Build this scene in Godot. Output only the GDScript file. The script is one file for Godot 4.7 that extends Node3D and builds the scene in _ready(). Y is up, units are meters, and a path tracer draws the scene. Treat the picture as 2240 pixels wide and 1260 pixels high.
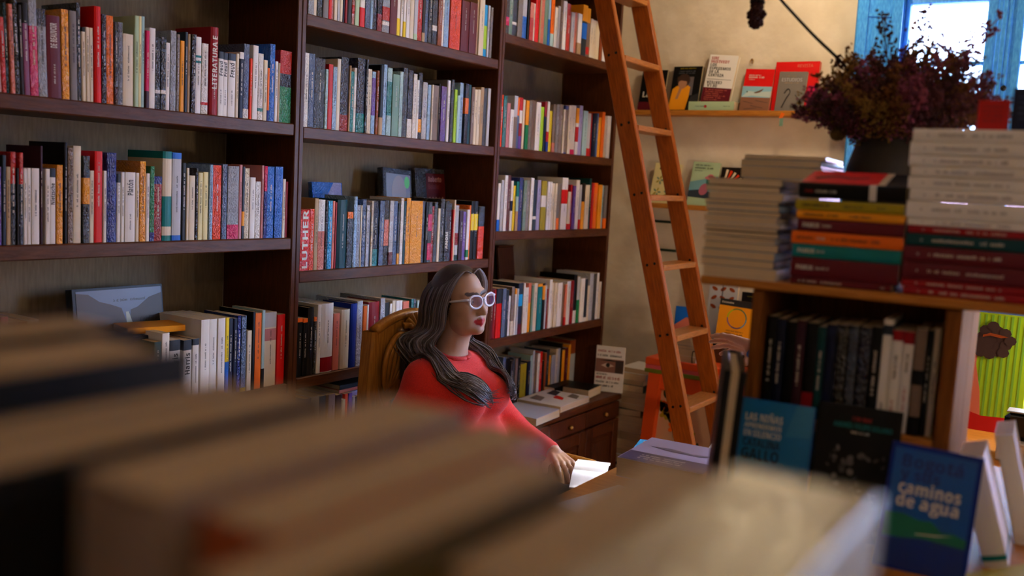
extends Node3D
# A bookshop corner: dark wooden bookcases, a woman in a red sweater, a library ladder, piled books.

var taken := {}
var mats := {}
var rng := RandomNumberGenerator.new()
var shelf_y := 0.0
var shelf_group := ""
var spine_x := -2.272

func _ready():
	rng.seed = 77
	# camera: standing eye height, 35 mm look, focused on the seated woman
	var cam := Camera3D.new()
	cam.name = "camera"
	var lens := CameraAttributesPhysical.new()
	lens.frustum_focal_length = 40.23
	lens.frustum_near = 0.05
	lens.frustum_far = 100.0
	lens.frustum_focus_distance = 3.05
	lens.exposure_aperture = 2.9
	cam.attributes = lens
	add_child(cam)
	cam.transform = Transform3D(Basis(Vector3(0.839464, 0.052868, -0.540837), Vector3(-0.103721, 0.992547, -0.063969), Vector3(0.533424, 0.109796, 0.838691)), Vector3(0, 1.58, 0))
	# daylight: a bright hazy sky that enters through the openings of the back wall
	var env := Environment.new()
	env.background_mode = Environment.BG_SKY
	var sky := Sky.new()
	var air := ProceduralSkyMaterial.new()
	air.sky_top_color = Color(0.50, 0.68, 1.0)
	air.sky_horizon_color = Color(0.74, 0.86, 1.0)
	air.ground_bottom_color = Color(0.45, 0.42, 0.40)
	air.ground_horizon_color = Color(0.74, 0.80, 0.86)
	air.sky_curve = 0.35
	sky.sky_material = air
	env.sky = sky
	env.background_energy_multiplier = 62.0
	env.tonemap_mode = Environment.TONE_MAPPER_LINEAR
	env.tonemap_exposure = 1.0
	env.sdfgi_enabled = true
	env.ssao_enabled = true
	env.ssil_enabled = true
	var world := WorldEnvironment.new()
	world.environment = env
	add_child(world)
	var sun := DirectionalLight3D.new()
	sun.name = "sun"
	sun.light_color = Color(1.0, 0.96, 0.90)
	sun.light_energy = 20.0
	sun.light_angular_distance = 0.6
	sun.shadow_enabled = true
	add_child(sun)
	sun.look_at_from_position(Vector3(3.6, 9, -14), Vector3(1.3, 0, -3.1))
	build_materials()
	build_room()
	ceiling_lamp(Vector3(-1.22, 2.80, -4.15), 0.16, "warm glass globe pendant nearest the plaster wall with display ledges")
	ceiling_lamp(Vector3(1.3, 2.86, 0.7), 0.07, "added unseen globe pendant behind the nearest row of books, weak front fill")  # unseen pendant added behind the camera as weak frontal fill
	table_lamp(Vector3(0.16, 0.9003, -3.2), 0.33)
	build_bookcase()
	fill_shelves()
	behind_the_rows()
	build_ladder()
	build_wall_display()
	build_corner()
	build_island()
	build_bouquet()
	build_island_displays()
	build_table()
	build_chair()
	build_woman()
	build_visitor()
	build_foreground()

# ---------- naming and parenting ----------
func numbered(called: String) -> String:
	if not taken.has(called):
		taken[called] = 0
		return called
	taken[called] += 1
	return "%s_%03d" % [called, taken[called]]

func tag(o: Node, label: String, category: String, group := "", kind := ""):
	if label: o.set_meta("label", label)
	if category: o.set_meta("category", category)
	if group: o.set_meta("group", group)
	if kind: o.set_meta("kind", kind)
	return o

func thing(called: String, label: String, category: String, at := Vector3.ZERO, turn := 0.0, group := "") -> Node3D:
	var o := Node3D.new()
	o.name = numbered(called)
	add_child(o)
	o.position = at
	o.rotation.y = turn
	tag(o, label, category, group)
	return o

func part(called: String, shape, m: Material, parent: Node, xf := Transform3D.IDENTITY) -> MeshInstance3D:
	var o := MeshInstance3D.new()
	o.name = called if parent != self else numbered(called)
	o.mesh = shape.commit() if shape is SurfaceTool else shape
	o.material_override = m
	o.transform = xf
	parent.add_child(o, true)
	return o

func structure(called: String, shape, m: Material) -> MeshInstance3D:
	var o := part(called, shape, m, self)
	o.set_meta("kind", "structure")
	return o

# ---------- shapes ----------
func begin(smooth := false) -> SurfaceTool:
	var st := SurfaceTool.new()
	st.begin(Mesh.PRIMITIVE_TRIANGLES)
	st.set_smooth_group(0 if smooth else -1)
	return st

func done(st: SurfaceTool) -> ArrayMesh:
	st.generate_normals()
	return st.commit()

func quad(st: SurfaceTool, a: Vector3, b: Vector3, c: Vector3, d: Vector3):
	st.add_vertex(a); st.add_vertex(b); st.add_vertex(c)
	st.add_vertex(a); st.add_vertex(c); st.add_vertex(d)

func box(st: SurfaceTool, lo: Vector3, hi: Vector3, bevel := 0.0, xf := Transform3D.IDENTITY):
	# a box with chamfered edges: the faces, the twelve edges and the eight corners
	var c := (lo + hi) / 2.0
	var h := (hi - lo) / 2.0
	var b := minf(bevel, minf(h.x, minf(h.y, h.z)) * 0.9)
	var ax := [Vector3(1, 0, 0), Vector3(0, 1, 0), Vector3(0, 0, 1)]
	for i in 3:
		var j: int = (i + 1) % 3
		var k: int = (i + 2) % 3
		for s in [-1.0, 1.0]:
			var n: Vector3 = ax[i] * h[i] * s
			var u: Vector3 = ax[j] * (h[j] - b)
			var v: Vector3 = ax[k] * (h[k] - b) * s
			quad(st, xf * (c + n - u - v), xf * (c + n - u + v), xf * (c + n + u + v), xf * (c + n + u - v))
	if b <= 0.0: return
	for i in 3:
		var j: int = (i + 1) % 3
		var k: int = (i + 2) % 3
		for sj in [-1.0, 1.0]:
			for sk in [-1.0, 1.0]:
				var p: Vector3 = ax[j] * h[j] * sj + ax[k] * (h[k] - b) * sk
				var q: Vector3 = ax[j] * (h[j] - b) * sj + ax[k] * h[k] * sk
				var w: Vector3 = ax[i] * (h[i] - b) * (sj * sk)
				quad(st, xf * (c + p - w), xf * (c + p + w), xf * (c + q + w), xf * (c + q - w))
	for sx in [-1.0, 1.0]:
		for sy in [-1.0, 1.0]:
			for sz in [-1.0, 1.0]:
				var px := xf * (c + Vector3(sx * h.x, sy * (h.y - b), sz * (h.z - b)))
				var py := xf * (c + Vector3(sx * (h.x - b), sy * h.y, sz * (h.z - b)))
				var pz := xf * (c + Vector3(sx * (h.x - b), sy * (h.y - b), sz * h.z))
				if sx * sy * sz > 0:
					st.add_vertex(px); st.add_vertex(pz); st.add_vertex(py)
				else:
					st.add_vertex(px); st.add_vertex(py); st.add_vertex(pz)

func box_mesh(lo: Vector3, hi: Vector3, bevel := 0.0) -> ArrayMesh:
	var st := begin()
	box(st, lo, hi, bevel)
	return done(st)

func curve_points(p: Array, n: int) -> PackedVector3Array:
	# Catmull-Rom through the given points
	var out := PackedVector3Array()
	for i in p.size() - 1:
		var a: Vector3 = p[maxi(i - 1, 0)]
		var b: Vector3 = p[i]
		var c: Vector3 = p[i + 1]
		var d: Vector3 = p[mini(i + 2, p.size() - 1)]
		for k in n:
			out.append(b.cubic_interpolate(c, a, d, float(k) / n))
	out.append(p[p.size() - 1])
	return out

func tube(st: SurfaceTool, pts: PackedVector3Array, radius: Callable, sides := 8, flat := 1.0, capped := true):
	var rings := []
	var up := Vector3(0.13, 0.97, 0.21).normalized()
	for i in pts.size():
		var t: Vector3 = (pts[mini(i + 1, pts.size() - 1)] - pts[maxi(i - 1, 0)])
		t = t.normalized() if t.length() > 1e-7 else Vector3.UP
		var side := up.cross(t)
		if side.length() < 1e-3: side = Vector3(1, 0, 0).cross(t)
		side = side.normalized()
		up = t.cross(side).normalized()
		var r: float = (radius as Callable).call(float(i) / (pts.size() - 1))
		var ring := PackedVector3Array()
		for k in sides:
			var a := TAU * k / sides
			ring.append(pts[i] + side * cos(a) * r + up * sin(a) * r * flat)
		rings.append(ring)
	for i in rings.size() - 1:
		for k in sides:
			var m := (k + 1) % sides
			quad(st, rings[i][k], rings[i][m], rings[i + 1][m], rings[i + 1][k])
	if capped:
		for k in range(1, sides - 1):
			st.add_vertex(rings[0][0]); st.add_vertex(rings[0][k + 1]); st.add_vertex(rings[0][k])
			var e: PackedVector3Array = rings[rings.size() - 1]
			st.add_vertex(e[0]); st.add_vertex(e[k]); st.add_vertex(e[k + 1])

func lathe(st: SurfaceTool, profile: Array, segs := 32, at := Vector3.ZERO):
	for i in profile.size() - 1:
		var a: Vector2 = profile[i]
		var b: Vector2 = profile[i + 1]
		for k in segs:
			var t := TAU * k / segs
			var u := TAU * (k + 1) / segs
			quad(st, at + Vector3(a.x * cos(t), a.y, a.x * sin(t)), at + Vector3(b.x * cos(t), b.y, b.x * sin(t)), at + Vector3(b.x * cos(u), b.y, b.x * sin(u)), at + Vector3(a.x * cos(u), a.y, a.x * sin(u)))

func ball(st: SurfaceTool, c: Vector3, r: Vector3, segs := 12, rows := 8):
	for i in rows:
		for k in segs:
			var p := []
			for q in [[i, k], [i, k + 1], [i + 1, k + 1], [i + 1, k]]:
				var a: float = PI * q[0] / rows
				var t: float = TAU * q[1] / segs
				p.append(c + Vector3(r.x * sin(a) * cos(t), r.y * cos(a), r.z * sin(a) * sin(t)))
			quad(st, p[0], p[1], p[2], p[3])

func prism(st: SurfaceTool, outline: PackedVector2Array, depth: float, xf := Transform3D.IDENTITY):
	# a flat outline in x,y given a thickness along z
	var idx := Geometry2D.triangulate_polygon(outline)
	for i in range(0, idx.size(), 3):
		var a := outline[idx[i]]
		var b := outline[idx[i + 1]]
		var c := outline[idx[i + 2]]
		st.add_vertex(xf * Vector3(a.x, a.y, depth)); st.add_vertex(xf * Vector3(b.x, b.y, depth)); st.add_vertex(xf * Vector3(c.x, c.y, depth))
		st.add_vertex(xf * Vector3(a.x, a.y, 0)); st.add_vertex(xf * Vector3(c.x, c.y, 0)); st.add_vertex(xf * Vector3(b.x, b.y, 0))
	for i in outline.size():
		var a := outline[i]
		var b := outline[(i + 1) % outline.size()]
		quad(st, xf * Vector3(a.x, a.y, 0), xf * Vector3(a.x, a.y, depth), xf * Vector3(b.x, b.y, depth), xf * Vector3(b.x, b.y, 0))

func letters(words: String, height: float, depth := 0.0006, bold := false) -> TextMesh:
	var t := TextMesh.new()
	var f := SystemFont.new()
	f.font_names = PackedStringArray(["Droid Sans"])
	f.font_weight = 700 if bold else 400
	t.font = f
	t.text = words
	t.font_size = 32
	t.pixel_size = height / 23.0
	t.depth = depth
	t.curve_step = 4.0
	return t

# ---------- materials ----------
const PAINT := {
	"dusty pink": Color(0.72, 0.46, 0.45), "red": Color(0.72, 0.10, 0.09), "bright red": Color(0.82, 0.07, 0.06), "crimson": Color(0.55, 0.06, 0.10), "maroon": Color(0.36, 0.08, 0.12),
	"magenta": Color(0.78, 0.08, 0.33), "mauve": Color(0.50, 0.28, 0.40), "plum": Color(0.22, 0.10, 0.15), "violet": Color(0.40, 0.27, 0.58), "lavender": Color(0.60, 0.58, 0.74), "salmon": Color(0.80, 0.43, 0.34),
	"orange": Color(0.90, 0.41, 0.07), "orange red": Color(0.88, 0.22, 0.06), "rust": Color(0.55, 0.25, 0.10), "amber": Color(0.90, 0.58, 0.09), "lemon": Color(0.90, 0.78, 0.10), "olive": Color(0.62, 0.55, 0.10),
	"lime": Color(0.60, 0.76, 0.12), "pale green": Color(0.66, 0.75, 0.60), "sage": Color(0.42, 0.55, 0.48), "green": Color(0.08, 0.46, 0.27), "teal": Color(0.06, 0.45, 0.45), "dark teal": Color(0.04, 0.23, 0.25),
	"pale teal": Color(0.62, 0.75, 0.75), "cyan": Color(0.05, 0.55, 0.76), "pale blue": Color(0.55, 0.69, 0.81), "bright blue": Color(0.07, 0.38, 0.74), "royal blue": Color(0.06, 0.16, 0.50), "navy": Color(0.05, 0.08, 0.18),
	"slate": Color(0.14, 0.18, 0.23), "slate blue": Color(0.28, 0.36, 0.49), "slate grey": Color(0.36, 0.38, 0.42), "silver": Color(0.55, 0.57, 0.60), "pale grey": Color(0.70, 0.70, 0.71), "warm grey": Color(0.46, 0.43, 0.40),
	"taupe": Color(0.46, 0.38, 0.32), "tan": Color(0.66, 0.54, 0.39), "cream": Color(0.83, 0.77, 0.66), "pale yellow": Color(0.86, 0.81, 0.58), "white": Color(0.87, 0.85, 0.82), "black": Color(0.035, 0.035, 0.04), "dark olive": Color(0.28, 0.22, 0.05), "dark brown": Color(0.11, 0.075, 0.06),
}

func noise(freq: float, octaves := 4, seed_value := 1, kind := FastNoiseLite.TYPE_SIMPLEX_SMOOTH) -> FastNoiseLite:
	var n := FastNoiseLite.new()
	n.noise_type = kind
	n.frequency = freq
	n.fractal_octaves = octaves
	n.seed = seed_value
	return n

func noise_map(n: FastNoiseLite, w := 512, h := 512, bump := 0.0, ramp: Gradient = null) -> NoiseTexture2D:
	var t := NoiseTexture2D.new()
	t.width = w
	t.height = h
	t.seamless = true
	t.noise = n
	if bump > 0.0:
		t.as_normal_map = true
		t.bump_strength = bump
	if ramp: t.color_ramp = ramp
	return t

func two(a: Color, b: Color, c := Color(-1, 0, 0)) -> Gradient:
	var g := Gradient.new()
	g.set_color(0, a)
	g.set_color(1, b)
	if c.r >= 0.0: g.add_point(0.55, c)
	return g

func solid(c: Color, rough := 0.6, metal := 0.0) -> StandardMaterial3D:
	var m := StandardMaterial3D.new()
	m.albedo_color = c
	m.roughness = rough
	m.metallic = metal
	return m

func wood(a: Color, b: Color, along: Vector3, rough: float, seed_value := 3) -> StandardMaterial3D:
	# grain: noise squeezed across the board, drawn out along it
	var m := solid(Color.WHITE, rough)
	m.metallic_specular = 0.3
	m.albedo_texture = noise_map(noise(0.02, 5, seed_value), 512, 512, 0.0, two(a, b))
	m.normal_enabled = true
	m.normal_texture = noise_map(noise(0.03, 4, seed_value + 1), 512, 512, 3.0)
	m.normal_scale = 0.25
	m.uv1_triplanar = true
	m.uv1_scale = Vector3(9, 9, 9) * (Vector3.ONE - along) + along * 0.9
	return m

func build_materials():
	mats.case_long = wood(Color(0.26, 0.125, 0.05), Color(0.37, 0.20, 0.09), Vector3(0, 0, 1), 0.42, 5)
	mats.case_up = wood(Color(0.25, 0.115, 0.045), Color(0.35, 0.185, 0.085), Vector3(0, 1, 0), 0.42, 9)
	mats.cabinet = wood(Color(0.24, 0.11, 0.05), Color(0.38, 0.19, 0.085), Vector3(0, 1, 0), 0.4, 14)
	mats.ladder = wood(Color(0.47, 0.22, 0.05), Color(0.63, 0.33, 0.09), Vector3(0, 1, 0), 0.34, 21)
	mats.tread = wood(Color(0.50, 0.28, 0.10), Color(0.67, 0.41, 0.17), Vector3(0, 0, 1), 0.38, 25)
	mats.pine = wood(Color(0.60, 0.37, 0.13), Color(0.74, 0.49, 0.20), Vector3(1, 0, 0), 0.45, 31)
	mats.island = wood(Color(0.40, 0.23, 0.10), Color(0.54, 0.33, 0.15), Vector3(0, 1, 0), 0.8, 35)
	mats.island.metallic_specular = 0.15
	mats.gilt = wood(Color(0.54, 0.34, 0.11), Color(0.74, 0.52, 0.22), Vector3(0, 1, 0), 0.28, 41)
	mats.gilt.metallic = 0.1
	mats.boards = wood(Color(0.44, 0.35, 0.26), Color(0.58, 0.47, 0.36), Vector3(0, 0, 1), 0.4, 45)
	var w := solid(Color.WHITE, 0.85)
	w.albedo_texture = noise_map(noise(0.006, 5, 51), 1024, 1024, 0.0, two(Color(0.80, 0.74, 0.645), Color(0.88, 0.825, 0.735)))
	w.normal_enabled = true
	w.normal_texture = noise_map(noise(0.008, 4, 52), 1024, 1024, 7.0)
	w.normal_scale = 0.45
	w.uv1_triplanar = true
	w.uv1_world_triplanar = true
	w.uv1_scale = Vector3.ONE * 0.7
	mats.plaster = w
	mats.shade_backing = wood(Color(0.45, 0.39, 0.30), Color(0.53, 0.46, 0.36), Vector3(0, 1, 0), 0.85, 55)  # dull tone carries the shade behind the books in its colour
	mats.ceiling = solid(Color(0.80, 0.74, 0.64), 0.9)
	mats.shutter = solid(Color(0.10, 0.40, 0.74), 0.5)
	var wear := noise_map(noise(0.03, 4, 61), 512, 512, 0.0, two(Color(0.14, 0.50, 0.86), Color(0.32, 0.68, 0.95)))
	mats.shutter.albedo_color = Color.WHITE
	mats.shutter.albedo_texture = wear
	mats.shutter.uv1_triplanar = true
	mats.shutter.uv1_scale = Vector3(6, 1.5, 6)
	var glass := solid(Color(0.95, 0.97, 1.0, 0.06), 0.02)
	glass.transparency = BaseMaterial3D.TRANSPARENCY_ALPHA
	mats.glass = glass
	# page blocks: the edges of many leaves, fine lines across the thickness
	var leaves := Image.create(8, 512, false, Image.FORMAT_RGB8)
	var r2 := RandomNumberGenerator.new()
	r2.seed = 5
	for y in 512:
		var k := 0.80 + 0.20 * r2.randf()
		for x in 8:
			leaves.set_pixel(x, y, Color(0.86, 0.76, 0.61) * k)
	var pg := solid(Color.WHITE, 0.9)
	pg.albedo_texture = ImageTexture.create_from_image(leaves)
	mats.pages = pg
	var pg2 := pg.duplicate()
	pg2.albedo_color = Color(0.80, 0.76, 0.70)  # old-paper tone, darkened further for the dim light on the nearest row
	mats.pages_aged_dim = pg2
	var ridges := noise(0.028, 2, 71, FastNoiseLite.TYPE_SIMPLEX)
	ridges.fractal_type = FastNoiseLite.FRACTAL_RIDGED
	mats.wrinkle = noise_map(ridges, 512, 512, 10.0)
	mats.dark_ink = solid(Color(0.09, 0.085, 0.09), 0.6)
	mats.light_ink = solid(Color(0.82, 0.78, 0.72), 0.55)
	mats.grey_ink = solid(Color(0.46, 0.44, 0.44), 0.6)
	mats.red_ink = solid(Color(0.66, 0.08, 0.08), 0.6)
	mats.iron = solid(Color(0.06, 0.055, 0.05), 0.45, 0.6)
	mats.brass = solid(Color(0.72, 0.56, 0.30), 0.3, 1.0)

func cover(colour: String, wrapped := false) -> StandardMaterial3D:
	var key := colour + ("/wrapped" if wrapped else "")
	if mats.has(key): return mats[key]
	var m := solid(PAINT[colour], 0.45)
	m.metallic_specular = 0.32
	if wrapped:
		# clear film, glossy and creased
		m.roughness = 0.055
		m.metallic_specular = 0.68
		m.normal_enabled = true
		m.normal_texture = mats.wrinkle
		m.normal_scale = 0.7
		m.uv1_triplanar = true
		m.uv1_scale = Vector3(8, 3.0, 8)
	mats[key] = m
	return m

# ---------- a book ----------
# the spine stands in the plane x = 0, the book reaches back to x = -depth, its thickness lies along z
func jacket(st: SurfaceTool, t: float, y0: float, y1: float, d: float, grow: float, wall: float, bulge: float):
	var h := t / 2.0 + grow
	var c := minf(0.0022, h * 0.4)
	var x0 := -d
	var outer := PackedVector2Array([Vector2(x0, h), Vector2(-c, h), Vector2(-c * 0.3 + grow, h - c * 0.3), Vector2(grow + bulge * 0.75, h * 0.5), Vector2(grow + bulge, 0), Vector2(grow + bulge * 0.75, -h * 0.5), Vector2(-c * 0.3 + grow, -h + c * 0.3), Vector2(-c, -h), Vector2(x0, -h)])
	var inner := PackedVector2Array()
	for i in outer.size():
		var p := outer[i]
		inner.append(Vector2(p.x if i == 0 or i == outer.size() - 1 else p.x - wall, clampf(p.y, -h + wall, h - wall)))
	for i in outer.size() - 1:
		var a := outer[i]
		var b := outer[i + 1]
		quad(st, Vector3(a.x, y0, a.y), Vector3(a.x, y1, a.y), Vector3(b.x, y1, b.y), Vector3(b.x, y0, b.y))
		var e := inner[i]
		var f := inner[i + 1]
		quad(st, Vector3(e.x, y0, e.y), Vector3(f.x, y0, f.y), Vector3(f.x, y1, f.y), Vector3(e.x, y1, e.y))
		quad(st, Vector3(a.x, y1, a.y), Vector3(e.x, y1, e.y), Vector3(f.x, y1, f.y), Vector3(b.x, y1, b.y))
		quad(st, Vector3(a.x, y0, a.y), Vector3(b.x, y0, b.y), Vector3(f.x, y0, f.y), Vector3(e.x, y0, e.y))
	for i in [0, outer.size() - 1]:
		var a := outer[i]
		var e := inner[i]
		quad(st, Vector3(a.x, y0, a.y), Vector3(e.x, y0, e.y), Vector3(e.x, y1, e.y), Vector3(a.x, y1, a.y))

func page_block(t: float, y0: float, y1: float, x0: float, x1: float) -> ArrayMesh:
	var st := begin()
	var h := t / 2.0
	var v := t / 0.045
	var f := func(a: Vector3, b: Vector3, c: Vector3, d: Vector3):
		# a and d at one side of the thickness, b and c at the other
		var q := [[a, Vector2(0, 0)], [b, Vector2(0, v)], [c, Vector2(1, v)], [a, Vector2(0, 0)], [c, Vector2(1, v)], [d, Vector2(1, 0)]]
		for e in q:
			st.set_uv(e[1])
			st.add_vertex(e[0])
	(f as Callable).call(Vector3(x0, y1, h), Vector3(x0, y1, -h), Vector3(x1, y1, -h), Vector3(x1, y1, h))
	(f as Callable).call(Vector3(x1, y0, h), Vector3(x1, y0, -h), Vector3(x0, y0, -h), Vector3(x0, y0, h))
	var dip := x0 + minf(0.002, t * 0.06)
	(f as Callable).call(Vector3(dip, y0, h), Vector3(dip, y0, -h), Vector3(dip, y1, -h), Vector3(dip, y1, h))
	return done(st)

var mark_shapes := []
func marks(k: int) -> ArrayMesh:
	# small type too far off to read: a run of letter-sized strokes in words, 1 long and 1 high
	if mark_shapes.is_empty():
		var r := RandomNumberGenerator.new()
		r.seed = 12
		for n in 8:
			var st := begin()
			var x := -0.5
			while x < 0.46:
				if r.randf() < 0.16:
					x += 0.04
					continue
				var w := r.randf_range(0.016, 0.03)
				var hi := 0.5 if r.randf() < 0.3 else 0.3
				quad(st, Vector3(x, -0.4, 0), Vector3(x, hi, 0), Vector3(x + w * 0.4, hi, 0), Vector3(x + w * 0.4, -0.4, 0))
				quad(st, Vector3(x, hi - 0.22, 0), Vector3(x, hi, 0), Vector3(x + w, hi, 0), Vector3(x + w, hi - 0.22, 0))
				if r.randf() < 0.6: quad(st, Vector3(x + w * 0.65, -0.4, 0), Vector3(x + w * 0.65, hi - 0.1, 0), Vector3(x + w, hi - 0.1, 0), Vector3(x + w, -0.4, 0))
				else: quad(st, Vector3(x, -0.4, 0), Vector3(x, -0.2, 0), Vector3(x + w, -0.2, 0), Vector3(x + w, -0.4, 0))
				x += w + 0.009
			mark_shapes.append(done(st))
	return mark_shapes[k % mark_shapes.size()]

# upwards along a spine that faces +x
func on_spine(y: float, x: float, length := 1.0, height := 1.0, z := 0.0) -> Transform3D:
	return Transform3D(Basis(Vector3(0, length, 0), Vector3(0, 0, height), Vector3(1, 0, 0)), Vector3(x, y, z))

func make_book(o: Node3D, colour: String, t: float, h: float, d: float, how: String):
	var flags := how.get_slice(";", 0).split(" ", false)
	var hard := "h" in flags
	var wrapped := "w" in flags
	var wall := 0.0022 if hard else 0.0007
	wall = minf(wall, t * 0.12)
	var bulge := minf(t * 0.10, 0.005) if hard else minf(t * 0.025, 0.001)
	var st := begin()
	jacket(st, t, 0, h, d, 0, wall, bulge)
	part("hardback_cover" if hard else "paper_cover", done(st), cover(colour, wrapped), o)
	var inset := 0.003 if hard else 0.0003
	part("page_block", page_block(t - wall * 2.0, inset, h - inset, -d + inset, -0.002), mats.pages, o)
	for w in how.split(";", false):
		var p := w.strip_edges().split(":")
		if p[0] == "band":
			# a printed block of another colour that wraps round the spine
			var b := begin()
			jacket(b, t, h * float(p[2]), h * float(p[3]), d - 0.0005, 0.00025, 0.0002, bulge)
			part("colour_band", done(b), cover(p[1], wrapped), o)
		elif p[0] == "title":
			var size := minf(t * 0.62, 0.017 if p.size() < 6 else float(p[5]))
			var big := letters(p[1], size, 0.0005, true)
			var wide: float = big.get_aabb().size.x
			var squeeze := minf(1.0 if p.size() < 6 else 4.0, h * float(p[4] if p.size() > 4 else "0.6") / wide)
			part("title", big, mats[p[2]], o, on_spine(h * float(p[3]), bulge + 0.0003, squeeze, 1.0))
		elif p[0] == "type":
			var size := minf(t * 0.34, 0.0052)
			part("title", marks(int(p[2])), mats[p[1]], o, on_spine(h * float(p[3]), bulge + 0.0006, h * float(p[4]), size))

func shelf(phrase: String, y: float, front := -2.272):
	shelf_y = y
	spine_x = front
	shelf_group = "books on the " + phrase

func bk(z0: float, z1: float, h: float, colour: String, how: String, label: String, depth := 0.145, lean := 0.0):
	var t := z0 - z1
	var flags := how.get_slice(";", 0).split(" ", false)
	var kind := "hardback_book" if "h" in flags else "wrapped_book" if "w" in flags else "paperback_book"
	var o := thing(kind, label, "book", Vector3(spine_x - rng.randf() * 0.006, shelf_y + 0.0006, (z0 + z1) / 2.0), 0.0, shelf_group)
	make_book(o, colour, t - 0.0006, h, depth, how)
	if lean != 0.0: o.rotation.x = lean

# ---------- the room ----------
func build_room():
	structure("floor", box_mesh(Vector3(-3.2, -0.2, -5.6), Vector3(3.6, 0, 2.8), 0), mats.boards)
	structure("ceiling", box_mesh(Vector3(-3.2, 3.3, -5.6), Vector3(3.6, 3.5, 2.8), 0), mats.ceiling)
	structure("wall_left", box_mesh(Vector3(-3.1, 0, -5.3), Vector3(-2.585, 3.3, 2.7), 0), mats.plaster)
	structure("wall_right", box_mesh(Vector3(3.0, 0, -5.3), Vector3(3.5, 3.3, 2.7), 0), mats.plaster)
	structure("wall_front", box_mesh(Vector3(-2.585, 0, 2.2), Vector3(3.0, 3.3, 2.7), 0), mats.plaster)
	# the back wall: thick piers and heads round the casement and the street door
	var st := begin()
	for p in [[-2.585, -1.025, 0.0, 3.3], [-1.025, -0.105, 0.0, 1.10], [-1.025, -0.105, 2.70, 3.3], [-0.105, 0.5, 0.0, 3.3], [0.5, 1.9, 2.6, 3.3], [1.9, 3.0, 0.0, 3.3]]:
		box(st, Vector3(p[0], p[2], -5.30), Vector3(p[1], p[3], -4.80))
	structure("wall_back", done(st), mats.plaster)
	build_casement()
	# the open street door: frame and two leaves folded back against the reveal
	var door := Node3D.new()
	door.name = "door_1"
	add_child(door)
	tag(door, "open blue street door with its leaves folded back", "door", "", "structure")
	st = begin()
	box(st, Vector3(0.5, 0, -4.95), Vector3(0.57, 2.6, -4.83), 0.006)
	box(st, Vector3(1.83, 0, -4.95), Vector3(1.9, 2.6, -4.83), 0.006)
	box(st, Vector3(0.57, 2.53, -4.95), Vector3(1.83, 2.6, -4.83), 0.006)
	part("door_frame", done(st), mats.shutter, door)
	for s in [0.58, 1.78]:
		st = begin()
		box(st, Vector3(s, 0.01, -5.29), Vector3(s + 0.04, 2.5, -4.96), 0.004)
		for y in [0.15, 0.95, 1.75]:
			box(st, Vector3(s - 0.008, y, -5.23), Vector3(s + 0.048, y + 0.62, -5.02), 0.012)
		part("door_leaf", done(st), mats.shutter, door)
	# the street outside: pavement and the plastered house across the way
	structure("street", box_mesh(Vector3(-14, -0.4, -17), Vector3(14, -0.2, -5.35), 0), solid(Color(0.50, 0.48, 0.45), 0.9))
	var house := thing("house", "pale plastered house with a pink base across the street", "building", Vector3(0, -0.2, -15))
	part("wall", box_mesh(Vector3(-12, 0, -0.6), Vector3(12, 6.4, 0)), solid(Color(0.85, 0.84, 0.82), 0.9), house)
	part("base", box_mesh(Vector3(-12, 0, 0), Vector3(12, 2.6, 0.06)), solid(Color(0.86, 0.62, 0.60), 0.9), house)
	part("roof", box_mesh(Vector3(-12.3, 6.4, -1.2), Vector3(12.3, 6.6, 0.5)), solid(Color(0.50, 0.27, 0.18), 0.9), house)

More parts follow.
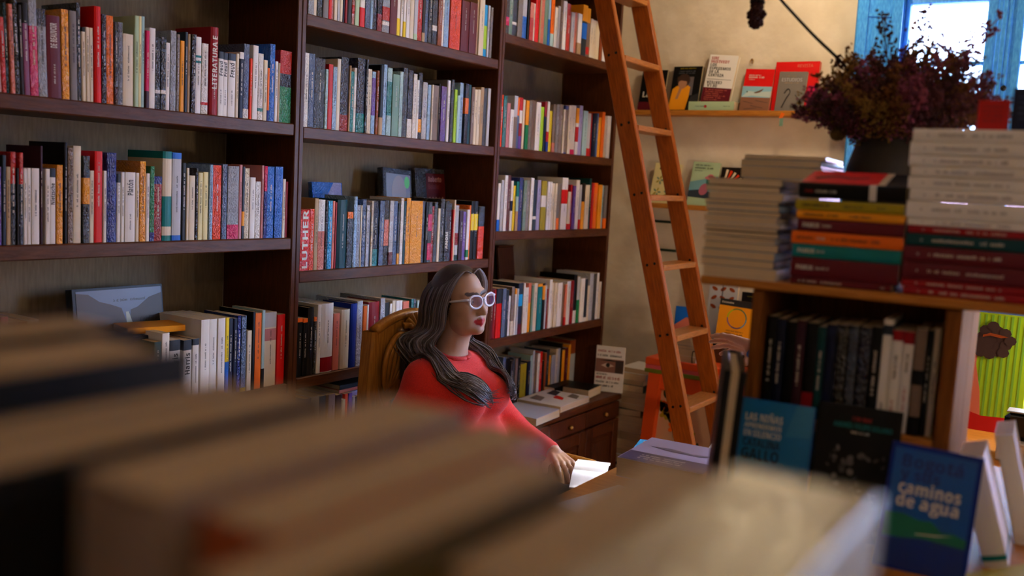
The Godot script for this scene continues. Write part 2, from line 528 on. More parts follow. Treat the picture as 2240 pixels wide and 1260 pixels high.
func build_casement():
	var w := Node3D.new()
	w.name = "window_1"
	add_child(w)
	tag(w, "blue wooden casement window with an open inner shutter", "window", "", "structure")
	var st := begin()
	var z0 := -4.930
	var z1 := -4.830
	box(st, Vector3(-1.025, 1.10, z0), Vector3(-0.986, 2.70, z1), 0.006)
	box(st, Vector3(-0.145, 1.10, z0), Vector3(-0.105, 2.70, z1), 0.006)
	box(st, Vector3(-0.986, 2.62, z0), Vector3(-0.145, 2.70, z1), 0.006)
	box(st, Vector3(-0.986, 1.10, z0), Vector3(-0.145, 1.17, z1), 0.006)
	part("window_frame", done(st), mats.shutter, w)
	for side in [-1, 1]:
		# each leaf: stiles, rails and a glazing bar, the closing stile broad and moulded
		var a: float = -0.986 if side < 0 else -0.566
		var b: float = -0.566 if side < 0 else -0.145
		st = begin()
		var inner: float = 0.075
		var lo := a + (0.018 if side < 0 else inner)
		var hi := b - (inner if side < 0 else 0.018)
		box(st, Vector3(a, 1.17, -4.880), Vector3(lo, 2.62, -4.820), 0.005)
		box(st, Vector3(hi, 1.17, -4.880), Vector3(b, 2.62, -4.820), 0.005)
		box(st, Vector3(lo, 2.488, -4.880), Vector3(hi, 2.62, -4.820), 0.005)
		box(st, Vector3(lo, 1.17, -4.880), Vector3(hi, 1.27, -4.820), 0.005)
		for y in [2.217, 1.76]:
			box(st, Vector3(lo, y - 0.008, -4.870), Vector3(hi, y + 0.008, -4.830), 0.003)
		if side < 0:
			box(st, Vector3(-0.598, 1.17, -4.820), Vector3(-0.536, 2.62, -4.802), 0.006)
			box(st, Vector3(-0.578, 1.17, -4.802), Vector3(-0.556, 2.62, -4.792), 0.004)
		part("casement", done(st), mats.shutter, w)
		var y0 := 1.27
		for y in [1.76, 2.217, 2.488]:
			part("pane", box_mesh(Vector3(lo, y0, -4.853), Vector3(hi, y, -4.849)), mats.glass, w)
			y0 = y
	st = begin(true)
	ball(st, Vector3(-0.542, 2.10, -4.785), Vector3(0.013, 0.013, 0.013))
	tube(st, PackedVector3Array([Vector3(-0.542, 2.10, -4.820), Vector3(-0.542, 2.10, -4.785)]), func(_t): return 0.005, 6)
	part("knob", done(st), mats.iron, w)
	# the shutter swung back into the room, its free edge towards us
	var leaf := Node3D.new()
	leaf.name = "shutter"
	w.add_child(leaf, true)
	leaf.position = Vector3(-0.998, 0, -4.790)
	leaf.rotation.y = deg_to_rad(24)
	st = begin()
	box(st, Vector3(-0.20, 1.15, 0), Vector3(-0.152, 2.6, 0.032), 0.004)
	box(st, Vector3(-0.048, 1.15, 0), Vector3(0, 2.6, 0.032), 0.004)
	box(st, Vector3(-0.152, 2.53, 0), Vector3(-0.048, 2.6, 0.032), 0.004)
	box(st, Vector3(-0.152, 2.42, 0.004), Vector3(-0.048, 2.44, 0.028), 0.004)
	box(st, Vector3(-0.152, 1.15, 0), Vector3(-0.048, 1.25, 0.032), 0.004)
	part("shutter_frame", done(st), mats.shutter, leaf)
	st = begin()
	box(st, Vector3(-0.152, 1.25, 0.006), Vector3(-0.048, 2.53, 0.018))
	box(st, Vector3(-0.138, 1.28, 0.01), Vector3(-0.062, 2.40, 0.026), 0.012)
	part("shutter_panel", done(st), mats.shutter, leaf)

func ceiling_lamp(at: Vector3, energy: float, label: String):
	var o := thing("pendant_lamp", label, "lamp", at)
	var st := begin(true)
	tube(st, PackedVector3Array([Vector3(0, 0.09, 0), Vector3(0, 3.3 - at.y, 0)]), func(_t): return 0.004, 6)
	part("cord", done(st), mats.iron, o)
	st = begin(true)
	lathe(st, [Vector2(0.0, 0.125), Vector2(0.03, 0.12), Vector2(0.036, 0.095), Vector2(0.04, 0.07), Vector2(0.0, 0.068)], 20)
	part("cap", done(st), mats.brass, o)
	var glow := glow_material()
	st = begin(true)
	ball(st, Vector3.ZERO, Vector3(0.085, 0.085, 0.085), 20, 14)
	part("globe", done(st), glow, o)
	var lamp := OmniLight3D.new()
	lamp.name = "lamp_light"
	lamp.light_color = Color(1.0, 0.94, 0.84)
	lamp.light_energy = energy
	lamp.light_size = 0.08
	lamp.omni_range = 14.0
	lamp.omni_attenuation = 2.0
	lamp.shadow_enabled = true
	o.add_child(lamp, true)

func glow_material() -> StandardMaterial3D:
	var glow := solid(Color(0.95, 0.80, 0.58), 0.5)
	glow.emission_enabled = true
	glow.emission = Color(1.0, 0.90, 0.72)
	glow.emission_energy_multiplier = 30.0
	return glow

func table_lamp(at: Vector3, energy: float):
	var o := thing("table_lamp", "brass table lamp with a warm glass globe on the side table by the window", "lamp", at)
	var st := begin(true)
	lathe(st, [Vector2(0.0, 0.0), Vector2(0.075, 0.0), Vector2(0.078, 0.008), Vector2(0.06, 0.018), Vector2(0.018, 0.028), Vector2(0.009, 0.05), Vector2(0.008, 0.24), Vector2(0.014, 0.26), Vector2(0.034, 0.275), Vector2(0.036, 0.29), Vector2(0.0, 0.29)], 28)
	part("stand", done(st), mats.brass, o)
	st = begin(true)
	ball(st, Vector3(0, 0.365, 0), Vector3(0.09, 0.09, 0.09), 20, 14)
	part("globe", done(st), glow_material(), o)
	var lamp := OmniLight3D.new()
	lamp.name = "lamp_light"
	lamp.light_color = Color(1.0, 0.94, 0.84)
	lamp.light_energy = energy
	lamp.light_size = 0.085
	lamp.omni_range = 14.0
	lamp.omni_attenuation = 2.0
	lamp.shadow_enabled = true
	o.add_child(lamp, true)
	lamp.position = Vector3(0, 0.365, 0)

# ---------- the bookcase along the left wall: three units on base cabinets ----------
func build_bookcase():
	var units := [[-1.0, -2.246, "left", [0.885, 1.362, 1.724, 2.16, 2.56]], [-2.246, -3.385, "centre", [0.896, 1.251, 1.718, 2.073, 2.49]], [-3.385, -4.463, "right", [0.897, 1.364, 1.721, 2.188, 2.58]]]
	for u in units:
		var a: float = u[0]
		var b: float = u[1]
		var o := thing("bookcase", "dark brown open wooden bookcase, %s bay of the three along the wall" % u[2], "bookcase", Vector3(-2.4, 0.525, (a + b) / 2.0), 0.0, "wall bookcases")
		var zz := (a + b) / 2.0
		for z in [a - 0.0005, b + 0.0195]:
			part("side_panel", box_mesh(Vector3(-0.182, 0, z - 0.019 - zz), Vector3(0.138, 2.5, z - zz), 0.0025), mats.case_up, o)
		for y in u[3]:
			part("shelf_board", box_mesh(Vector3(-0.182, y - 0.038 - 0.525, b + 0.02 - zz), Vector3(0.136, y - 0.525, a - 0.02 - zz), 0.003), mats.case_long, o)
		part("added_shade_panel", box_mesh(Vector3(-0.184, 0, b + 0.0202 - zz), Vector3(-0.1822, 2.46, a - 0.0202 - zz)), mats.shade_backing, o)  # added sheet over the open back, toned to deepen the shelf shade
		part("top_board", box_mesh(Vector3(-0.182, 2.462, b + 0.02 - zz), Vector3(0.136, 2.5, a - 0.02 - zz), 0.003), mats.case_long, o)
		# the base cabinet that carries the unit
		var c := thing("base_cabinet", "dark wooden base cabinet with panelled doors under the %s bookcase bay" % u[2], "cabinet", Vector3(-2.36, 0, zz), 0.0, "base cabinets")
		var hz := (a - b) / 2.0 - 0.001
		part("body", box_mesh(Vector3(-0.22, 0.06, -hz), Vector3(0.205, 0.49, hz), 0.003), mats.cabinet, c)
		part("plinth", box_mesh(Vector3(-0.22, 0, -hz), Vector3(0.18, 0.06, hz)), mats.cabinet, c)
		part("top_board", box_mesh(Vector3(-0.222, 0.49, -hz), Vector3(0.23, 0.5248, hz), 0.006), mats.case_long, c)
		for k in 3:
			var w := hz * 2.0 / 3.0
			var z0 := -hz + w * k + 0.004
			var z1 := z0 + w - 0.008
			var d := part("drawer", box_mesh(Vector3(0.2055, 0.40, z0), Vector3(0.222, 0.482, z1), 0.004), mats.cabinet, c)
			var st := begin(true)
			ball(st, Vector3(0.236, 0.441, (z0 + z1) / 2), Vector3(0.012, 0.012, 0.012))
			part("knob", done(st), mats.brass, d)
			st = begin()
			box(st, Vector3(0.2055, 0.068, z0), Vector3(0.224, 0.392, z0 + 0.06), 0.004)
			box(st, Vector3(0.2055, 0.068, z1 - 0.06), Vector3(0.224, 0.392, z1), 0.004)
			box(st, Vector3(0.2055, 0.332, z0 + 0.06), Vector3(0.224, 0.392, z1 - 0.06), 0.004)
			box(st, Vector3(0.2055, 0.068, z0 + 0.06), Vector3(0.224, 0.128, z1 - 0.06), 0.004)
			box(st, Vector3(0.2055, 0.128, z0 + 0.06), Vector3(0.212, 0.332, z1 - 0.06))
			box(st, Vector3(0.2055, 0.15, z0 + 0.082), Vector3(0.220, 0.31, z1 - 0.082), 0.012)
			part("door", done(st), mats.cabinet, c)

# ---------- books seen by their covers ----------
func book_thing(label: String, at: Vector3, basis: Basis, group := "", called := "book") -> Node3D:
	var o := thing(called, label, "book", at, 0.0, group)
	o.basis = basis
	return o

# a closed book: w across, h high, t thick; its front cover faces +z, its spine the -x side
func make_front_book(o: Node3D, colour: String, w: float, h: float, t: float, how := ""):
	var turn := Transform3D(Basis(Vector3.UP, PI), Vector3(0, 0, -t / 2.0))
	var flags := how.split(" ", false)
	var hard := "h" in flags
	var wall := 0.0022 if hard else 0.0008
	wall = minf(wall, t * 0.2)
	var st := begin()
	jacket(st, t, 0, h, w, 0, wall, 0.001)
	part("hardback_cover" if hard else "paper_cover", done(st), cover(colour, "w" in flags), o, turn)
	part("page_block", page_block(t - wall * 2.0, 0.0015, h - 0.0015, -w + 0.0015, -0.002), mats.pages, o, turn)

func print_shape(o: Node3D, outline: Array, m: Material, lift := 0.0006, called := "cover_print"):
	var p := PackedVector2Array()
	for q in outline: p.append(q)
	var st := begin()
	prism(st, p, 0.0003)
	part(called, done(st), m, o, Transform3D(Basis(), Vector3(0, 0, lift)))

func rect(x0: float, y0: float, x1: float, y1: float) -> Array:
	return [Vector2(x0, y0), Vector2(x1, y0), Vector2(x1, y1), Vector2(x0, y1)]

func oval(x: float, y: float, rx: float, ry: float, n := 18, turn := 0.0) -> Array:
	var out := []
	for k in n:
		var q := Vector2(cos(TAU * k / n) * rx, sin(TAU * k / n) * ry).rotated(turn)
		out.append(Vector2(x, y) + q)
	return out

func words(o: Node3D, s: String, x: float, y: float, height: float, m: Material, bold := false, turn := 0.0, lift := 0.0008, most := 1.0):
	# left edge at x, middle of the line at y
	var t := letters(s, height, 0.0004, bold)
	var wide: float = t.get_aabb().size.x
	var k := minf(1.0, most / wide)
	var at := Vector3(x + wide * k / 2.0 * cos(turn), y, lift)
	part("lettering", t, m, o, Transform3D(Basis(Vector3.BACK, turn) * Basis.from_scale(Vector3(k, 1, 1)), at))

func type_line(o: Node3D, x: float, y: float, length: float, height: float, m: Material, k: int, lift := 0.0009):
	part("lettering", marks(k), m, o, Transform3D(Basis.from_scale(Vector3(length, height, 1)), Vector3(x + length / 2.0, y, lift)))

# ---------- odd books behind and on top of the rows ----------
func behind_the_rows():
	var face := Basis(Vector3.UP, PI / 2)      # a cover that faces the room
	var lean := face * Basis(Vector3.RIGHT, -0.12)
	var o := book_thing("glossy blue book standing behind the row, left end of centre bay third shelf", Vector3(-2.45, 1.2545, -2.535), lean)
	make_front_book(o, "bright blue", 0.155, 0.288, 0.02, "w")
	print_shape(o, [Vector2(0.075, 0.24), Vector2(0.15, 0.225), Vector2(0.15, 0.287), Vector2(0.11, 0.287)], cover("lavender", true))
	o = book_thing("dark picture book with a green round sticker behind centre bay third shelf row", Vector3(-2.44, 1.2565, -2.90), lean * Basis(Vector3.BACK, -0.05))
	make_front_book(o, "slate", 0.175, 0.355, 0.03, "w")
	print_shape(o, rect(0.018, 0.02, 0.165, 0.335), solid(Color(0.30, 0.26, 0.27), 0.3))
	print_shape(o, oval(0.095, 0.26, 0.045, 0.07), solid(Color(0.42, 0.32, 0.27), 0.3), 0.001)
	print_shape(o, oval(0.145, 0.305, 0.016, 0.024), solid(Color(0.16, 0.62, 0.12), 0.4), 0.0013, "sticker")
	o = book_thing("black and dark red hardback with name lettering behind centre bay third shelf row", Vector3(-2.45, 1.2565, -3.13), lean)
	make_front_book(o, "black", 0.20, 0.36, 0.035, "h w")
	print_shape(o, rect(0.07, 0.02, 0.198, 0.34), solid(Color(0.30, 0.04, 0.05), 0.3))
	words(o, "Roberto", 0.085, 0.315, 0.022, solid(Color(0.62, 0.42, 0.40), 0.5), true, 0.0, 0.001, 0.09)
	words(o, "Bolaño", 0.085, 0.285, 0.020, solid(Color(0.45, 0.20, 0.20), 0.5), false, 0.0, 0.001, 0.07)
	for k in 5: print_shape(o, oval(0.09 + 0.022 * k, 0.236, 0.007, 0.007, 8), solid(Color(0.55, 0.45, 0.40), 0.4), 0.001)
	# the mountain picture book, shown by its long cover, on the left bay's lower shelf
	o = book_thing("wide landscape picture book with a waterfall cover behind left bay lower shelf", Vector3(-2.44, 0.8895, -1.60), lean)
	make_front_book(o, "slate", 0.30, 0.325, 0.03, "h")
	print_shape(o, rect(0.012, 0.01, 0.295, 0.318), solid(Color(0.24, 0.28, 0.38), 0.4))
	print_shape(o, [Vector2(0.012, 0.01), Vector2(0.175, 0.01), Vector2(0.17, 0.22), Vector2(0.155, 0.262), Vector2(0.12, 0.275), Vector2(0.085, 0.285), Vector2(0.05, 0.308), Vector2(0.012, 0.313)], solid(Color(0.24, 0.165, 0.145), 0.5), 0.0009)
	print_shape(o, [Vector2(0.18, 0.01), Vector2(0.295, 0.01), Vector2(0.295, 0.30), Vector2(0.25, 0.288), Vector2(0.21, 0.262), Vector2(0.185, 0.255)], solid(Color(0.19, 0.145, 0.13), 0.5), 0.0011)
	print_shape(o, [Vector2(0.174, 0.12), Vector2(0.196, 0.12), Vector2(0.188, 0.22), Vector2(0.178, 0.25), Vector2(0.168, 0.25)], solid(Color(0.66, 0.68, 0.62), 0.5), 0.0013)
	type_line(o, 0.13, 0.285, 0.11, 0.008, mats.dark_ink, 2)
	words(o, "Cordillera", 0.215, 0.222, 0.018, mats.dark_ink, true, 0.0, 0.0016, 0.075)
	# books lying on top of the lower left row
	lie("thin navy book lying flat across the tops, left bay lower shelf", Vector3(-2.33, 1.075, -1.70), 0.12, "navy", 0.2, 0.13, 0.012)
	lie("amber paperback lying tilted across the tops, left bay lower shelf", Vector3(-2.34, 1.09, -1.78), -0.25, "amber", 0.17, 0.11, 0.018)
	# flat books pushed in above the lowest centre row
	lie("lavender paperback lying flat on top of the lowest centre bay row", Vector3(-2.29, 0.784, -2.62), 0.0, "lavender", 0.27, 0.14, 0.016)
	lie("salmon paperback lying flat, middle of three on lowest centre bay row", Vector3(-2.30, 0.8008, -2.63), 0.03, "salmon", 0.24, 0.14, 0.012)
	lie("slate paperback lying flat, uppermost of three on lowest centre bay row", Vector3(-2.295, 0.8134, -2.64), -0.03, "slate", 0.25, 0.14, 0.016)
	# a dark leaning bookend above the right bay
	o = thing("bookend", "dark wooden slab bookend leaning above the right bay fourth shelf row", "bookend", Vector3(-2.50, 0.9005, -3.86))
	o.basis = Basis(Vector3.UP, PI / 2) * Basis(Vector3.RIGHT, -0.12)
	part("slab", box_mesh(Vector3(0, 0, -0.018), Vector3(0.135, 0.365, 0), 0.004), mats.case_up, o)
	part("edge_strip", box_mesh(Vector3(0, 0.3652, -0.018), Vector3(0.135, 0.372, 0.004), 0.002), mats.case_long, o)
	# books laid out on the ledge of the base cabinet
	lie("white magazine with a red block lying on the cabinet ledge", Vector3(-2.145, 0.5256, -3.99), 0.03, "white", 0.30, 0.235, 0.028, true)
	lie("pale grey paperback lying at the near end of the cabinet ledge", Vector3(-2.10, 0.5256, -3.66), 0.06, "pale grey", 0.23, 0.22, 0.034, true)
	lie("black paperback lying at the far end of the cabinet ledge", Vector3(-2.19, 0.5256, -4.27), 0.1, "black", 0.17, 0.14, 0.045, true)
	lie("dark brown paperback lying behind the black one on the cabinet ledge", Vector3(-2.34, 0.5256, -4.24), 0.0, "dark brown", 0.23, 0.06, 0.04)
	var mag: Node3D = get_node("flat_book_005")
	for q in [[-0.02, 0.06, 0.03, 0.13, "bright red"], [-0.11, 0.13, -0.03, 0.21, "warm grey"], [0.05, 0.02, 0.12, 0.09, "warm grey"], [0.04, 0.13, 0.13, 0.2, "dark brown"]]:
		var st := begin()
		prism(st, PackedVector2Array([Vector2(q[0], -q[1]), Vector2(q[2], -q[1] - 0.02), Vector2(q[2] + 0.02, -q[3]), Vector2(q[0] + 0.015, -q[3] + 0.01)]), 0.0004, Transform3D(Basis(Vector3(0, 0, -1), Vector3(1, 0, 0), Vector3(0, 1, 0)), Vector3(0, 0.0283, 0)))
		part("cover_print", done(st), cover(q[4]), mag)
	# the book with a photographed eye, standing at the cabinet's far end against the wall
	o = book_thing("white paperback with a close photograph of an eye at the bookcase end", Vector3(-2.262, 0.5265, -4.395), Basis(Vector3.UP, 0.25) * Basis(Vector3.RIGHT, -0.06), "", "paperback_book")
	make_front_book(o, "white", 0.15, 0.235, 0.018)
	print_shape(o, rect(0.002, 0.10, 0.148, 0.17), solid(Color(0.50, 0.34, 0.28), 0.5))
	print_shape(o, [Vector2(0.03, 0.135), Vector2(0.06, 0.15), Vector2(0.10, 0.135), Vector2(0.06, 0.125)], solid(Color(0.75, 0.66, 0.60), 0.5), 0.0009)
	print_shape(o, oval(0.066, 0.138, 0.011, 0.011), mats.dark_ink, 0.0012)
	print_shape(o, [Vector2(0.02, 0.16), Vector2(0.075, 0.168), Vector2(0.125, 0.158), Vector2(0.075, 0.160)], mats.dark_ink, 0.0012)
	print_shape(o, rect(0.105, 0.10, 0.148, 0.165), solid(Color(0.20, 0.14, 0.12), 0.5), 0.0009)
	for q in [[0.21, 0.012, "red", 0.13], [0.187, 0.012, "dark", 0.13], [0.09, 0.012, "dark", 0.06], [0.072, 0.016, "red", 0.13], [0.05, 0.01, "dark", 0.13], [0.03, 0.012, "dark", 0.1]]:
		type_line(o, 0.008, q[0], q[3], q[1], mats.red_ink if q[2] == "red" else mats.dark_ink, int(q[0] * 100))

# a book lying flat: its spine (or its page edges) faces +x, its length runs along z
func lie(label: String, at: Vector3, turn: float, colour: String, length: float, deep: float, t: float, pages_out := false, how := "", group := "") -> Node3D:
	var o := thing("flat_book", label, "book", at, turn, group)
	var b := Basis(Vector3(1, 0, 0), Vector3(0, 0, -1), Vector3(0, 1, 0))
	var xf := Transform3D(b, Vector3(0, t / 2.0, length / 2.0))
	if pages_out:
		xf = Transform3D(Basis(Vector3(-1, 0, 0), Vector3(0, 0, 1), Vector3(0, 1, 0)), Vector3(-deep, t / 2.0, -length / 2.0))
	var holder := []
	make_book_at(o, xf, colour, t, length, deep, how)
	return o

func make_book_at(o: Node3D, xf: Transform3D, colour: String, t: float, h: float, d: float, how := ""):
	var n := o.get_child_count()
	make_book(o, colour, t, h, d, how)
	for i in range(n, o.get_child_count()):
		var c: Node3D = o.get_child(i)
		c.transform = xf * c.transform

# ---------- the standing rows of the bookcase: near face, far face, height, colour, make, what it is ----------
func fill_shelves():
	row_of_left_bay_upper_shelf()
	row_of_left_bay_middle_shelf()
	row_of_left_bay_lower_shelf()
	row_of_centre_bay_top_shelf()
	row_of_centre_bay_second_shelf()
	row_of_centre_bay_third_shelf()
	row_of_centre_bay_fourth_shelf()
	row_of_centre_bay_lowest_shelf()
	row_of_right_bay_top_shelf()
	row_of_right_bay_second_shelf()
	row_of_right_bay_third_shelf()
	row_of_right_bay_fourth_shelf()
	row_of_right_bay_lowest_shelf()

func row_of_left_bay_upper_shelf():
	shelf("left bay upper shelf", 1.724, -2.272)
	bk(-1.2759, -1.2897, 0.160, "dusty pink", "w", "short dusty pink shrink-wrapped book, left bay upper shelf", 0.155, 0.045)
	bk(-1.2904, -1.3020, 0.174, "red", "w; type:light_ink:2:0.65:0.35", "short red shrink-wrapped book, left bay upper shelf, right of a dusty pink one", 0.15, 0.044)
	bk(-1.3033, -1.3118, 0.208, "dark teal", "w; type:light_ink:0:0.55:0.35", "thin dark teal shrink-wrapped book, left bay upper shelf", 0.15, 0.042)
	bk(-1.3124, -1.3230, 0.207, "salmon", "w; type:dark_ink:3:0.65:0.5", "thin salmon shrink-wrapped book, left bay upper shelf", 0.14, 0.041)
	bk(-1.3236, -1.3362, 0.220, "black", "w; type:light_ink:3:0.6:0.35", "black shrink-wrapped book with small spine type, left bay upper shelf", 0.155, 0.039)
	bk(-1.3369, -1.3462, 0.210, "dark brown", "; type:light_ink:4:0.65:0.45", "thin dark brown paperback with small spine type, left bay upper shelf", 0.135, 0.038)
	bk(-1.3469, -1.3614, 0.217, "mauve", "; band:black:0.78:1; type:light_ink:1:0.6:0.45", "mauve paperback with black top, left bay upper shelf", 0.135, 0.037)
	bk(-1.3621, -1.3830, 0.230, "magenta", "w; band:silver:0.72:1; type:light_ink:5:0.55:0.45", "magenta shrink-wrapped book, left bay upper shelf, right of a mauve one", 0.135, 0.035)
	bk(-1.3837, -1.4066, 0.210, "silver", "w; band:slate:0.80:1; type:dark_ink:3:0.6:0.45", "silver shrink-wrapped book, left bay upper shelf, right of a magenta one", 0.14, 0.032)
	bk(-1.4073, -1.4442, 0.199, "maroon", "; title:DE BEAUVOIR:light_ink:0.76:0.3; type:light_ink:7:.3:.25", "thick maroon paperback with bold spine lettering, left bay upper shelf", 0.15, 0.029)
	bk(-1.4453, -1.4653, 0.219, "amber", "w; type:dark_ink:0:0.6:0.45", "amber shrink-wrapped book, left bay upper shelf, right of a maroon one", 0.135, 0.025)
	bk(-1.4660, -1.4858, 0.219, "warm grey", "; type:dark_ink:7:0.65:0.45", "warm grey paperback, left bay upper shelf, right of an amber one", 0.155, 0.023)
	bk(-1.4866, -1.4985, 0.242, "slate", "w; type:light_ink:7:0.6:0.5", "slate shrink-wrapped book, left bay upper shelf, right of a warm grey one", 0.15, 0.021)
	bk(-1.4989, -1.5101, 0.184, "cream", "; band:black:0.94:1; type:dark_ink:4:0.6:0.5", "cream paperback, left bay upper shelf, right of a slate one", 0.14, 0.020)
	bk(-1.5105, -1.5207, 0.186, "cream", "; type:dark_ink:1:0.65:0.5", "thin cream paperback, between cream and cream, left bay upper shelf", 0.14, 0.019)
	bk(-1.5211, -1.5317, 0.186, "cream", "; type:dark_ink:3:0.55:0.5", "thin cream paperback, left bay upper shelf, left of a bright red one", 0.135, 0.018)
	bk(-1.5325, -1.5525, 0.242, "bright red", "h; type:light_ink:5:0.6:0.45", "bright red hardback with small spine type, left bay upper shelf", 0.15, 0.016)
	bk(-1.5537, -1.5673, 0.225, "navy", "w; type:light_ink:6:0.6:0.45", "navy shrink-wrapped book, left bay upper shelf, right of a bright red one", 0.15, 0.014)
	bk(-1.5681, -1.5894, 0.225, "orange", "w; type:dark_ink:2:0.55:0.5", "orange shrink-wrapped book, left bay upper shelf, right of a navy one", 0.155, 0.013)
	bk(-1.5902, -1.6006, 0.212, "slate", "w; band:plum:0:0.22; type:light_ink:0:0.65:0.35", "thin slate shrink-wrapped book, left bay upper shelf, right of an orange one", 0.14, 0.011)
	bk(-1.6010, -1.6158, 0.213, "slate grey", "w", "slate grey shrink-wrapped book, left bay upper shelf", 0.14, 0.010)
	bk(-1.6162, -1.6481, 0.187, "cream", "; type:dark_ink:2:0.6:0.5", "cream paperback, left bay upper shelf, right of a slate grey one", 0.155, 0.007)
	bk(-1.6489, -1.6626, 0.238, "pale green", "; type:dark_ink:2:0.55:0.35", "pale green paperback with small spine type, left bay upper shelf", 0.155, 0.005)
	bk(-1.6631, -1.6723, 0.239, "pale yellow", "; type:dark_ink:4:0.55:0.35", "thin pale yellow paperback with small spine type, left bay upper shelf", 0.15, 0.004)
	bk(-1.6727, -1.6828, 0.240, "pale teal", "; type:dark_ink:6:0.65:0.35", "thin pale teal paperback with small spine type, left bay upper shelf", 0.14, 0.003)
	bk(-1.6836, -1.6955, 0.205, "magenta", "; band:plum:0:0.22; type:light_ink:6:0.55:0.35", "magenta paperback, left bay upper shelf, right of a pale teal one", 0.15)
	bk(-1.6959, -1.7152, 0.214, "white", "; type:dark_ink:3:0.65:0.35", "white paperback, left bay upper shelf, right of a magenta one", 0.155)
	bk(-1.7161, -1.7321, 0.192, "slate", "w; band:white:0.22:0.27", "slate shrink-wrapped book, left bay upper shelf, right of a white one", 0.15)
	bk(-1.7325, -1.7496, 0.195, "slate", "w; band:white:0.22:0.27", "slate shrink-wrapped book, left bay upper shelf, right of a slate one", 0.14)
	bk(-1.7501, -1.7643, 0.183, "white", "; type:dark_ink:1:0.6:0.5", "short white paperback, left bay upper shelf, right of a slate one", 0.15)
	bk(-1.7656, -1.7848, 0.218, "silver", "w", "silver shrink-wrapped book, left bay upper shelf, right of a white one", 0.15)
	bk(-1.7857, -1.7961, 0.211, "warm grey", "w; type:light_ink:1:.58:.4", "thin warm grey shrink-wrapped book, left bay upper shelf, right of a silver one", 0.155)
	bk(-1.7971, -1.8112, 0.195, "amber", "; type:dark_ink:1:0.55:0.35", "amber paperback, left bay upper shelf, right of a warm grey one", 0.15)
	bk(-1.8121, -1.8222, 0.221, "slate", "; type:light_ink:2:0.65:0.35", "thin slate paperback, left bay upper shelf, right of an amber one", 0.15)
	bk(-1.8231, -1.8324, 0.217, "tan", "; type:dark_ink:5:0.65:0.35", "thin tan paperback, left bay upper shelf, right of a slate one", 0.14)
	bk(-1.8333, -1.8482, 0.218, "navy", "w; type:light_ink:5:0.55:0.5", "navy shrink-wrapped book, left bay upper shelf, right of a tan one", 0.15)
	bk(-1.8492, -1.8695, 0.214, "white", "; band:teal:0.66:0.69; band:teal:0.73:0.76; type:dark_ink:5:0.55:0.35", "white paperback, left bay upper shelf, right of a navy one", 0.15)
	bk(-1.8704, -1.8934, 0.199, "white", "w; band:bright red:0.13:0.17; type:dark_ink:1:0.65:0.5", "white shrink-wrapped book, left bay upper shelf, left of a crimson one", 0.135)
	bk(-1.8977, -1.9269, 0.249, "crimson", "h; title:LITERATURA E:light_ink:0.6:0.6; type:light_ink:6:.3:.25", "tall crimson hardback with bold spine lettering, left bay upper shelf", 0.155)
	bk(-1.9279, -1.9467, 0.184, "white", "; band:slate:0.89:1; title:Freud:dark_ink:0.74:0.22; type:dark_ink:3:.3:.25", "white paperback, left bay upper shelf, right of a crimson one", 0.15)
	bk(-1.9477, -1.9662, 0.183, "white", "; band:slate:0.89:1; title:Freud:dark_ink:0.74:0.22; type:dark_ink:7:.3:.25", "white paperback, between white and white, left bay upper shelf", 0.135)
	bk(-1.9667, -1.9941, 0.184, "white", "; band:slate:0.89:1; title:Freud:dark_ink:0.74:0.22; type:dark_ink:6:.3:.25", "white paperback with slate top, left bay upper shelf, thirteenth from right", 0.15)
	bk(-1.9951, -2.0064, 0.187, "cream", "; type:dark_ink:1:0.55:0.5", "cream paperback, left bay upper shelf, left of a navy one", 0.15)
	bk(-2.0075, -2.0240, 0.193, "navy", "; band:white:0.90:1; type:light_ink:0:0.6:0.5", "navy paperback, left bay upper shelf, right of a cream one", 0.14)
	bk(-2.0256, -2.0471, 0.220, "slate blue", "w; band:white:0:0.13", "slate blue shrink-wrapped book with white foot, left bay upper shelf", 0.135)
	bk(-2.0481, -2.0571, 0.180, "orange red", "; type:light_ink:7:.58:.4", "thin short orange red paperback, left bay upper shelf", 0.15)
	bk(-2.0577, -2.0790, 0.220, "white", "; type:dark_ink:1:0.6:0.35", "white paperback, left bay upper shelf, right of an orange red one", 0.14)
	bk(-2.0801, -2.1001, 0.199, "white", "w; band:white:0:0.08; band:teal:0.13:0.18; type:dark_ink:5:0.55:0.45", "white shrink-wrapped book with white foot, left bay upper shelf, seventh from right", 0.155)
	bk(-2.1012, -2.1165, 0.182, "cream", "; type:dark_ink:5:0.55:0.5", "short cream paperback, left bay upper shelf, left of an orange one", 0.15)
	bk(-2.1176, -2.1253, 0.160, "orange", "; band:royal blue:0:0.20", "thin short orange paperback, left bay upper shelf, right of a cream one", 0.155)
	bk(-2.1258, -2.1469, 0.234, "bright blue", "w; type:light_ink:4:.58:.4", "bright blue shrink-wrapped book, left bay upper shelf", 0.15)
	bk(-2.1480, -2.1598, 0.184, "white", "; type:dark_ink:3:0.65:0.5", "white paperback, left bay upper shelf, right of a bright blue one", 0.14)
	bk(-2.1609, -2.1700, 0.181, "tan", "", "thin short tan paperback, left bay upper shelf, right of a white one", 0.135)
	bk(-2.1717, -2.2210, 0.222, "red", "w; band:navy:0.50:0.68; band:green:0:0.50", "thick red shrink-wrapped book, left bay upper shelf, right of a tan one", 0.14)

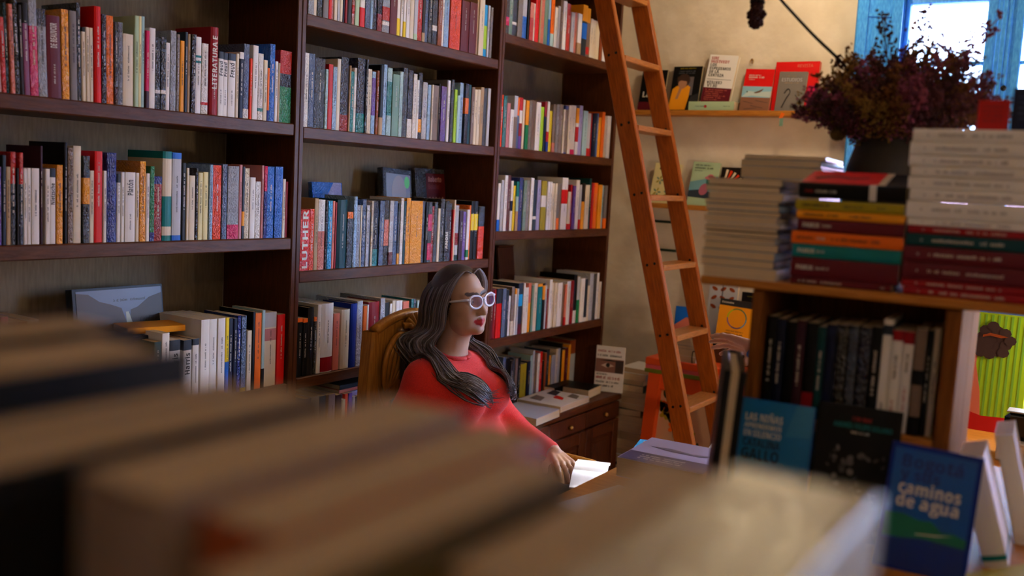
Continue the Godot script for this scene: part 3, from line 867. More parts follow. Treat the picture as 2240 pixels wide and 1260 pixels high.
func row_of_left_bay_middle_shelf():
	shelf("left bay middle shelf", 1.362, -2.272)
	bk(-1.2755, -1.2891, 0.187, "violet", "w", "violet shrink-wrapped book, left bay middle shelf", 0.14)
	bk(-1.2901, -1.3000, 0.215, "slate", "; type:light_ink:1:0.55:0.35", "thin slate paperback, left bay middle shelf, right of a violet one", 0.15)
	bk(-1.3004, -1.3116, 0.188, "tan", "; type:dark_ink:0:0.6:0.5", "tan paperback with small spine type, left bay middle shelf", 0.15)
	bk(-1.3123, -1.3253, 0.224, "red", "w; band:slate:0:0.66; type:light_ink:0:0.6:0.5", "red shrink-wrapped book, left bay middle shelf, right of a tan one", 0.135)
	bk(-1.3260, -1.3314, 0.186, "dark brown", "", "thin dark brown paperback, left bay middle shelf", 0.14)
	bk(-1.3318, -1.3419, 0.223, "red", "w; band:slate:0:0.66; type:light_ink:3:0.55:0.5", "thin red shrink-wrapped book, left bay middle shelf, right of a dark brown one", 0.155)
	bk(-1.3426, -1.3514, 0.186, "white", "; type:dark_ink:4:0.6:0.5", "thin white paperback, left bay middle shelf, right of a red one", 0.14)
	bk(-1.3521, -1.3624, 0.187, "white", "; type:dark_ink:7:0.55:0.5", "thin white paperback with small spine type, left bay middle shelf, eighth from left", 0.14)
	bk(-1.3628, -1.3833, 0.187, "white", "; type:dark_ink:2:0.55:0.35", "white paperback, left bay middle shelf, left of a plum one", 0.155)
	bk(-1.3843, -1.3914, 0.242, "plum", "h; type:light_ink:4:.58:.4", "thin plum hardback, left bay middle shelf", 0.15)
	bk(-1.3974, -1.4098, 0.187, "white", "; type:dark_ink:7:0.55:0.5", "white paperback, left bay middle shelf, right of a plum one", 0.155)
	bk(-1.4102, -1.4267, 0.189, "white", "; band:slate:0.88:1; title:Nietzsche:dark_ink:0.66:0.28", "white paperback, left bay middle shelf, left of an amber one", 0.15)
	bk(-1.4274, -1.4441, 0.198, "amber", "w; type:dark_ink:6:.58:.4", "amber shrink-wrapped book, left bay middle shelf, right of a white one", 0.14)
	bk(-1.4485, -1.4580, 0.255, "black", "h; type:light_ink:1:0.55:0.45", "thin tall black hardback, left bay middle shelf, right of an amber one", 0.155)
	bk(-1.4588, -1.4740, 0.242, "taupe", "w; type:dark_ink:7:0.65:0.5", "taupe shrink-wrapped book with small spine type, left bay middle shelf", 0.135)
	bk(-1.4747, -1.4969, 0.248, "cream", "; type:dark_ink:0:0.55:0.35", "tall cream paperback, left bay middle shelf, right of a taupe one", 0.135)
	bk(-1.4999, -1.5187, 0.224, "slate", "w; band:amber:0.45:0.75", "slate shrink-wrapped book, left bay middle shelf, right of a cream one", 0.15)
	bk(-1.5198, -1.5326, 0.187, "cream", "; type:dark_ink:5:0.65:0.5", "cream paperback, left bay middle shelf, left of a bright red one", 0.135)
	bk(-1.5337, -1.5572, 0.238, "bright red", "; type:light_ink:1:0.65:0.5", "bright red paperback with small spine type, left bay middle shelf", 0.14)
	bk(-1.5584, -1.5679, 0.188, "white", "; type:dark_ink:4:0.55:0.5", "thin white paperback, left bay middle shelf, right of a bright red one", 0.155)
	bk(-1.5699, -1.5988, 0.236, "royal blue", "w h", "royal blue shrink-wrapped hardback, left bay middle shelf", 0.135)
	bk(-1.6000, -1.6114, 0.182, "white", "; band:slate:0.87:1; type:dark_ink:7:0.65:0.45", "short white paperback, left bay middle shelf, right of a royal blue one", 0.155)
	bk(-1.6118, -1.6225, 0.186, "white", "; type:dark_ink:5:0.6:0.45", "thin white paperback with small spine type, left bay middle shelf, 23th from left", 0.14)
	bk(-1.6229, -1.6549, 0.187, "white", "; title:Platón:dark_ink:0.78:0.22; type:dark_ink:4:.3:.25", "white paperback, left bay middle shelf, left of a cream one", 0.15)
	bk(-1.6557, -1.6667, 0.186, "cream", "; type:dark_ink:3:0.55:0.45", "thin cream paperback, left bay middle shelf, right of a white one", 0.15)
	bk(-1.6692, -1.6880, 0.218, "amber", "w; type:dark_ink:2:0.6:0.45", "amber shrink-wrapped book, left bay middle shelf, right of a cream one", 0.14)
	bk(-1.6889, -1.7005, 0.186, "white", "; type:dark_ink:4:0.6:0.5", "white paperback, left bay middle shelf, right of an amber one", 0.155)
	bk(-1.7014, -1.7157, 0.206, "green", "w; band:royal blue:0:0.12", "green shrink-wrapped book with royal blue foot, left bay middle shelf", 0.155)
	bk(-1.7166, -1.7435, 0.179, "crimson", "w; band:royal blue:0.88:1; type:light_ink:2:0.6:0.5", "short crimson shrink-wrapped book, left bay middle shelf, right of a green one", 0.15)
	bk(-1.7444, -1.7754, 0.249, "teal", "h; band:cream:0.50:0.92; band:cream:0.06:0.16", "tall teal hardback banded cream, left bay middle shelf", 0.155)
	bk(-1.7767, -1.8079, 0.247, "pale grey", "; band:bright blue:0.93:1; band:bright blue:0:0.06; type:dark_ink:4:0.55:0.45", "tall pale grey paperback with bright blue top, left bay middle shelf", 0.135)
	bk(-1.8102, -1.8251, 0.220, "black", "; type:light_ink:3:0.65:0.5", "black paperback, left bay middle shelf, right of a pale grey one", 0.135)
	bk(-1.8260, -1.8345, 0.206, "cream", "", "thin cream paperback, left bay middle shelf, right of a black one", 0.135)
	bk(-1.8354, -1.8562, 0.185, "cream", "; type:dark_ink:2:0.65:0.35", "cream paperback, left bay middle shelf, right of a cream one", 0.135)
	bk(-1.8572, -1.8658, 0.207, "navy", "w; type:light_ink:3:.58:.4", "thin navy shrink-wrapped book, left bay middle shelf", 0.15)
	bk(-1.8667, -1.8826, 0.194, "pale yellow", "; type:dark_ink:1:0.65:0.5", "pale yellow paperback, left bay middle shelf, right of a navy one", 0.15)
	bk(-1.8836, -1.9026, 0.197, "pale yellow", "; type:dark_ink:3:0.65:0.35", "pale yellow paperback, left bay middle shelf, right of a pale yellow one", 0.155)
	bk(-1.9036, -1.9164, 0.219, "pale blue", "w; type:dark_ink:2:.58:.4", "pale blue shrink-wrapped book, left bay middle shelf", 0.14)
	bk(-1.9178, -1.9493, 0.218, "orange red", "w; type:light_ink:4:.58:.4", "orange red shrink-wrapped book, left bay middle shelf", 0.135)
	bk(-1.9513, -1.9705, 0.223, "slate blue", "w", "slate blue shrink-wrapped book, left bay middle shelf", 0.155)
	bk(-1.9715, -2.0139, 0.218, "silver", "w; band:magenta:0:0.20", "thick silver shrink-wrapped book with magenta foot, left bay middle shelf", 0.135)
	bk(-2.0149, -2.0270, 0.223, "dusty pink", "; type:dark_ink:2:0.6:0.35", "dusty pink paperback, left bay middle shelf, right of a silver one", 0.14)
	bk(-2.0281, -2.0381, 0.218, "slate", "; band:amber:0.18:0.38", "thin slate paperback, left bay middle shelf, right of a dusty pink one", 0.155)
	bk(-2.0397, -2.0594, 0.214, "cream", "w; type:dark_ink:3:0.6:0.45", "cream shrink-wrapped book, left bay middle shelf, left of a white one", 0.135)
	bk(-2.0605, -2.0821, 0.187, "white", "; type:dark_ink:5:0.65:0.35", "white paperback, left bay middle shelf, right of a cream one", 0.15)
	bk(-2.0837, -2.1051, 0.175, "white", "w; type:dark_ink:6:0.6:0.35", "short white shrink-wrapped book, left bay middle shelf, left of a dusty pink one", 0.14)
	bk(-2.1062, -2.1161, 0.225, "dusty pink", "; type:dark_ink:2:0.6:0.45", "thin dusty pink paperback, left bay middle shelf, right of a white one", 0.14)
	bk(-2.1172, -2.1294, 0.224, "magenta", "w; band:royal blue:0:0.65", "magenta shrink-wrapped book with royal blue foot, left bay middle shelf", 0.14)
	bk(-2.1306, -2.1593, 0.222, "bright blue", "w; type:light_ink:5:.58:.4", "bright blue shrink-wrapped book, left bay middle shelf, right of a magenta one", 0.14)
	bk(-2.1604, -2.1930, 0.224, "bright blue", "w", "bright blue shrink-wrapped book, left bay middle shelf, right of a bright blue one", 0.155)
	bk(-2.1948, -2.2076, 0.186, "cream", "; type:dark_ink:0:0.55:0.5", "cream paperback, left bay middle shelf, right of a bright blue one", 0.14)
	bk(-2.2093, -2.2210, 0.178, "crimson", "", "short crimson paperback, left bay middle shelf, right of a cream one", 0.15)

func row_of_left_bay_lower_shelf():
	shelf("left bay lower shelf", 0.885, -2.272)
	bk(-1.2861, -1.3044, 0.303, "dusty pink", "; type:dark_ink:7:0.55:0.5", "tall dusty pink paperback, left bay lower shelf, right of the upright", 0.155)
	bk(-1.3061, -1.3297, 0.288, "dusty pink", "; type:light_ink:3:0.65:0.5", "tall dusty pink paperback, left bay lower shelf, right of a dusty pink one", 0.155)
	bk(-1.3314, -1.3520, 0.287, "crimson", "; type:light_ink:2:0.65:0.35", "tall crimson paperback with small spine type, left bay lower shelf", 0.155)
	bk(-1.3537, -1.3817, 0.290, "white", "; type:dark_ink:4:0.55:0.45", "tall white paperback, left bay lower shelf, right of a crimson one", 0.155)
	bk(-1.3835, -1.4103, 0.270, "amber", "", "tall amber paperback, left bay lower shelf", 0.155)
	bk(-1.4121, -1.4357, 0.264, "tan", "; type:dark_ink:3:0.6:0.45", "tall tan paperback with small spine type, left bay lower shelf", 0.14)
	bk(-1.7216, -1.7456, 0.192, "dark teal", "; type:light_ink:7:0.65:0.5", "dark teal paperback with small spine type, left bay lower shelf", 0.15)
	bk(-1.7474, -1.7732, 0.214, "white", "; type:dark_ink:0:0.65:0.5", "white paperback, left bay lower shelf, right of a dark teal one", 0.15)
	bk(-1.7746, -1.8106, 0.191, "white", "; band:slate:0.84:1; title:Harris:dark_ink:0.62:0.34", "thick white paperback with slate top, left bay lower shelf, ninth from left", 0.135)
	bk(-1.8218, -1.8507, 0.186, "white", "; band:slate:0.84:1; title:Harris:dark_ink:0.62:0.34", "white paperback with slate top, left bay lower shelf, tenth from left", 0.14)
	bk(-1.8526, -1.8753, 0.187, "white", "; band:slate:0.90:1; type:dark_ink:4:0.55:0.5", "white paperback with slate top, left bay lower shelf, eleventh from left", 0.135)
	bk(-1.8841, -1.9166, 0.240, "white", "; type:dark_ink:3:0.55:0.35", "white paperback with small spine type, left bay lower shelf, twelfth from left", .2)
	bk(-1.9176, -1.9451, 0.239, "white", "; type:dark_ink:2:0.6:0.35", "white paperback with small spine type, left bay lower shelf, thirteenth from left", .2)
	bk(-1.9462, -1.9737, 0.239, "white", "; type:dark_ink:4:0.55:0.5", "white paperback, left bay lower shelf, left of a lemon one", .2)
	bk(-1.9742, -1.9876, 0.239, "lemon", "; band:bright blue:0:0.43; type:dark_ink:3:0.55:0.5", "lemon paperback with bright blue foot, left bay lower shelf", 0.155)
	bk(-1.9887, -2.0080, 0.235, "navy", "; type:light_ink:1:0.55:0.5", "navy paperback, left bay lower shelf, right of a lemon one", .2)
	bk(-2.0090, -2.0232, 0.233, "navy", "; type:light_ink:3:0.65:0.45", "navy paperback, left bay lower shelf, right of a navy one", 0.135)
	bk(-2.0243, -2.0381, 0.240, "royal blue", "w; type:light_ink:0:0.6:0.35", "royal blue shrink-wrapped book with small spine type, left bay lower shelf", 0.155)
	bk(-2.0392, -2.0590, 0.239, "slate blue", "w; band:lemon:0:0.05", "slate blue shrink-wrapped book with lemon foot, left bay lower shelf", 0.135)
	bk(-2.0612, -2.0791, 0.190, "cream", "; type:dark_ink:3:0.55:0.5", "cream paperback, left bay lower shelf, right of a slate blue one", 0.15)
	bk(-2.0802, -2.0917, 0.248, "black", "", "tall black paperback, left bay lower shelf", 0.155)
	bk(-2.0928, -2.1188, 0.242, "orange", "; type:dark_ink:0:0.65:0.5", "orange paperback with small spine type, left bay lower shelf", 0.135)
	bk(-2.1200, -2.1329, 0.249, "pale teal", "; band:black:0:0.25", "tall pale teal paperback with black foot, left bay lower shelf", 0.14)
	bk(-2.1357, -2.1859, 0.239, "cream", "; band:pale grey:0.80:1; band:dusty pink:0.62:0.78; type:dark_ink:4:0.55:0.5", "thick cream paperback, left bay lower shelf, right of a pale teal one", 0.155)
	bk(-2.1877, -2.2210, 0.229, "bright red", "; type:light_ink:6:0.6:0.5", "bright red paperback with small spine type, left bay lower shelf", 0.155)

func row_of_centre_bay_top_shelf():
	shelf("centre bay top shelf", 2.073, -2.272)
	bk(-2.2724, -2.2799, 0.187, "crimson", "; type:light_ink:1:.58:.4", "thin crimson paperback, centre bay top shelf, right of the upright", 0.155)
	bk(-2.2810, -2.3066, 0.194, "silver", "w; type:dark_ink:6:.58:.4", "silver shrink-wrapped book, centre bay top shelf, right of a crimson one", 0.135)
	bk(-2.3077, -2.3217, 0.177, "cream", "; type:dark_ink:7:.58:.4", "short cream paperback, centre bay top shelf, right of a silver one", 0.15)
	bk(-2.3239, -2.3452, 0.196, "slate", "w; type:light_ink:3:.58:.4", "slate shrink-wrapped book, centre bay top shelf, right of a cream one", 0.14)
	bk(-2.3474, -2.3724, 0.198, "warm grey", "", "warm grey paperback, centre bay top shelf, right of a slate one", 0.15)
	bk(-2.3735, -2.3880, 0.202, "bright red", "", "bright red paperback, centre bay top shelf", 0.135)
	bk(-2.3886, -2.4004, 0.201, "dusty pink", "w; type:dark_ink:6:.58:.4", "dusty pink shrink-wrapped book, centre bay top shelf, right of a bright red one", 0.15)
	bk(-2.4016, -2.4163, 0.182, "cream", "; type:dark_ink:7:.58:.4", "short cream paperback, centre bay top shelf, right of a dusty pink one", 0.15)
	bk(-2.4175, -2.4289, 0.189, "pale grey", "; type:dark_ink:4:.58:.4", "pale grey paperback, centre bay top shelf, left of a cream one", 0.135)
	bk(-2.4301, -2.4434, 0.160, "cream", "", "short cream paperback, centre bay top shelf, right of a pale grey one", 0.135)
	bk(-2.4445, -2.4521, 0.182, "navy", "", "thin short navy paperback, centre bay top shelf, right of a cream one", 0.135)
	bk(-2.4532, -2.4649, 0.185, "crimson", "", "crimson paperback, centre bay top shelf, right of a navy one", 0.155)
	bk(-2.4661, -2.4873, 0.196, "dark brown", "", "dark brown paperback, centre bay top shelf, right of a crimson one", 0.135)
	bk(-2.4885, -2.5015, 0.188, "dusty pink", "w; band:red:0.20:0.35", "dusty pink shrink-wrapped book, centre bay top shelf, right of a dark brown one", 0.155)
	bk(-2.5027, -2.5231, 0.180, "pale green", "", "short pale green paperback, centre bay top shelf", 0.155)
	bk(-2.5274, -2.5517, 0.186, "white", "; band:bright red:0:0.35", "white paperback, centre bay top shelf, right of a pale green one", 0.15)
	bk(-2.5535, -2.5782, 0.199, "slate blue", "w", "slate blue shrink-wrapped book, centre bay top shelf, right of a white one", 0.14)
	bk(-2.5794, -2.5925, 0.191, "pale blue", "; type:dark_ink:0:.58:.4", "pale blue paperback, centre bay top shelf, right of a slate blue one", 0.155)
	bk(-2.5938, -2.6151, 0.195, "navy", "w; type:light_ink:4:.58:.4", "navy shrink-wrapped book, centre bay top shelf, right of a pale blue one", 0.155)
	bk(-2.6158, -2.6393, 0.196, "navy", "w; band:crimson:0:0.30", "navy shrink-wrapped book, centre bay top shelf, right of a navy one", 0.155)
	bk(-2.6399, -2.6780, 0.210, "silver", "w; band:red:0.20:0.42; band:white:0.12:0.18", "thick silver shrink-wrapped book, centre bay top shelf, right of a navy one", 0.14)
	bk(-2.6813, -2.7202, 0.202, "maroon", "; type:light_ink:6:0.65:0.35", "thick maroon paperback, centre bay top shelf, right of a silver one", 0.155)
	bk(-2.7215, -2.7423, 0.205, "white", "; band:lemon:0:0.30", "white paperback, centre bay top shelf, right of a maroon one", 0.135)
	bk(-2.7430, -2.7558, 0.204, "white", "; type:dark_ink:6:.58:.4", "white paperback, centre bay top shelf, 24th from left", 0.155)
	bk(-2.7565, -2.7701, 0.203, "white", "; band:lemon:0:0.27", "white paperback with lemon foot, centre bay top shelf, twentieth from right", 0.15)
	bk(-2.7714, -2.7906, 0.206, "white", "; type:dark_ink:3:.58:.4", "white paperback, centre bay top shelf, left of a cream one", 0.15)
	bk(-2.7920, -2.8142, 0.206, "cream", "", "cream paperback, centre bay top shelf, right of a white one", 0.14)
	bk(-2.8149, -2.8359, 0.215, "pale grey", "; band:pale green:0:0.10", "pale grey paperback, centre bay top shelf, left of a red one", 0.14)
	bk(-2.8373, -2.8649, 0.211, "red", "w; type:light_ink:7:.58:.4", "red shrink-wrapped book, centre bay top shelf", 0.14)
	bk(-2.8664, -2.8843, 0.208, "dark brown", "; band:tan:0:0.16", "dark brown paperback, centre bay top shelf, right of a red one", 0.15)
	bk(-2.8857, -2.9038, 0.207, "slate blue", "w", "slate blue shrink-wrapped book, centre bay top shelf, right of a dark brown one", 0.14)
	bk(-2.9053, -2.9257, 0.215, "slate", "w; type:light_ink:0:0.65:0.5", "slate shrink-wrapped book, centre bay top shelf, right of a slate blue one", 0.14)
	bk(-2.9272, -2.9560, 0.212, "slate", "w; band:white:0.24:0.33", "slate shrink-wrapped book, centre bay top shelf, right of a slate one", 0.155)
	bk(-2.9590, -2.9853, 0.222, "rust", "w; type:light_ink:4:.58:.4", "rust shrink-wrapped book, centre bay top shelf", 0.15)
	bk(-2.9868, -3.0012, 0.209, "white", "; type:dark_ink:6:.58:.4", "white paperback, centre bay top shelf, right of a rust one", 0.135)
	bk(-3.0027, -3.0333, 0.218, "pale blue", "w; type:dark_ink:6:.58:.4", "pale blue shrink-wrapped book, centre bay top shelf, right of a white one", 0.155)
	bk(-3.0356, -3.1022, 0.218, "orange red", "w; type:dark_ink:3:0.55:0.45", "thick orange red shrink-wrapped book, centre bay top shelf", 0.155)
	bk(-3.1094, -3.1611, 0.194, "maroon", "; type:light_ink:1:0.65:0.45", "thick maroon paperback, centre bay top shelf, right of an orange red one", 0.155)
	bk(-3.1627, -3.2131, 0.197, "maroon", "; type:light_ink:4:0.65:0.5", "thick maroon paperback, centre bay top shelf, right of a maroon one", 0.14)
	bk(-3.2164, -3.2274, 0.229, "tan", "", "thin tan paperback, centre bay top shelf", 0.15)
	bk(-3.2290, -3.2629, 0.228, "cream", "; type:dark_ink:6:0.6:0.35", "cream paperback, centre bay top shelf, right of a tan one", 0.155)
	bk(-3.2646, -3.2878, 0.204, "cyan", "; band:lime:0.15:0.60", "cyan paperback banded lime, centre bay top shelf", 0.14)
	bk(-3.2895, -3.3043, 0.205, "pale grey", "; type:dark_ink:5:.58:.4", "pale grey paperback, centre bay top shelf, right of a cyan one", 0.14)
	bk(-3.3060, -3.3226, 0.201, "warm grey", "w", "warm grey shrink-wrapped book, centre bay top shelf, right of a pale grey one", 0.155)

func row_of_centre_bay_second_shelf():
	shelf("centre bay second shelf", 1.718, -2.272)
	bk(-2.2758, -2.2951, 0.234, "white", "w; type:dark_ink:7:0.55:0.35", "white shrink-wrapped book, centre bay second shelf, right of the upright", 0.14)
	bk(-2.2962, -2.3217, 0.235, "slate blue", "w; type:light_ink:3:.58:.4", "slate blue shrink-wrapped book, centre bay second shelf", 0.135)
	bk(-2.3228, -2.3694, 0.225, "slate", "w; type:light_ink:3:0.6:0.45", "thick slate shrink-wrapped book, centre bay second shelf, right of a slate blue one", 0.14)
	bk(-2.3705, -2.3829, 0.194, "pale teal", "w", "pale teal shrink-wrapped book, centre bay second shelf, right of a slate one", 0.155)
	bk(-2.3840, -2.4051, 0.212, "red", "", "red paperback, centre bay second shelf", 0.14)
	bk(-2.4062, -2.4258, 0.207, "pale blue", "w; type:dark_ink:0:.58:.4", "pale blue shrink-wrapped book, centre bay second shelf, right of a red one", 0.15)
	bk(-2.4269, -2.4438, 0.235, "cream", "", "cream paperback, centre bay second shelf, left of a navy one", 0.135)
	bk(-2.4449, -2.4845, 0.244, "navy", "h w; band:crimson:0:0.22", "thick tall navy shrink-wrapped hardback, centre bay second shelf, right of a cream one", 0.14)
	bk(-2.4856, -2.4928, 0.220, "tan", "; type:dark_ink:0:.58:.4", "thin tan paperback, centre bay second shelf, right of a navy one", 0.15)
	bk(-2.4934, -2.5114, 0.202, "teal", "w; type:light_ink:3:.58:.4", "teal shrink-wrapped book, centre bay second shelf", 0.15)
	bk(-2.5127, -2.5248, 0.216, "white", "w", "white shrink-wrapped book, centre bay second shelf, right of a teal one", 0.135)
	bk(-2.5266, -2.5666, 0.251, "navy", "h w; band:teal:0:0.26", "thick tall navy shrink-wrapped hardback, centre bay second shelf, left of a slate one", 0.155)
	bk(-2.5684, -2.5796, 0.251, "slate", "w; type:light_ink:7:.58:.4", "tall slate shrink-wrapped book, centre bay second shelf, right of a navy one", 0.14)
	bk(-2.5809, -2.6023, 0.221, "cream", "w; type:dark_ink:3:0.6:0.35", "cream shrink-wrapped book, centre bay second shelf, right of a slate one", 0.14)
	bk(-2.6042, -2.6239, 0.215, "pale blue", "w; band:violet:0.30:0.90", "pale blue shrink-wrapped book, centre bay second shelf, right of a cream one", 0.15)
	bk(-2.6264, -2.6386, 0.221, "rust", "w; type:light_ink:5:.58:.4", "rust shrink-wrapped book, centre bay second shelf", 0.15)
	bk(-2.6399, -2.6606, 0.242, "black", "h; band:tan:0:0.25", "black hardback with tan foot, centre bay second shelf", 0.14)
	bk(-2.6619, -2.6809, 0.247, "pale blue", "w; type:dark_ink:4:.58:.4", "tall pale blue shrink-wrapped book, centre bay second shelf, right of a black one", 0.135)
	bk(-2.6835, -2.7087, 0.238, "pale teal", "w; band:teal:0.30:0.80", "pale teal shrink-wrapped book, centre bay second shelf, right of a pale blue one", 0.14)
	bk(-2.7113, -2.7490, 0.219, "sage", "; type:light_ink:1:0.65:0.35", "thick sage paperback with small spine type, centre bay second shelf", 0.15)
	bk(-2.7504, -2.7695, 0.233, "pale teal", "w", "pale teal shrink-wrapped book, centre bay second shelf, right of a sage one", 0.135)
	bk(-2.7709, -2.7964, 0.249, "slate", "w", "tall slate shrink-wrapped book, centre bay second shelf, right of a pale teal one", 0.135)
	bk(-2.7992, -2.8265, 0.244, "navy", "w; band:white:0:0.28", "tall navy shrink-wrapped book, centre bay second shelf, right of a slate one", 0.14)
	bk(-2.8279, -2.8491, 0.234, "white", "w; type:dark_ink:7:.58:.4", "white shrink-wrapped book, centre bay second shelf, right of a navy one", 0.135)
	bk(-2.8506, -2.8641, 0.214, "white", "; type:dark_ink:5:0.65:0.45", "white paperback, centre bay second shelf, right of a white one", 0.15)
	bk(-2.8656, -2.8879, 0.243, "navy", "w; band:amber:0.10:0.30; band:navy:0:0.10", "navy shrink-wrapped book, centre bay second shelf, left of a pale grey one", 0.14)
	bk(-2.8894, -2.9186, 0.211, "pale grey", "w; type:dark_ink:5:.58:.4", "pale grey shrink-wrapped book, centre bay second shelf, right of a navy one", 0.155)
	bk(-2.9215, -2.9400, 0.205, "pale blue", "w", "pale blue shrink-wrapped book, centre bay second shelf, right of a pale grey one", 0.155)
	bk(-2.9415, -2.9504, 0.207, "cream", "; type:dark_ink:7:.58:.4", "thin cream paperback, centre bay second shelf, left of a taupe one", 0.14)
	bk(-2.9519, -2.9881, 0.207, "taupe", "; type:dark_ink:6:0.55:0.5", "thick taupe paperback, centre bay second shelf, right of a cream one", 0.14)
	bk(-2.9896, -2.9987, 0.216, "dark brown", "; type:light_ink:1:.58:.4", "thin dark brown paperback, centre bay second shelf", 0.155)
	bk(-3.0002, -3.0318, 0.208, "violet", "w; type:light_ink:4:.58:.4", "violet shrink-wrapped book, centre bay second shelf", 0.14)
	bk(-3.0349, -3.0442, 0.235, "warm grey", "", "thin warm grey paperback, centre bay second shelf", 0.14)
	bk(-3.0457, -3.0629, 0.235, "white", "; type:dark_ink:3:.58:.4", "white paperback, centre bay second shelf, right of a warm grey one", 0.135)
	bk(-3.0645, -3.0826, 0.241, "slate", "w", "slate shrink-wrapped book, centre bay second shelf, right of a white one", 0.135)
	bk(-3.0850, -3.1033, 0.205, "lime", "; type:dark_ink:6:.58:.4", "lime paperback, centre bay second shelf", 0.14)
	bk(-3.1049, -3.1226, 0.184, "pale teal", "", "pale teal paperback, centre bay second shelf, right of a lime one", 0.14)
	bk(-3.1242, -3.1469, 0.235, "pale blue", "w; type:dark_ink:0:.58:.4", "pale blue shrink-wrapped book, centre bay second shelf, right of a pale teal one", 0.135)
	bk(-3.1600, -3.1830, 0.236, "navy", "w; band:orange:0.50:0.76", "navy shrink-wrapped book, centre bay second shelf, right of a pale blue one", 0.14)
	bk(-3.1847, -3.1996, 0.234, "dark teal", "; type:dark_ink:5:0.6:0.45", "dark teal paperback with small spine type, centre bay second shelf", 0.155)
	bk(-3.2038, -3.2248, 0.227, "taupe", "; type:light_ink:5:.58:.4", "taupe paperback, centre bay second shelf, right of a dark teal one", 0.135)
	bk(-3.2256, -3.2451, 0.220, "cream", "; type:dark_ink:3:0.65:0.35", "cream paperback, centre bay second shelf, right of a taupe one", 0.155)
	bk(-3.2459, -3.2664, 0.222, "cream", "; type:dark_ink:4:0.55:0.35", "cream paperback, centre bay second shelf, right of a cream one", 0.15)
	bk(-3.2673, -3.2897, 0.234, "tan", "; type:dark_ink:4:0.55:0.35", "tan paperback, centre bay second shelf, right of a cream one", 0.15)
	bk(-3.2932, -3.3149, 0.232, "slate", "w", "slate shrink-wrapped book, centre bay second shelf, right of a tan one", 0.15)
	bk(-3.3167, -3.3369, 0.234, "pale grey", "", "pale grey paperback, centre bay second shelf, right of a slate one", 0.14)

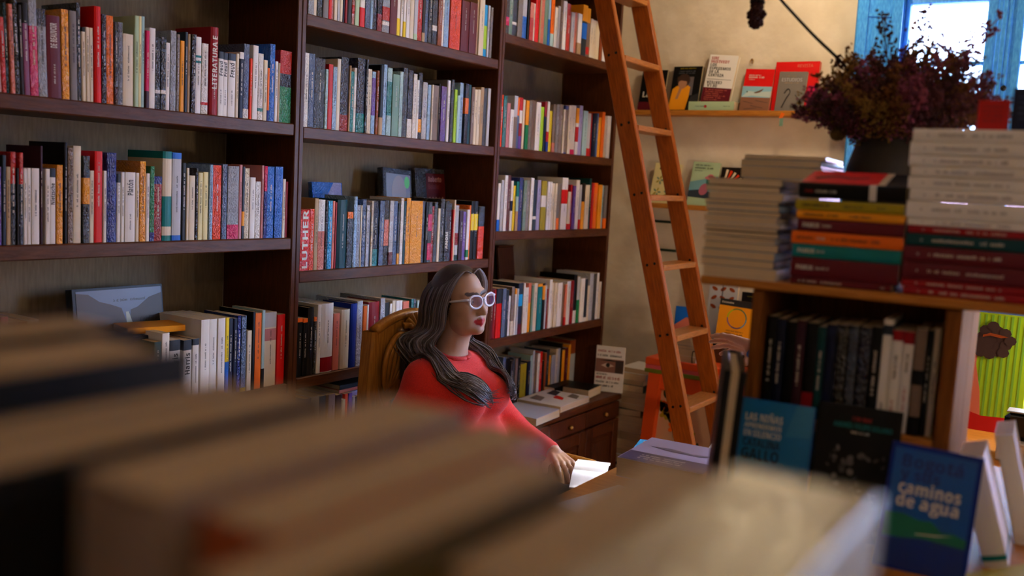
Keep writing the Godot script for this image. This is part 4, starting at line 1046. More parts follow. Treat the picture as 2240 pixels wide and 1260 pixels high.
func row_of_centre_bay_third_shelf():
	shelf("centre bay third shelf", 1.251, -2.272)
	bk(-2.2746, -2.3163, 0.201, "bright red", "w; title:LUTHER:light_ink:0.5:0.95:0.024; band:bright red:0:0.01", "thick bright red shrink-wrapped book with bold spine lettering, centre bay third shelf", 0.135)
	bk(-2.3173, -2.3373, 0.203, "orange red", "w; type:light_ink:1:0.55:0.45", "orange red shrink-wrapped book with small spine type, centre bay third shelf", 0.15)
	bk(-2.3392, -2.3570, 0.238, "tan", "; type:dark_ink:7:.58:.4", "tan paperback, centre bay third shelf", 0.14)
	bk(-2.3580, -2.3889, 0.234, "white", "w; band:salmon:0:0.55; type:dark_ink:1:0.55:0.45", "white shrink-wrapped book, centre bay third shelf, right of a tan one", 0.135)
	bk(-2.3909, -2.4015, 0.233, "navy", "w", "thin navy shrink-wrapped book, centre bay third shelf, right of a white one", 0.14)
	bk(-2.4026, -2.4240, 0.231, "cyan", "w; type:light_ink:0:.58:.4", "cyan shrink-wrapped book, centre bay third shelf", 0.14)
	bk(-2.4250, -2.4373, 0.230, "salmon", "; type:dark_ink:5:.58:.4", "salmon paperback, centre bay third shelf", 0.135)
	bk(-2.4384, -2.4461, 0.226, "crimson", "", "thin crimson paperback, centre bay third shelf, right of a salmon one", 0.14)
	bk(-2.4482, -2.4965, 0.235, "dark teal", "h; type:light_ink:2:0.55:0.5", "thick dark teal hardback, centre bay third shelf, right of a crimson one", 0.155)
	bk(-2.4986, -2.5270, 0.194, "slate", "w; band:orange:0.88:1", "slate shrink-wrapped book, centre bay third shelf, right of a dark teal one", 0.15)
	bk(-2.5281, -2.5455, 0.247, "pale blue", "w h", "tall pale blue shrink-wrapped hardback, centre bay third shelf", 0.14)
	bk(-2.5460, -2.5685, 0.217, "silver", "w; type:dark_ink:4:0.55:0.35", "silver shrink-wrapped book with small spine type, centre bay third shelf", 0.135)
	bk(-2.5696, -2.5762, 0.217, "cream", "", "thin cream paperback, centre bay third shelf, right of a silver one", 0.14)
	bk(-2.5768, -2.5957, 0.237, "slate blue", "w; type:light_ink:0:.58:.4", "slate blue shrink-wrapped book, centre bay third shelf, right of a cream one", 0.155)
	bk(-2.5968, -2.6130, 0.217, "pale grey", "w; type:dark_ink:0:.58:.4", "pale grey shrink-wrapped book, centre bay third shelf, right of a slate blue one", 0.14)
	bk(-2.6136, -2.6243, 0.191, "slate", "", "thin slate paperback, centre bay third shelf, right of a pale grey one", 0.155)
	bk(-2.6255, -2.6363, 0.232, "cream", "w", "thin cream shrink-wrapped book, centre bay third shelf, left of a navy one", 0.14)
	bk(-2.6374, -2.6649, 0.232, "navy", "w; band:teal:0:0.26; type:light_ink:5:0.55:0.45", "navy shrink-wrapped book, centre bay third shelf, right of a cream one", 0.135)
	bk(-2.6684, -2.6934, 0.234, "slate blue", "w; type:light_ink:1:0.55:0.5", "slate blue shrink-wrapped book, centre bay third shelf, right of a navy one", 0.14)
	bk(-2.6946, -2.7199, 0.237, "black", "w; band:salmon:0.30:0.70", "black shrink-wrapped book, centre bay third shelf, right of a slate blue one", 0.135)
	bk(-2.7211, -2.7438, 0.235, "pale grey", "w; band:maroon:0:0.20", "pale grey shrink-wrapped book, centre bay third shelf, right of a black one", 0.135)
	bk(-2.7486, -2.7703, 0.233, "slate blue", "w; type:light_ink:7:.58:.4", "slate blue shrink-wrapped book, centre bay third shelf, right of a pale grey one", 0.155)
	bk(-2.7715, -2.7831, 0.226, "slate", "w; band:amber:0:0.18", "slate shrink-wrapped book, centre bay third shelf, right of a slate blue one", 0.15)
	bk(-2.7843, -2.8015, 0.245, "white", "w", "tall white shrink-wrapped book, centre bay third shelf, right of a slate one", 0.155)
	bk(-2.8028, -2.8170, 0.234, "dark teal", "; type:light_ink:7:.58:.4", "dark teal paperback, centre bay third shelf, right of a white one", 0.135)
	bk(-2.8188, -2.8438, 0.246, "amber", "w; type:dark_ink:0:0.65:0.45", "tall amber shrink-wrapped book, centre bay third shelf, right of a dark teal one", 0.15)
	bk(-2.8451, -2.9154, 0.235, "amber", "w; type:dark_ink:7:0.6:0.35", "thick amber shrink-wrapped book, centre bay third shelf, right of an amber one", 0.15)
	bk(-2.9173, -2.9343, 0.235, "slate", "w", "slate shrink-wrapped book, centre bay third shelf, right of an amber one", 0.155)
	bk(-2.9356, -2.9507, 0.232, "black", "; type:light_ink:4:.58:.4", "black paperback, centre bay third shelf, right of a slate one", 0.155)
	bk(-2.9520, -2.9752, 0.232, "slate", "w; band:magenta:0.04:0.32; band:magenta:0.52:0.80", "slate shrink-wrapped book, centre bay third shelf, left of a crimson one", 0.14)
	bk(-2.9766, -2.9906, 0.216, "crimson", "w; type:light_ink:6:.58:.4", "crimson shrink-wrapped book, centre bay third shelf, right of a slate one", 0.155)
	bk(-2.9920, -3.0129, 0.232, "slate", "w", "slate shrink-wrapped book, centre bay third shelf, right of a crimson one", 0.135)
	bk(-3.0143, -3.0299, 0.208, "cream", "", "cream paperback, centre bay third shelf, left of a black one", 0.155)
	bk(-3.0320, -3.0595, 0.245, "black", "w; type:light_ink:5:0.65:0.45", "tall black shrink-wrapped book, centre bay third shelf, right of a cream one", 0.155)
	bk(-3.0609, -3.0867, 0.237, "black", "w; title:ANOM:light_ink:0.35:0.4; type:light_ink:0:.3:.25", "black shrink-wrapped book, centre bay third shelf, left of a navy one", 0.15)
	bk(-3.0902, -3.1085, 0.229, "navy", "w; type:light_ink:6:.58:.4", "navy shrink-wrapped book, centre bay third shelf, right of a black one", 0.15)
	bk(-3.1099, -3.1198, 0.204, "red", "; type:light_ink:1:.58:.4", "thin red paperback, centre bay third shelf", 0.15)
	bk(-3.1213, -3.1312, 0.242, "cream", "", "thin cream paperback, centre bay third shelf, right of a red one", 0.135)
	bk(-3.1327, -3.1549, 0.221, "pale grey", "w; band:crimson:0.28:0.50; band:dark teal:0:0.10", "pale grey shrink-wrapped book, centre bay third shelf, right of a cream one", 0.135)
	bk(-3.1578, -3.1833, 0.200, "plum", "; type:light_ink:6:.58:.4", "plum paperback, centre bay third shelf", 0.155)
	bk(-3.1847, -3.2060, 0.196, "violet", "w; type:light_ink:0:.58:.4", "violet shrink-wrapped book, centre bay third shelf", 0.14)
	bk(-3.2075, -3.2260, 0.204, "white", "; band:green:0.05:0.20", "white paperback, centre bay third shelf, right of a violet one", 0.155)
	bk(-3.2275, -3.2395, 0.222, "orange", "w", "orange shrink-wrapped book, centre bay third shelf", 0.155)
	bk(-3.2417, -3.2650, 0.239, "black", "; band:lemon:0.50:0.78; type:light_ink:4:0.65:0.35", "black paperback, centre bay third shelf, right of an orange one", 0.14)
	bk(-3.2665, -3.2909, 0.239, "black", "; band:lemon:0.50:0.78; type:light_ink:6:0.6:0.45", "black paperback, between black and slate, centre bay third shelf", 0.155)
	bk(-3.2940, -3.3349, 0.218, "slate", "w; band:orange red:0:0.62", "thick slate shrink-wrapped book, centre bay third shelf, left of the upright", 0.135)

func row_of_centre_bay_fourth_shelf():
	shelf("centre bay fourth shelf", 0.896, -2.272)
	bk(-2.2792, -2.3027, 0.198, "black", "; band:orange:0.93:1; type:light_ink:3:0.55:0.45", "black paperback, centre bay fourth shelf, right of the upright", 0.15)
	bk(-2.3037, -2.3237, 0.195, "black", "; band:orange:0.93:1; type:light_ink:5:0.55:0.45", "black paperback with orange top, centre bay fourth shelf, second from left", 0.135)
	bk(-2.3253, -2.3537, 0.229, "black", "h; type:light_ink:0:0.55:0.35", "black hardback with small spine type, centre bay fourth shelf, third from left", 0.15)
	bk(-2.3548, -2.3680, 0.196, "black", "w; band:orange:0.92:1; type:light_ink:2:0.6:0.35", "black shrink-wrapped book, between black and white, centre bay fourth shelf", 0.15)
	bk(-2.3691, -2.3870, 0.236, "white", "; type:dark_ink:5:.58:.4", "white paperback, between black and white, centre bay fourth shelf", .2)
	bk(-2.3886, -2.4466, 0.237, "white", "h; band:crimson:0.01:0.22; type:dark_ink:7:0.6:0.35", "thick white hardback banded crimson, centre bay fourth shelf, sixth from left", .2)
	bk(-2.4477, -2.4774, 0.199, "salmon", "; type:dark_ink:3:0.65:0.5", "salmon paperback, centre bay fourth shelf, left of a cream one", 0.14)
	bk(-2.4856, -2.5284, 0.209, "cream", "h; type:dark_ink:2:0.6:0.45", "thick cream hardback, centre bay fourth shelf, right of a salmon one", 0.155)
	bk(-2.5302, -2.5623, 0.227, "royal blue", "h", "royal blue hardback, centre bay fourth shelf", 0.135)
	bk(-2.5641, -2.5943, 0.234, "pale grey", "w; type:dark_ink:3:.58:.4", "pale grey shrink-wrapped book, centre bay fourth shelf, right of a royal blue one", .2)
	bk(-2.5961, -2.6155, 0.214, "orange", "; band:black:0:0.12", "orange paperback, centre bay fourth shelf, right of a pale grey one", 0.14)
	bk(-2.6167, -2.6261, 0.216, "white", "", "thin white paperback, centre bay fourth shelf, right of an orange one", 0.155)
	bk(-2.6280, -2.6881, 0.224, "crimson", "h; type:light_ink:0:.58:.4", "thick crimson hardback, centre bay fourth shelf", 0.155)
	bk(-2.6894, -2.7156, 0.234, "pale grey", "w; type:dark_ink:1:.58:.4", "pale grey shrink-wrapped book, centre bay fourth shelf, right of a crimson one", .2)
	bk(-2.7175, -2.7460, 0.216, "black", "; type:light_ink:4:.58:.4", "black paperback, centre bay fourth shelf, right of a pale grey one", 0.135)
	bk(-2.7473, -2.7607, 0.210, "white", "; type:dark_ink:0:0.65:0.45", "white paperback, centre bay fourth shelf, left of a cream one", 0.155)
	bk(-2.7620, -2.7809, 0.220, "cream", "; type:dark_ink:0:0.55:0.5", "cream paperback, centre bay fourth shelf, right of a white one", 0.15)
	bk(-2.7823, -2.8027, 0.218, "white", "; type:dark_ink:0:0.6:0.45", "white paperback, centre bay fourth shelf, right of a cream one", 0.135)
	bk(-2.8041, -2.8206, 0.217, "white", "; type:dark_ink:4:0.6:0.5", "white paperback with small spine type, centre bay fourth shelf, nineteenth from left", 0.155)
	bk(-2.8220, -2.8568, 0.212, "salmon", "; type:dark_ink:7:0.55:0.45", "thick salmon paperback, centre bay fourth shelf, left of an orange one", 0.135)
	bk(-2.8582, -2.8708, 0.186, "orange", "; band:navy:0.80:1", "orange paperback, centre bay fourth shelf, right of a salmon one", 0.15)
	bk(-2.8722, -2.8864, 0.218, "teal", "w", "teal shrink-wrapped book, centre bay fourth shelf", 0.15)
	bk(-2.8878, -2.9035, 0.217, "slate", "w", "slate shrink-wrapped book, centre bay fourth shelf", 0.15)
	bk(-2.9050, -2.9172, 0.211, "pale teal", "", "pale teal paperback, centre bay fourth shelf", 0.15)
	bk(-2.9186, -2.9353, 0.206, "pale grey", "w", "pale grey shrink-wrapped book, centre bay fourth shelf, right of a pale teal one", 0.135)
	bk(-2.9382, -2.9587, 0.204, "white", "; type:dark_ink:2:0.6:0.35", "white paperback, centre bay fourth shelf, right of a pale grey one", 0.15)
	bk(-2.9609, -2.9868, 0.198, "dark brown", "; type:light_ink:1:.58:.4", "dark brown paperback, centre bay fourth shelf", 0.14)
	bk(-2.9882, -3.0092, 0.200, "navy", "; type:light_ink:2:0.55:0.45", "navy paperback with small spine type, centre bay fourth shelf", 0.14)

func row_of_centre_bay_lowest_shelf():
	shelf("centre bay lowest shelf", 0.525, -2.272)
	bk(-2.3224, -2.3537, 0.289, "slate blue", "; type:dark_ink:4:0.65:0.45", "tall slate blue paperback, centre bay lowest shelf, right of the upright", 0.15)
	bk(-2.3555, -2.3909, 0.291, "pale grey", "; type:dark_ink:4:.58:.4", "thick tall pale grey paperback, centre bay lowest shelf, right of a slate blue one", 0.15)
	bk(-2.3927, -2.4216, 0.288, "slate blue", "; type:dark_ink:5:0.65:0.45", "tall slate blue paperback, centre bay lowest shelf, right of a pale grey one", 0.135)
	bk(-2.4252, -2.4361, 0.287, "taupe", "; type:light_ink:2:.58:.4", "thin tall taupe paperback, centre bay lowest shelf", 0.14)
	bk(-2.4380, -2.4693, 0.287, "lavender", "; type:dark_ink:5:0.65:0.5", "tall lavender paperback with small spine type, centre bay lowest shelf", 0.14)
	bk(-2.4712, -2.4974, 0.280, "plum", "", "tall plum paperback, centre bay lowest shelf", 0.15)
	bk(-2.5012, -2.5182, 0.259, "cream", "; type:dark_ink:7:.58:.4", "tall cream paperback, centre bay lowest shelf, right of a plum one", 0.155)
	bk(-2.5194, -2.5354, 0.276, "orange red", "", "tall orange red paperback, centre bay lowest shelf", 0.155)
	bk(-2.5373, -2.5567, 0.276, "violet", "; type:light_ink:3:.58:.4", "tall violet paperback, centre bay lowest shelf", 0.135)
	bk(-2.5578, -2.5734, 0.260, "pale grey", "; type:dark_ink:6:.58:.4", "tall pale grey paperback, centre bay lowest shelf, right of a violet one", 0.155)
	bk(-2.5746, -2.5860, 0.258, "navy", "; type:light_ink:6:.58:.4", "tall navy paperback, centre bay lowest shelf, left of a rust one", 0.15)
	bk(-2.5871, -2.6045, 0.259, "rust", "; type:light_ink:3:.58:.4", "tall rust paperback, centre bay lowest shelf", 0.15)
	bk(-2.6177, -2.6398, 0.263, "pale blue", "w", "tall pale blue shrink-wrapped book, centre bay lowest shelf", 0.15)
	bk(-2.6406, -2.6560, 0.259, "green", "; type:light_ink:6:.58:.4", "tall green paperback, centre bay lowest shelf", 0.15)
	bk(-2.6580, -2.6743, 0.247, "black", "; type:light_ink:0:.58:.4", "tall black paperback, centre bay lowest shelf", 0.14)
	bk(-2.6756, -2.6888, 0.208, "warm grey", "", "warm grey paperback, centre bay lowest shelf", 0.14)
	bk(-2.6896, -2.7053, 0.206, "pale grey", "", "pale grey paperback, centre bay lowest shelf, right of a warm grey one", 0.15)
	bk(-2.7074, -2.7284, 0.247, "navy", "", "tall navy paperback, centre bay lowest shelf, left of a salmon one", 0.155)
	bk(-2.7305, -2.7559, 0.259, "salmon", "; band:teal:0.88:1", "tall salmon paperback with teal top, centre bay lowest shelf", 0.155)
	bk(-2.7580, -2.7709, 0.239, "maroon", "; type:light_ink:1:.58:.4", "maroon paperback, centre bay lowest shelf", 0.14)
	bk(-2.7730, -2.7937, 0.236, "slate blue", "w; type:light_ink:6:.58:.4", "slate blue shrink-wrapped book, centre bay lowest shelf, right of a maroon one", 0.15)
	bk(-2.7955, -2.8164, 0.241, "dark brown", "; type:light_ink:0:.58:.4", "dark brown paperback, centre bay lowest shelf", 0.15)
	bk(-2.8186, -2.8384, 0.235, "cream", "; type:dark_ink:6:.58:.4", "cream paperback, centre bay lowest shelf, right of a dark brown one", 0.135)

func row_of_right_bay_top_shelf():
	shelf("right bay top shelf", 2.188, -2.272)
	bk(-3.4064, -3.4118, 0.221, "maroon", "w", "thin maroon shrink-wrapped book, right bay top shelf", 0.135)
	bk(-3.4138, -3.4422, 0.227, "dark brown", "w; band:magenta:0.15:0.30", "dark brown shrink-wrapped book banded magenta, right bay top shelf", 0.135)
	bk(-3.4441, -3.4719, 0.222, "sage", "w; type:light_ink:1:.58:.4", "sage shrink-wrapped book, right bay top shelf, right of a dark brown one", 0.155)
	bk(-3.4739, -3.5070, 0.229, "slate", "w; band:white:0.20:0.25", "slate shrink-wrapped book, right bay top shelf, right of a sage one", 0.14)
	bk(-3.5090, -3.5468, 0.231, "warm grey", "w", "thick warm grey shrink-wrapped book, right bay top shelf", 0.155)
	bk(-3.5489, -3.5841, 0.233, "pale grey", "w; band:bright blue:0:0.40", "thick pale grey shrink-wrapped book, right bay top shelf, right of a warm grey one", 0.135)
	bk(-3.5873, -3.6019, 0.228, "black", "", "black paperback, right bay top shelf", 0.155)
	bk(-3.6040, -3.6348, 0.160, "salmon", "w; band:red:0:0.60", "short salmon shrink-wrapped book, right bay top shelf, right of a black one", 0.14)
	bk(-3.6369, -3.6498, 0.160, "cream", "; type:dark_ink:4:.58:.4", "short cream paperback, right bay top shelf, right of a salmon one", 0.135)
	bk(-3.6519, -3.6832, 0.232, "bright red", "; type:dark_ink:0:0.65:0.45", "bright red paperback with small spine type, right bay top shelf", 0.15)
	bk(-3.6854, -3.6985, 0.220, "tan", "", "tan paperback, right bay top shelf", 0.15)
	bk(-3.7007, -3.7271, 0.224, "salmon", "w", "salmon shrink-wrapped book, right bay top shelf, right of a tan one", 0.15)
	bk(-3.7304, -3.7628, 0.230, "sage", "", "sage paperback, right bay top shelf, right of a salmon one", 0.135)
	bk(-3.7650, -3.7831, 0.230, "pale blue", "; band:bright blue:0:0.50", "pale blue paperback, right bay top shelf, right of a sage one", 0.15)
	bk(-3.7854, -3.8138, 0.217, "orange", "; band:pale teal:0:0.26; type:dark_ink:3:0.65:0.5", "orange paperback with pale teal foot, right bay top shelf", 0.155)
	bk(-3.8161, -3.8415, 0.177, "white", "; type:dark_ink:5:0.6:0.35", "short white paperback, right bay top shelf, right of an orange one", 0.155)
	bk(-3.8438, -3.8647, 0.187, "pale grey", "", "pale grey paperback, right bay top shelf, right of a white one", 0.155)
	bk(-3.8671, -3.8894, 0.215, "taupe", "; type:light_ink:7:.58:.4", "taupe paperback, right bay top shelf, right of a pale grey one", 0.155)
	bk(-3.8929, -3.9250, 0.218, "white", "; type:dark_ink:0:0.65:0.5", "white paperback, right bay top shelf, right of a taupe one", 0.14)
	bk(-3.9298, -3.9612, 0.213, "red", "w; type:light_ink:5:.58:.4", "red shrink-wrapped book, right bay top shelf", 0.135)
	bk(-3.9648, -3.9966, 0.181, "pale grey", "; type:dark_ink:1:0.6:0.45", "short pale grey paperback, right bay top shelf, right of a red one", 0.155)
	bk(-3.9990, -4.0250, 0.186, "salmon", "w; type:dark_ink:2:.58:.4", "salmon shrink-wrapped book, right bay top shelf, right of a pale grey one", 0.155)
	bk(-4.0275, -4.0651, 0.186, "white", "; band:tan:0:0.28", "thick white paperback, right bay top shelf, right of a salmon one", 0.135)
	bk(-4.0689, -4.1147, 0.233, "slate", "; band:amber:0.68:1; band:bright blue:0.33:0.64", "thick slate paperback, right bay top shelf, left of a taupe one", 0.14)
	bk(-4.1173, -4.1484, 0.225, "taupe", "; band:amber:0.70:1; band:red:0.05:0.20", "taupe paperback, right bay top shelf, right of a slate one", 0.135)
	bk(-4.1510, -4.1771, 0.182, "cream", "; type:dark_ink:2:.58:.4", "short cream paperback, right bay top shelf, right of a taupe one", 0.155)
	bk(-4.1798, -4.2142, 0.181, "cream", "; type:dark_ink:1:.58:.4", "thick short cream paperback, between cream and cream, right bay top shelf", 0.15)
	bk(-4.2169, -4.2545, 0.182, "cream", "", "thick short cream paperback, right bay top shelf, left of a rust one", 0.135)
	bk(-4.2572, -4.2844, 0.181, "rust", "", "short rust paperback, right bay top shelf", 0.135)
	bk(-4.2871, -4.3230, 0.193, "white", "; type:dark_ink:5:0.65:0.45", "thick white paperback, right bay top shelf, right of a rust one", 0.15)
	bk(-4.3257, -4.3578, 0.199, "slate", "", "slate paperback, right bay top shelf, left of a cream one", 0.14)
	bk(-4.3606, -4.3861, 0.198, "cream", "; type:dark_ink:6:.58:.4", "cream paperback, right bay top shelf, right of a slate one", 0.15)
	bk(-4.3903, -4.4131, 0.216, "slate blue", "", "slate blue paperback, right bay top shelf", 0.14)
	bk(-4.4160, -4.4390, 0.210, "pale blue", "", "pale blue paperback, right bay top shelf, right of a slate blue one", 0.15)

func row_of_right_bay_second_shelf():
	shelf("right bay second shelf", 1.721, -2.272)
	bk(-3.4064, -3.4104, 0.225, "pale teal", "; band:salmon:0:0.25", "thin pale teal paperback, right bay second shelf, right of the upright", 0.14)
	bk(-3.4122, -3.4322, 0.216, "orange red", "w; type:light_ink:6:.58:.4", "orange red shrink-wrapped book, right bay second shelf", 0.135)
	bk(-3.4342, -3.4604, 0.214, "teal", "w; type:light_ink:1:.58:.4", "teal shrink-wrapped book, right bay second shelf", 0.135)
	bk(-3.4625, -3.4880, 0.186, "dusty pink", "; type:dark_ink:6:.58:.4", "dusty pink paperback, right bay second shelf", 0.15)
	bk(-3.4900, -3.5169, 0.162, "white", "; type:dark_ink:0:0.6:0.45", "short white paperback, right bay second shelf, right of a dusty pink one", 0.155)
	bk(-3.5189, -3.5471, 0.222, "pale grey", "; band:taupe:0:0.60", "pale grey paperback, right bay second shelf, right of a white one", 0.135)
	bk(-3.5492, -3.5672, 0.217, "orange", "; band:slate blue:0:0.65", "orange paperback, right bay second shelf, right of a pale grey one", 0.14)
	bk(-3.5693, -3.5927, 0.219, "violet", "; band:red:0.75:1; band:white:0.50:0.75; band:crimson:0.25:0.50", "violet paperback with red top, right bay second shelf", 0.155)
	bk(-3.5949, -3.6131, 0.213, "cream", "", "cream paperback, right bay second shelf, right of a violet one", 0.15)
	bk(-3.6164, -3.6413, 0.212, "amber", "; band:green:0:0.50", "amber paperback, right bay second shelf, right of a cream one", 0.14)
	bk(-3.6435, -3.6688, 0.215, "warm grey", "w", "warm grey shrink-wrapped book, right bay second shelf, right of an amber one", 0.15)
	bk(-3.6710, -3.6976, 0.218, "taupe", "; type:dark_ink:2:0.55:0.5", "taupe paperback, right bay second shelf, left of a white one", 0.14)
	bk(-3.7009, -3.7403, 0.213, "white", "; type:dark_ink:0:0.55:0.45", "thick white paperback, right bay second shelf, right of a taupe one", 0.135)
	bk(-3.7437, -3.7700, 0.196, "lime", "", "lime paperback, right bay second shelf", 0.14)
	bk(-3.7723, -3.7918, 0.221, "crimson", "; band:navy:0:0.70", "crimson paperback, right bay second shelf, right of a lime one", 0.135)
	bk(-3.7942, -3.8151, 0.224, "white", "; band:red:0.20:0.40; band:royal blue:0:0.20", "white paperback, right bay second shelf, right of a crimson one", 0.155)
	bk(-3.8186, -3.8456, 0.185, "lemon", "", "lemon paperback, right bay second shelf", 0.135)
	bk(-3.8480, -3.8741, 0.217, "taupe", "w; band:salmon:0:0.20", "taupe shrink-wrapped book, right bay second shelf, right of a lemon one", 0.15)
	bk(-3.8765, -3.9053, 0.220, "warm grey", "w; type:light_ink:4:.58:.4", "warm grey shrink-wrapped book, right bay second shelf, right of a taupe one", 0.15)
	bk(-3.9077, -3.9405, 0.223, "taupe", "w; type:light_ink:6:.58:.4", "taupe shrink-wrapped book, between warm grey and cream, right bay second shelf", 0.155)
	bk(-3.9430, -3.9589, 0.202, "cream", "; type:dark_ink:5:.58:.4", "cream paperback, right bay second shelf, left of a taupe one", 0.14)
	bk(-3.9614, -3.9912, 0.222, "taupe", "w; band:royal blue:0:0.02; band:royal blue:0.92:1", "taupe shrink-wrapped book, right bay second shelf, right of a cream one", 0.135)
	bk(-3.9937, -4.0212, 0.225, "cream", "; type:dark_ink:5:0.55:0.5", "cream paperback, right bay second shelf, left of a cream one", 0.14)
	bk(-4.0238, -4.0657, 0.229, "cream", "; band:magenta:0:0.10; type:dark_ink:3:0.6:0.35", "thick cream paperback, right bay second shelf, right of a cream one", 0.155)
	bk(-4.0683, -4.0966, 0.220, "white", "; band:amber:0.68:1; band:red:0.28:0.60", "white paperback, right bay second shelf, left of a lavender one", 0.155)
	bk(-4.0992, -4.1331, 0.235, "lavender", "; type:dark_ink:3:0.65:0.35", "lavender paperback with small spine type, right bay second shelf", 0.14)
	bk(-4.1384, -4.1835, 0.214, "pale teal", "; type:dark_ink:0:0.6:0.5", "thick pale teal paperback, right bay second shelf, right of a lavender one", 0.155)
	bk(-4.1862, -4.2185, 0.206, "pale grey", "; band:red:0:0.18", "pale grey paperback, right bay second shelf, right of a pale teal one", 0.15)
	bk(-4.2212, -4.2347, 0.208, "crimson", "", "crimson paperback, right bay second shelf, right of a pale grey one", 0.15)
	bk(-4.2375, -4.2717, 0.210, "navy", "; type:light_ink:0:.58:.4", "thick navy paperback, right bay second shelf", 0.14)
	bk(-4.2745, -4.2939, 0.213, "slate blue", "; type:light_ink:2:.58:.4", "slate blue paperback, right bay second shelf", 0.15)
	bk(-4.2967, -4.3288, 0.196, "amber", "", "amber paperback, right bay second shelf, right of a slate blue one", 0.155)
	bk(-4.3316, -4.3628, 0.225, "orange", "", "orange paperback, right bay second shelf, right of an amber one", 0.155)
	bk(-4.3656, -4.3914, 0.208, "cream", "w", "cream shrink-wrapped book, right bay second shelf, right of an orange one", 0.155)
	bk(-4.3943, -4.4348, 0.211, "white", "w", "thick white shrink-wrapped book, right bay second shelf, left of the upright", 0.155)

func row_of_right_bay_third_shelf():
	shelf("right bay third shelf", 1.364, -2.272)
	bk(-3.4064, -3.4299, 0.239, "black", "; type:light_ink:7:0.55:0.35", "black paperback with small spine type, right bay third shelf", 0.14)
	bk(-3.4323, -3.4528, 0.204, "white", "; band:bright blue:0:0.24", "white paperback, right bay third shelf, right of a black one", 0.15)
	bk(-3.4540, -3.4747, 0.218, "pale grey", "w", "pale grey shrink-wrapped book, right bay third shelf, left of a white one", 0.15)
	bk(-3.4772, -3.5005, 0.239, "white", "; type:dark_ink:1:0.65:0.5", "white paperback, right bay third shelf, right of a pale grey one", 0.155)
	bk(-3.5030, -3.5278, 0.240, "maroon", "w; type:light_ink:3:.58:.4", "maroon shrink-wrapped book, right bay third shelf", 0.14)
	bk(-3.5303, -3.5491, 0.217, "white", "; band:navy:0.40:0.60", "white paperback, right bay third shelf, right of a maroon one", 0.155)
	bk(-3.5516, -3.5681, 0.197, "lemon", "; type:dark_ink:2:.58:.4", "lemon paperback, right bay third shelf", 0.135)
	bk(-3.5706, -3.5910, 0.215, "pale teal", "; band:tan:0:0.40; band:teal:0.70:1", "pale teal paperback, right bay third shelf, right of a lemon one", 0.14)
	bk(-3.5936, -3.6245, 0.233, "royal blue", "w; type:light_ink:0:.58:.4", "royal blue shrink-wrapped book, right bay third shelf", 0.14)
	bk(-3.6297, -3.6558, 0.223, "sage", "w; type:light_ink:4:.58:.4", "sage shrink-wrapped book, right bay third shelf", 0.14)
	bk(-3.6585, -3.6862, 0.224, "warm grey", "w; type:light_ink:6:.58:.4", "warm grey shrink-wrapped book, right bay third shelf, right of a sage one", 0.155)
	bk(-3.6902, -3.7156, 0.235, "white", "; type:dark_ink:6:0.6:0.35", "white paperback, right bay third shelf, right of a warm grey one", 0.155)
	bk(-3.7196, -3.7467, 0.226, "slate", "; band:white:0.22:0.28", "slate paperback banded white, right bay third shelf", 0.135)
	bk(-3.7508, -3.7809, 0.227, "lavender", "; type:dark_ink:4:0.65:0.45", "lavender paperback with small spine type, right bay third shelf", 0.135)
	bk(-3.7878, -3.8310, 0.225, "olive", "; band:white:0.47:0.70", "thick olive paperback banded white, right bay third shelf", 0.155)
	bk(-3.8352, -3.8578, 0.222, "white", "; type:dark_ink:7:0.55:0.5", "white paperback, right bay third shelf, right of an olive one", 0.155)
	bk(-3.8592, -3.8763, 0.223, "white", "; type:dark_ink:5:.58:.4", "white paperback, right bay third shelf, right of a white one", 0.135)
	bk(-3.8792, -3.9036, 0.216, "cream", "; type:dark_ink:1:0.6:0.35", "cream paperback, right bay third shelf, left of a cream one", 0.135)
	bk(-3.9050, -3.9268, 0.217, "cream", "; type:dark_ink:7:.58:.4", "cream paperback, right bay third shelf, right of a cream one", 0.135)
	bk(-3.9297, -3.9531, 0.218, "warm grey", "; band:orange:0:0.25", "warm grey paperback, right bay third shelf, right of a cream one", 0.155)
	bk(-3.9545, -3.9722, 0.215, "taupe", "", "taupe paperback, right bay third shelf", 0.135)
	bk(-3.9752, -4.0306, 0.245, "white", "; band:bright red:0.50:0.77; type:dark_ink:7:0.6:0.5", "thick tall white paperback, right bay third shelf, right of a taupe one", 0.14)
	bk(-4.0336, -4.0610, 0.180, "cream", "; band:red:0:0.15", "short cream paperback, right bay third shelf, left of a red one", 0.155)
	bk(-4.0640, -4.0763, 0.214, "red", "; type:light_ink:4:.58:.4", "red paperback, right bay third shelf, right of a cream one", 0.135)
	bk(-4.0794, -4.1057, 0.210, "violet", "; type:light_ink:5:.58:.4", "violet paperback, right bay third shelf", 0.14)
	bk(-4.1103, -4.1448, 0.238, "white", "; type:dark_ink:4:0.65:0.35", "thick white paperback, right bay third shelf, right of a violet one", 0.135)
	bk(-4.1463, -4.1653, 0.216, "pale grey", "; band:red:0:0.22", "pale grey paperback, right bay third shelf, left of a dark brown one", 0.155)
	bk(-4.1685, -4.1972, 0.224, "dark brown", "; band:amber:0:0.60", "dark brown paperback with amber foot, right bay third shelf", 0.15)
	bk(-4.2004, -4.2425, 0.217, "cream", "; type:dark_ink:5:0.55:0.45", "thick cream paperback, right bay third shelf, right of a dark brown one", 0.14)
	bk(-4.2458, -4.2671, 0.249, "dark teal", "h; type:light_ink:0:.58:.4", "tall dark teal hardback, right bay third shelf", 0.15)
	bk(-4.2704, -4.2935, 0.227, "red", "", "red paperback, right bay third shelf, right of a dark teal one", 0.135)
	bk(-4.2968, -4.3370, 0.229, "orange", "; type:light_ink:1:.58:.4", "thick orange paperback, right bay third shelf", 0.15)
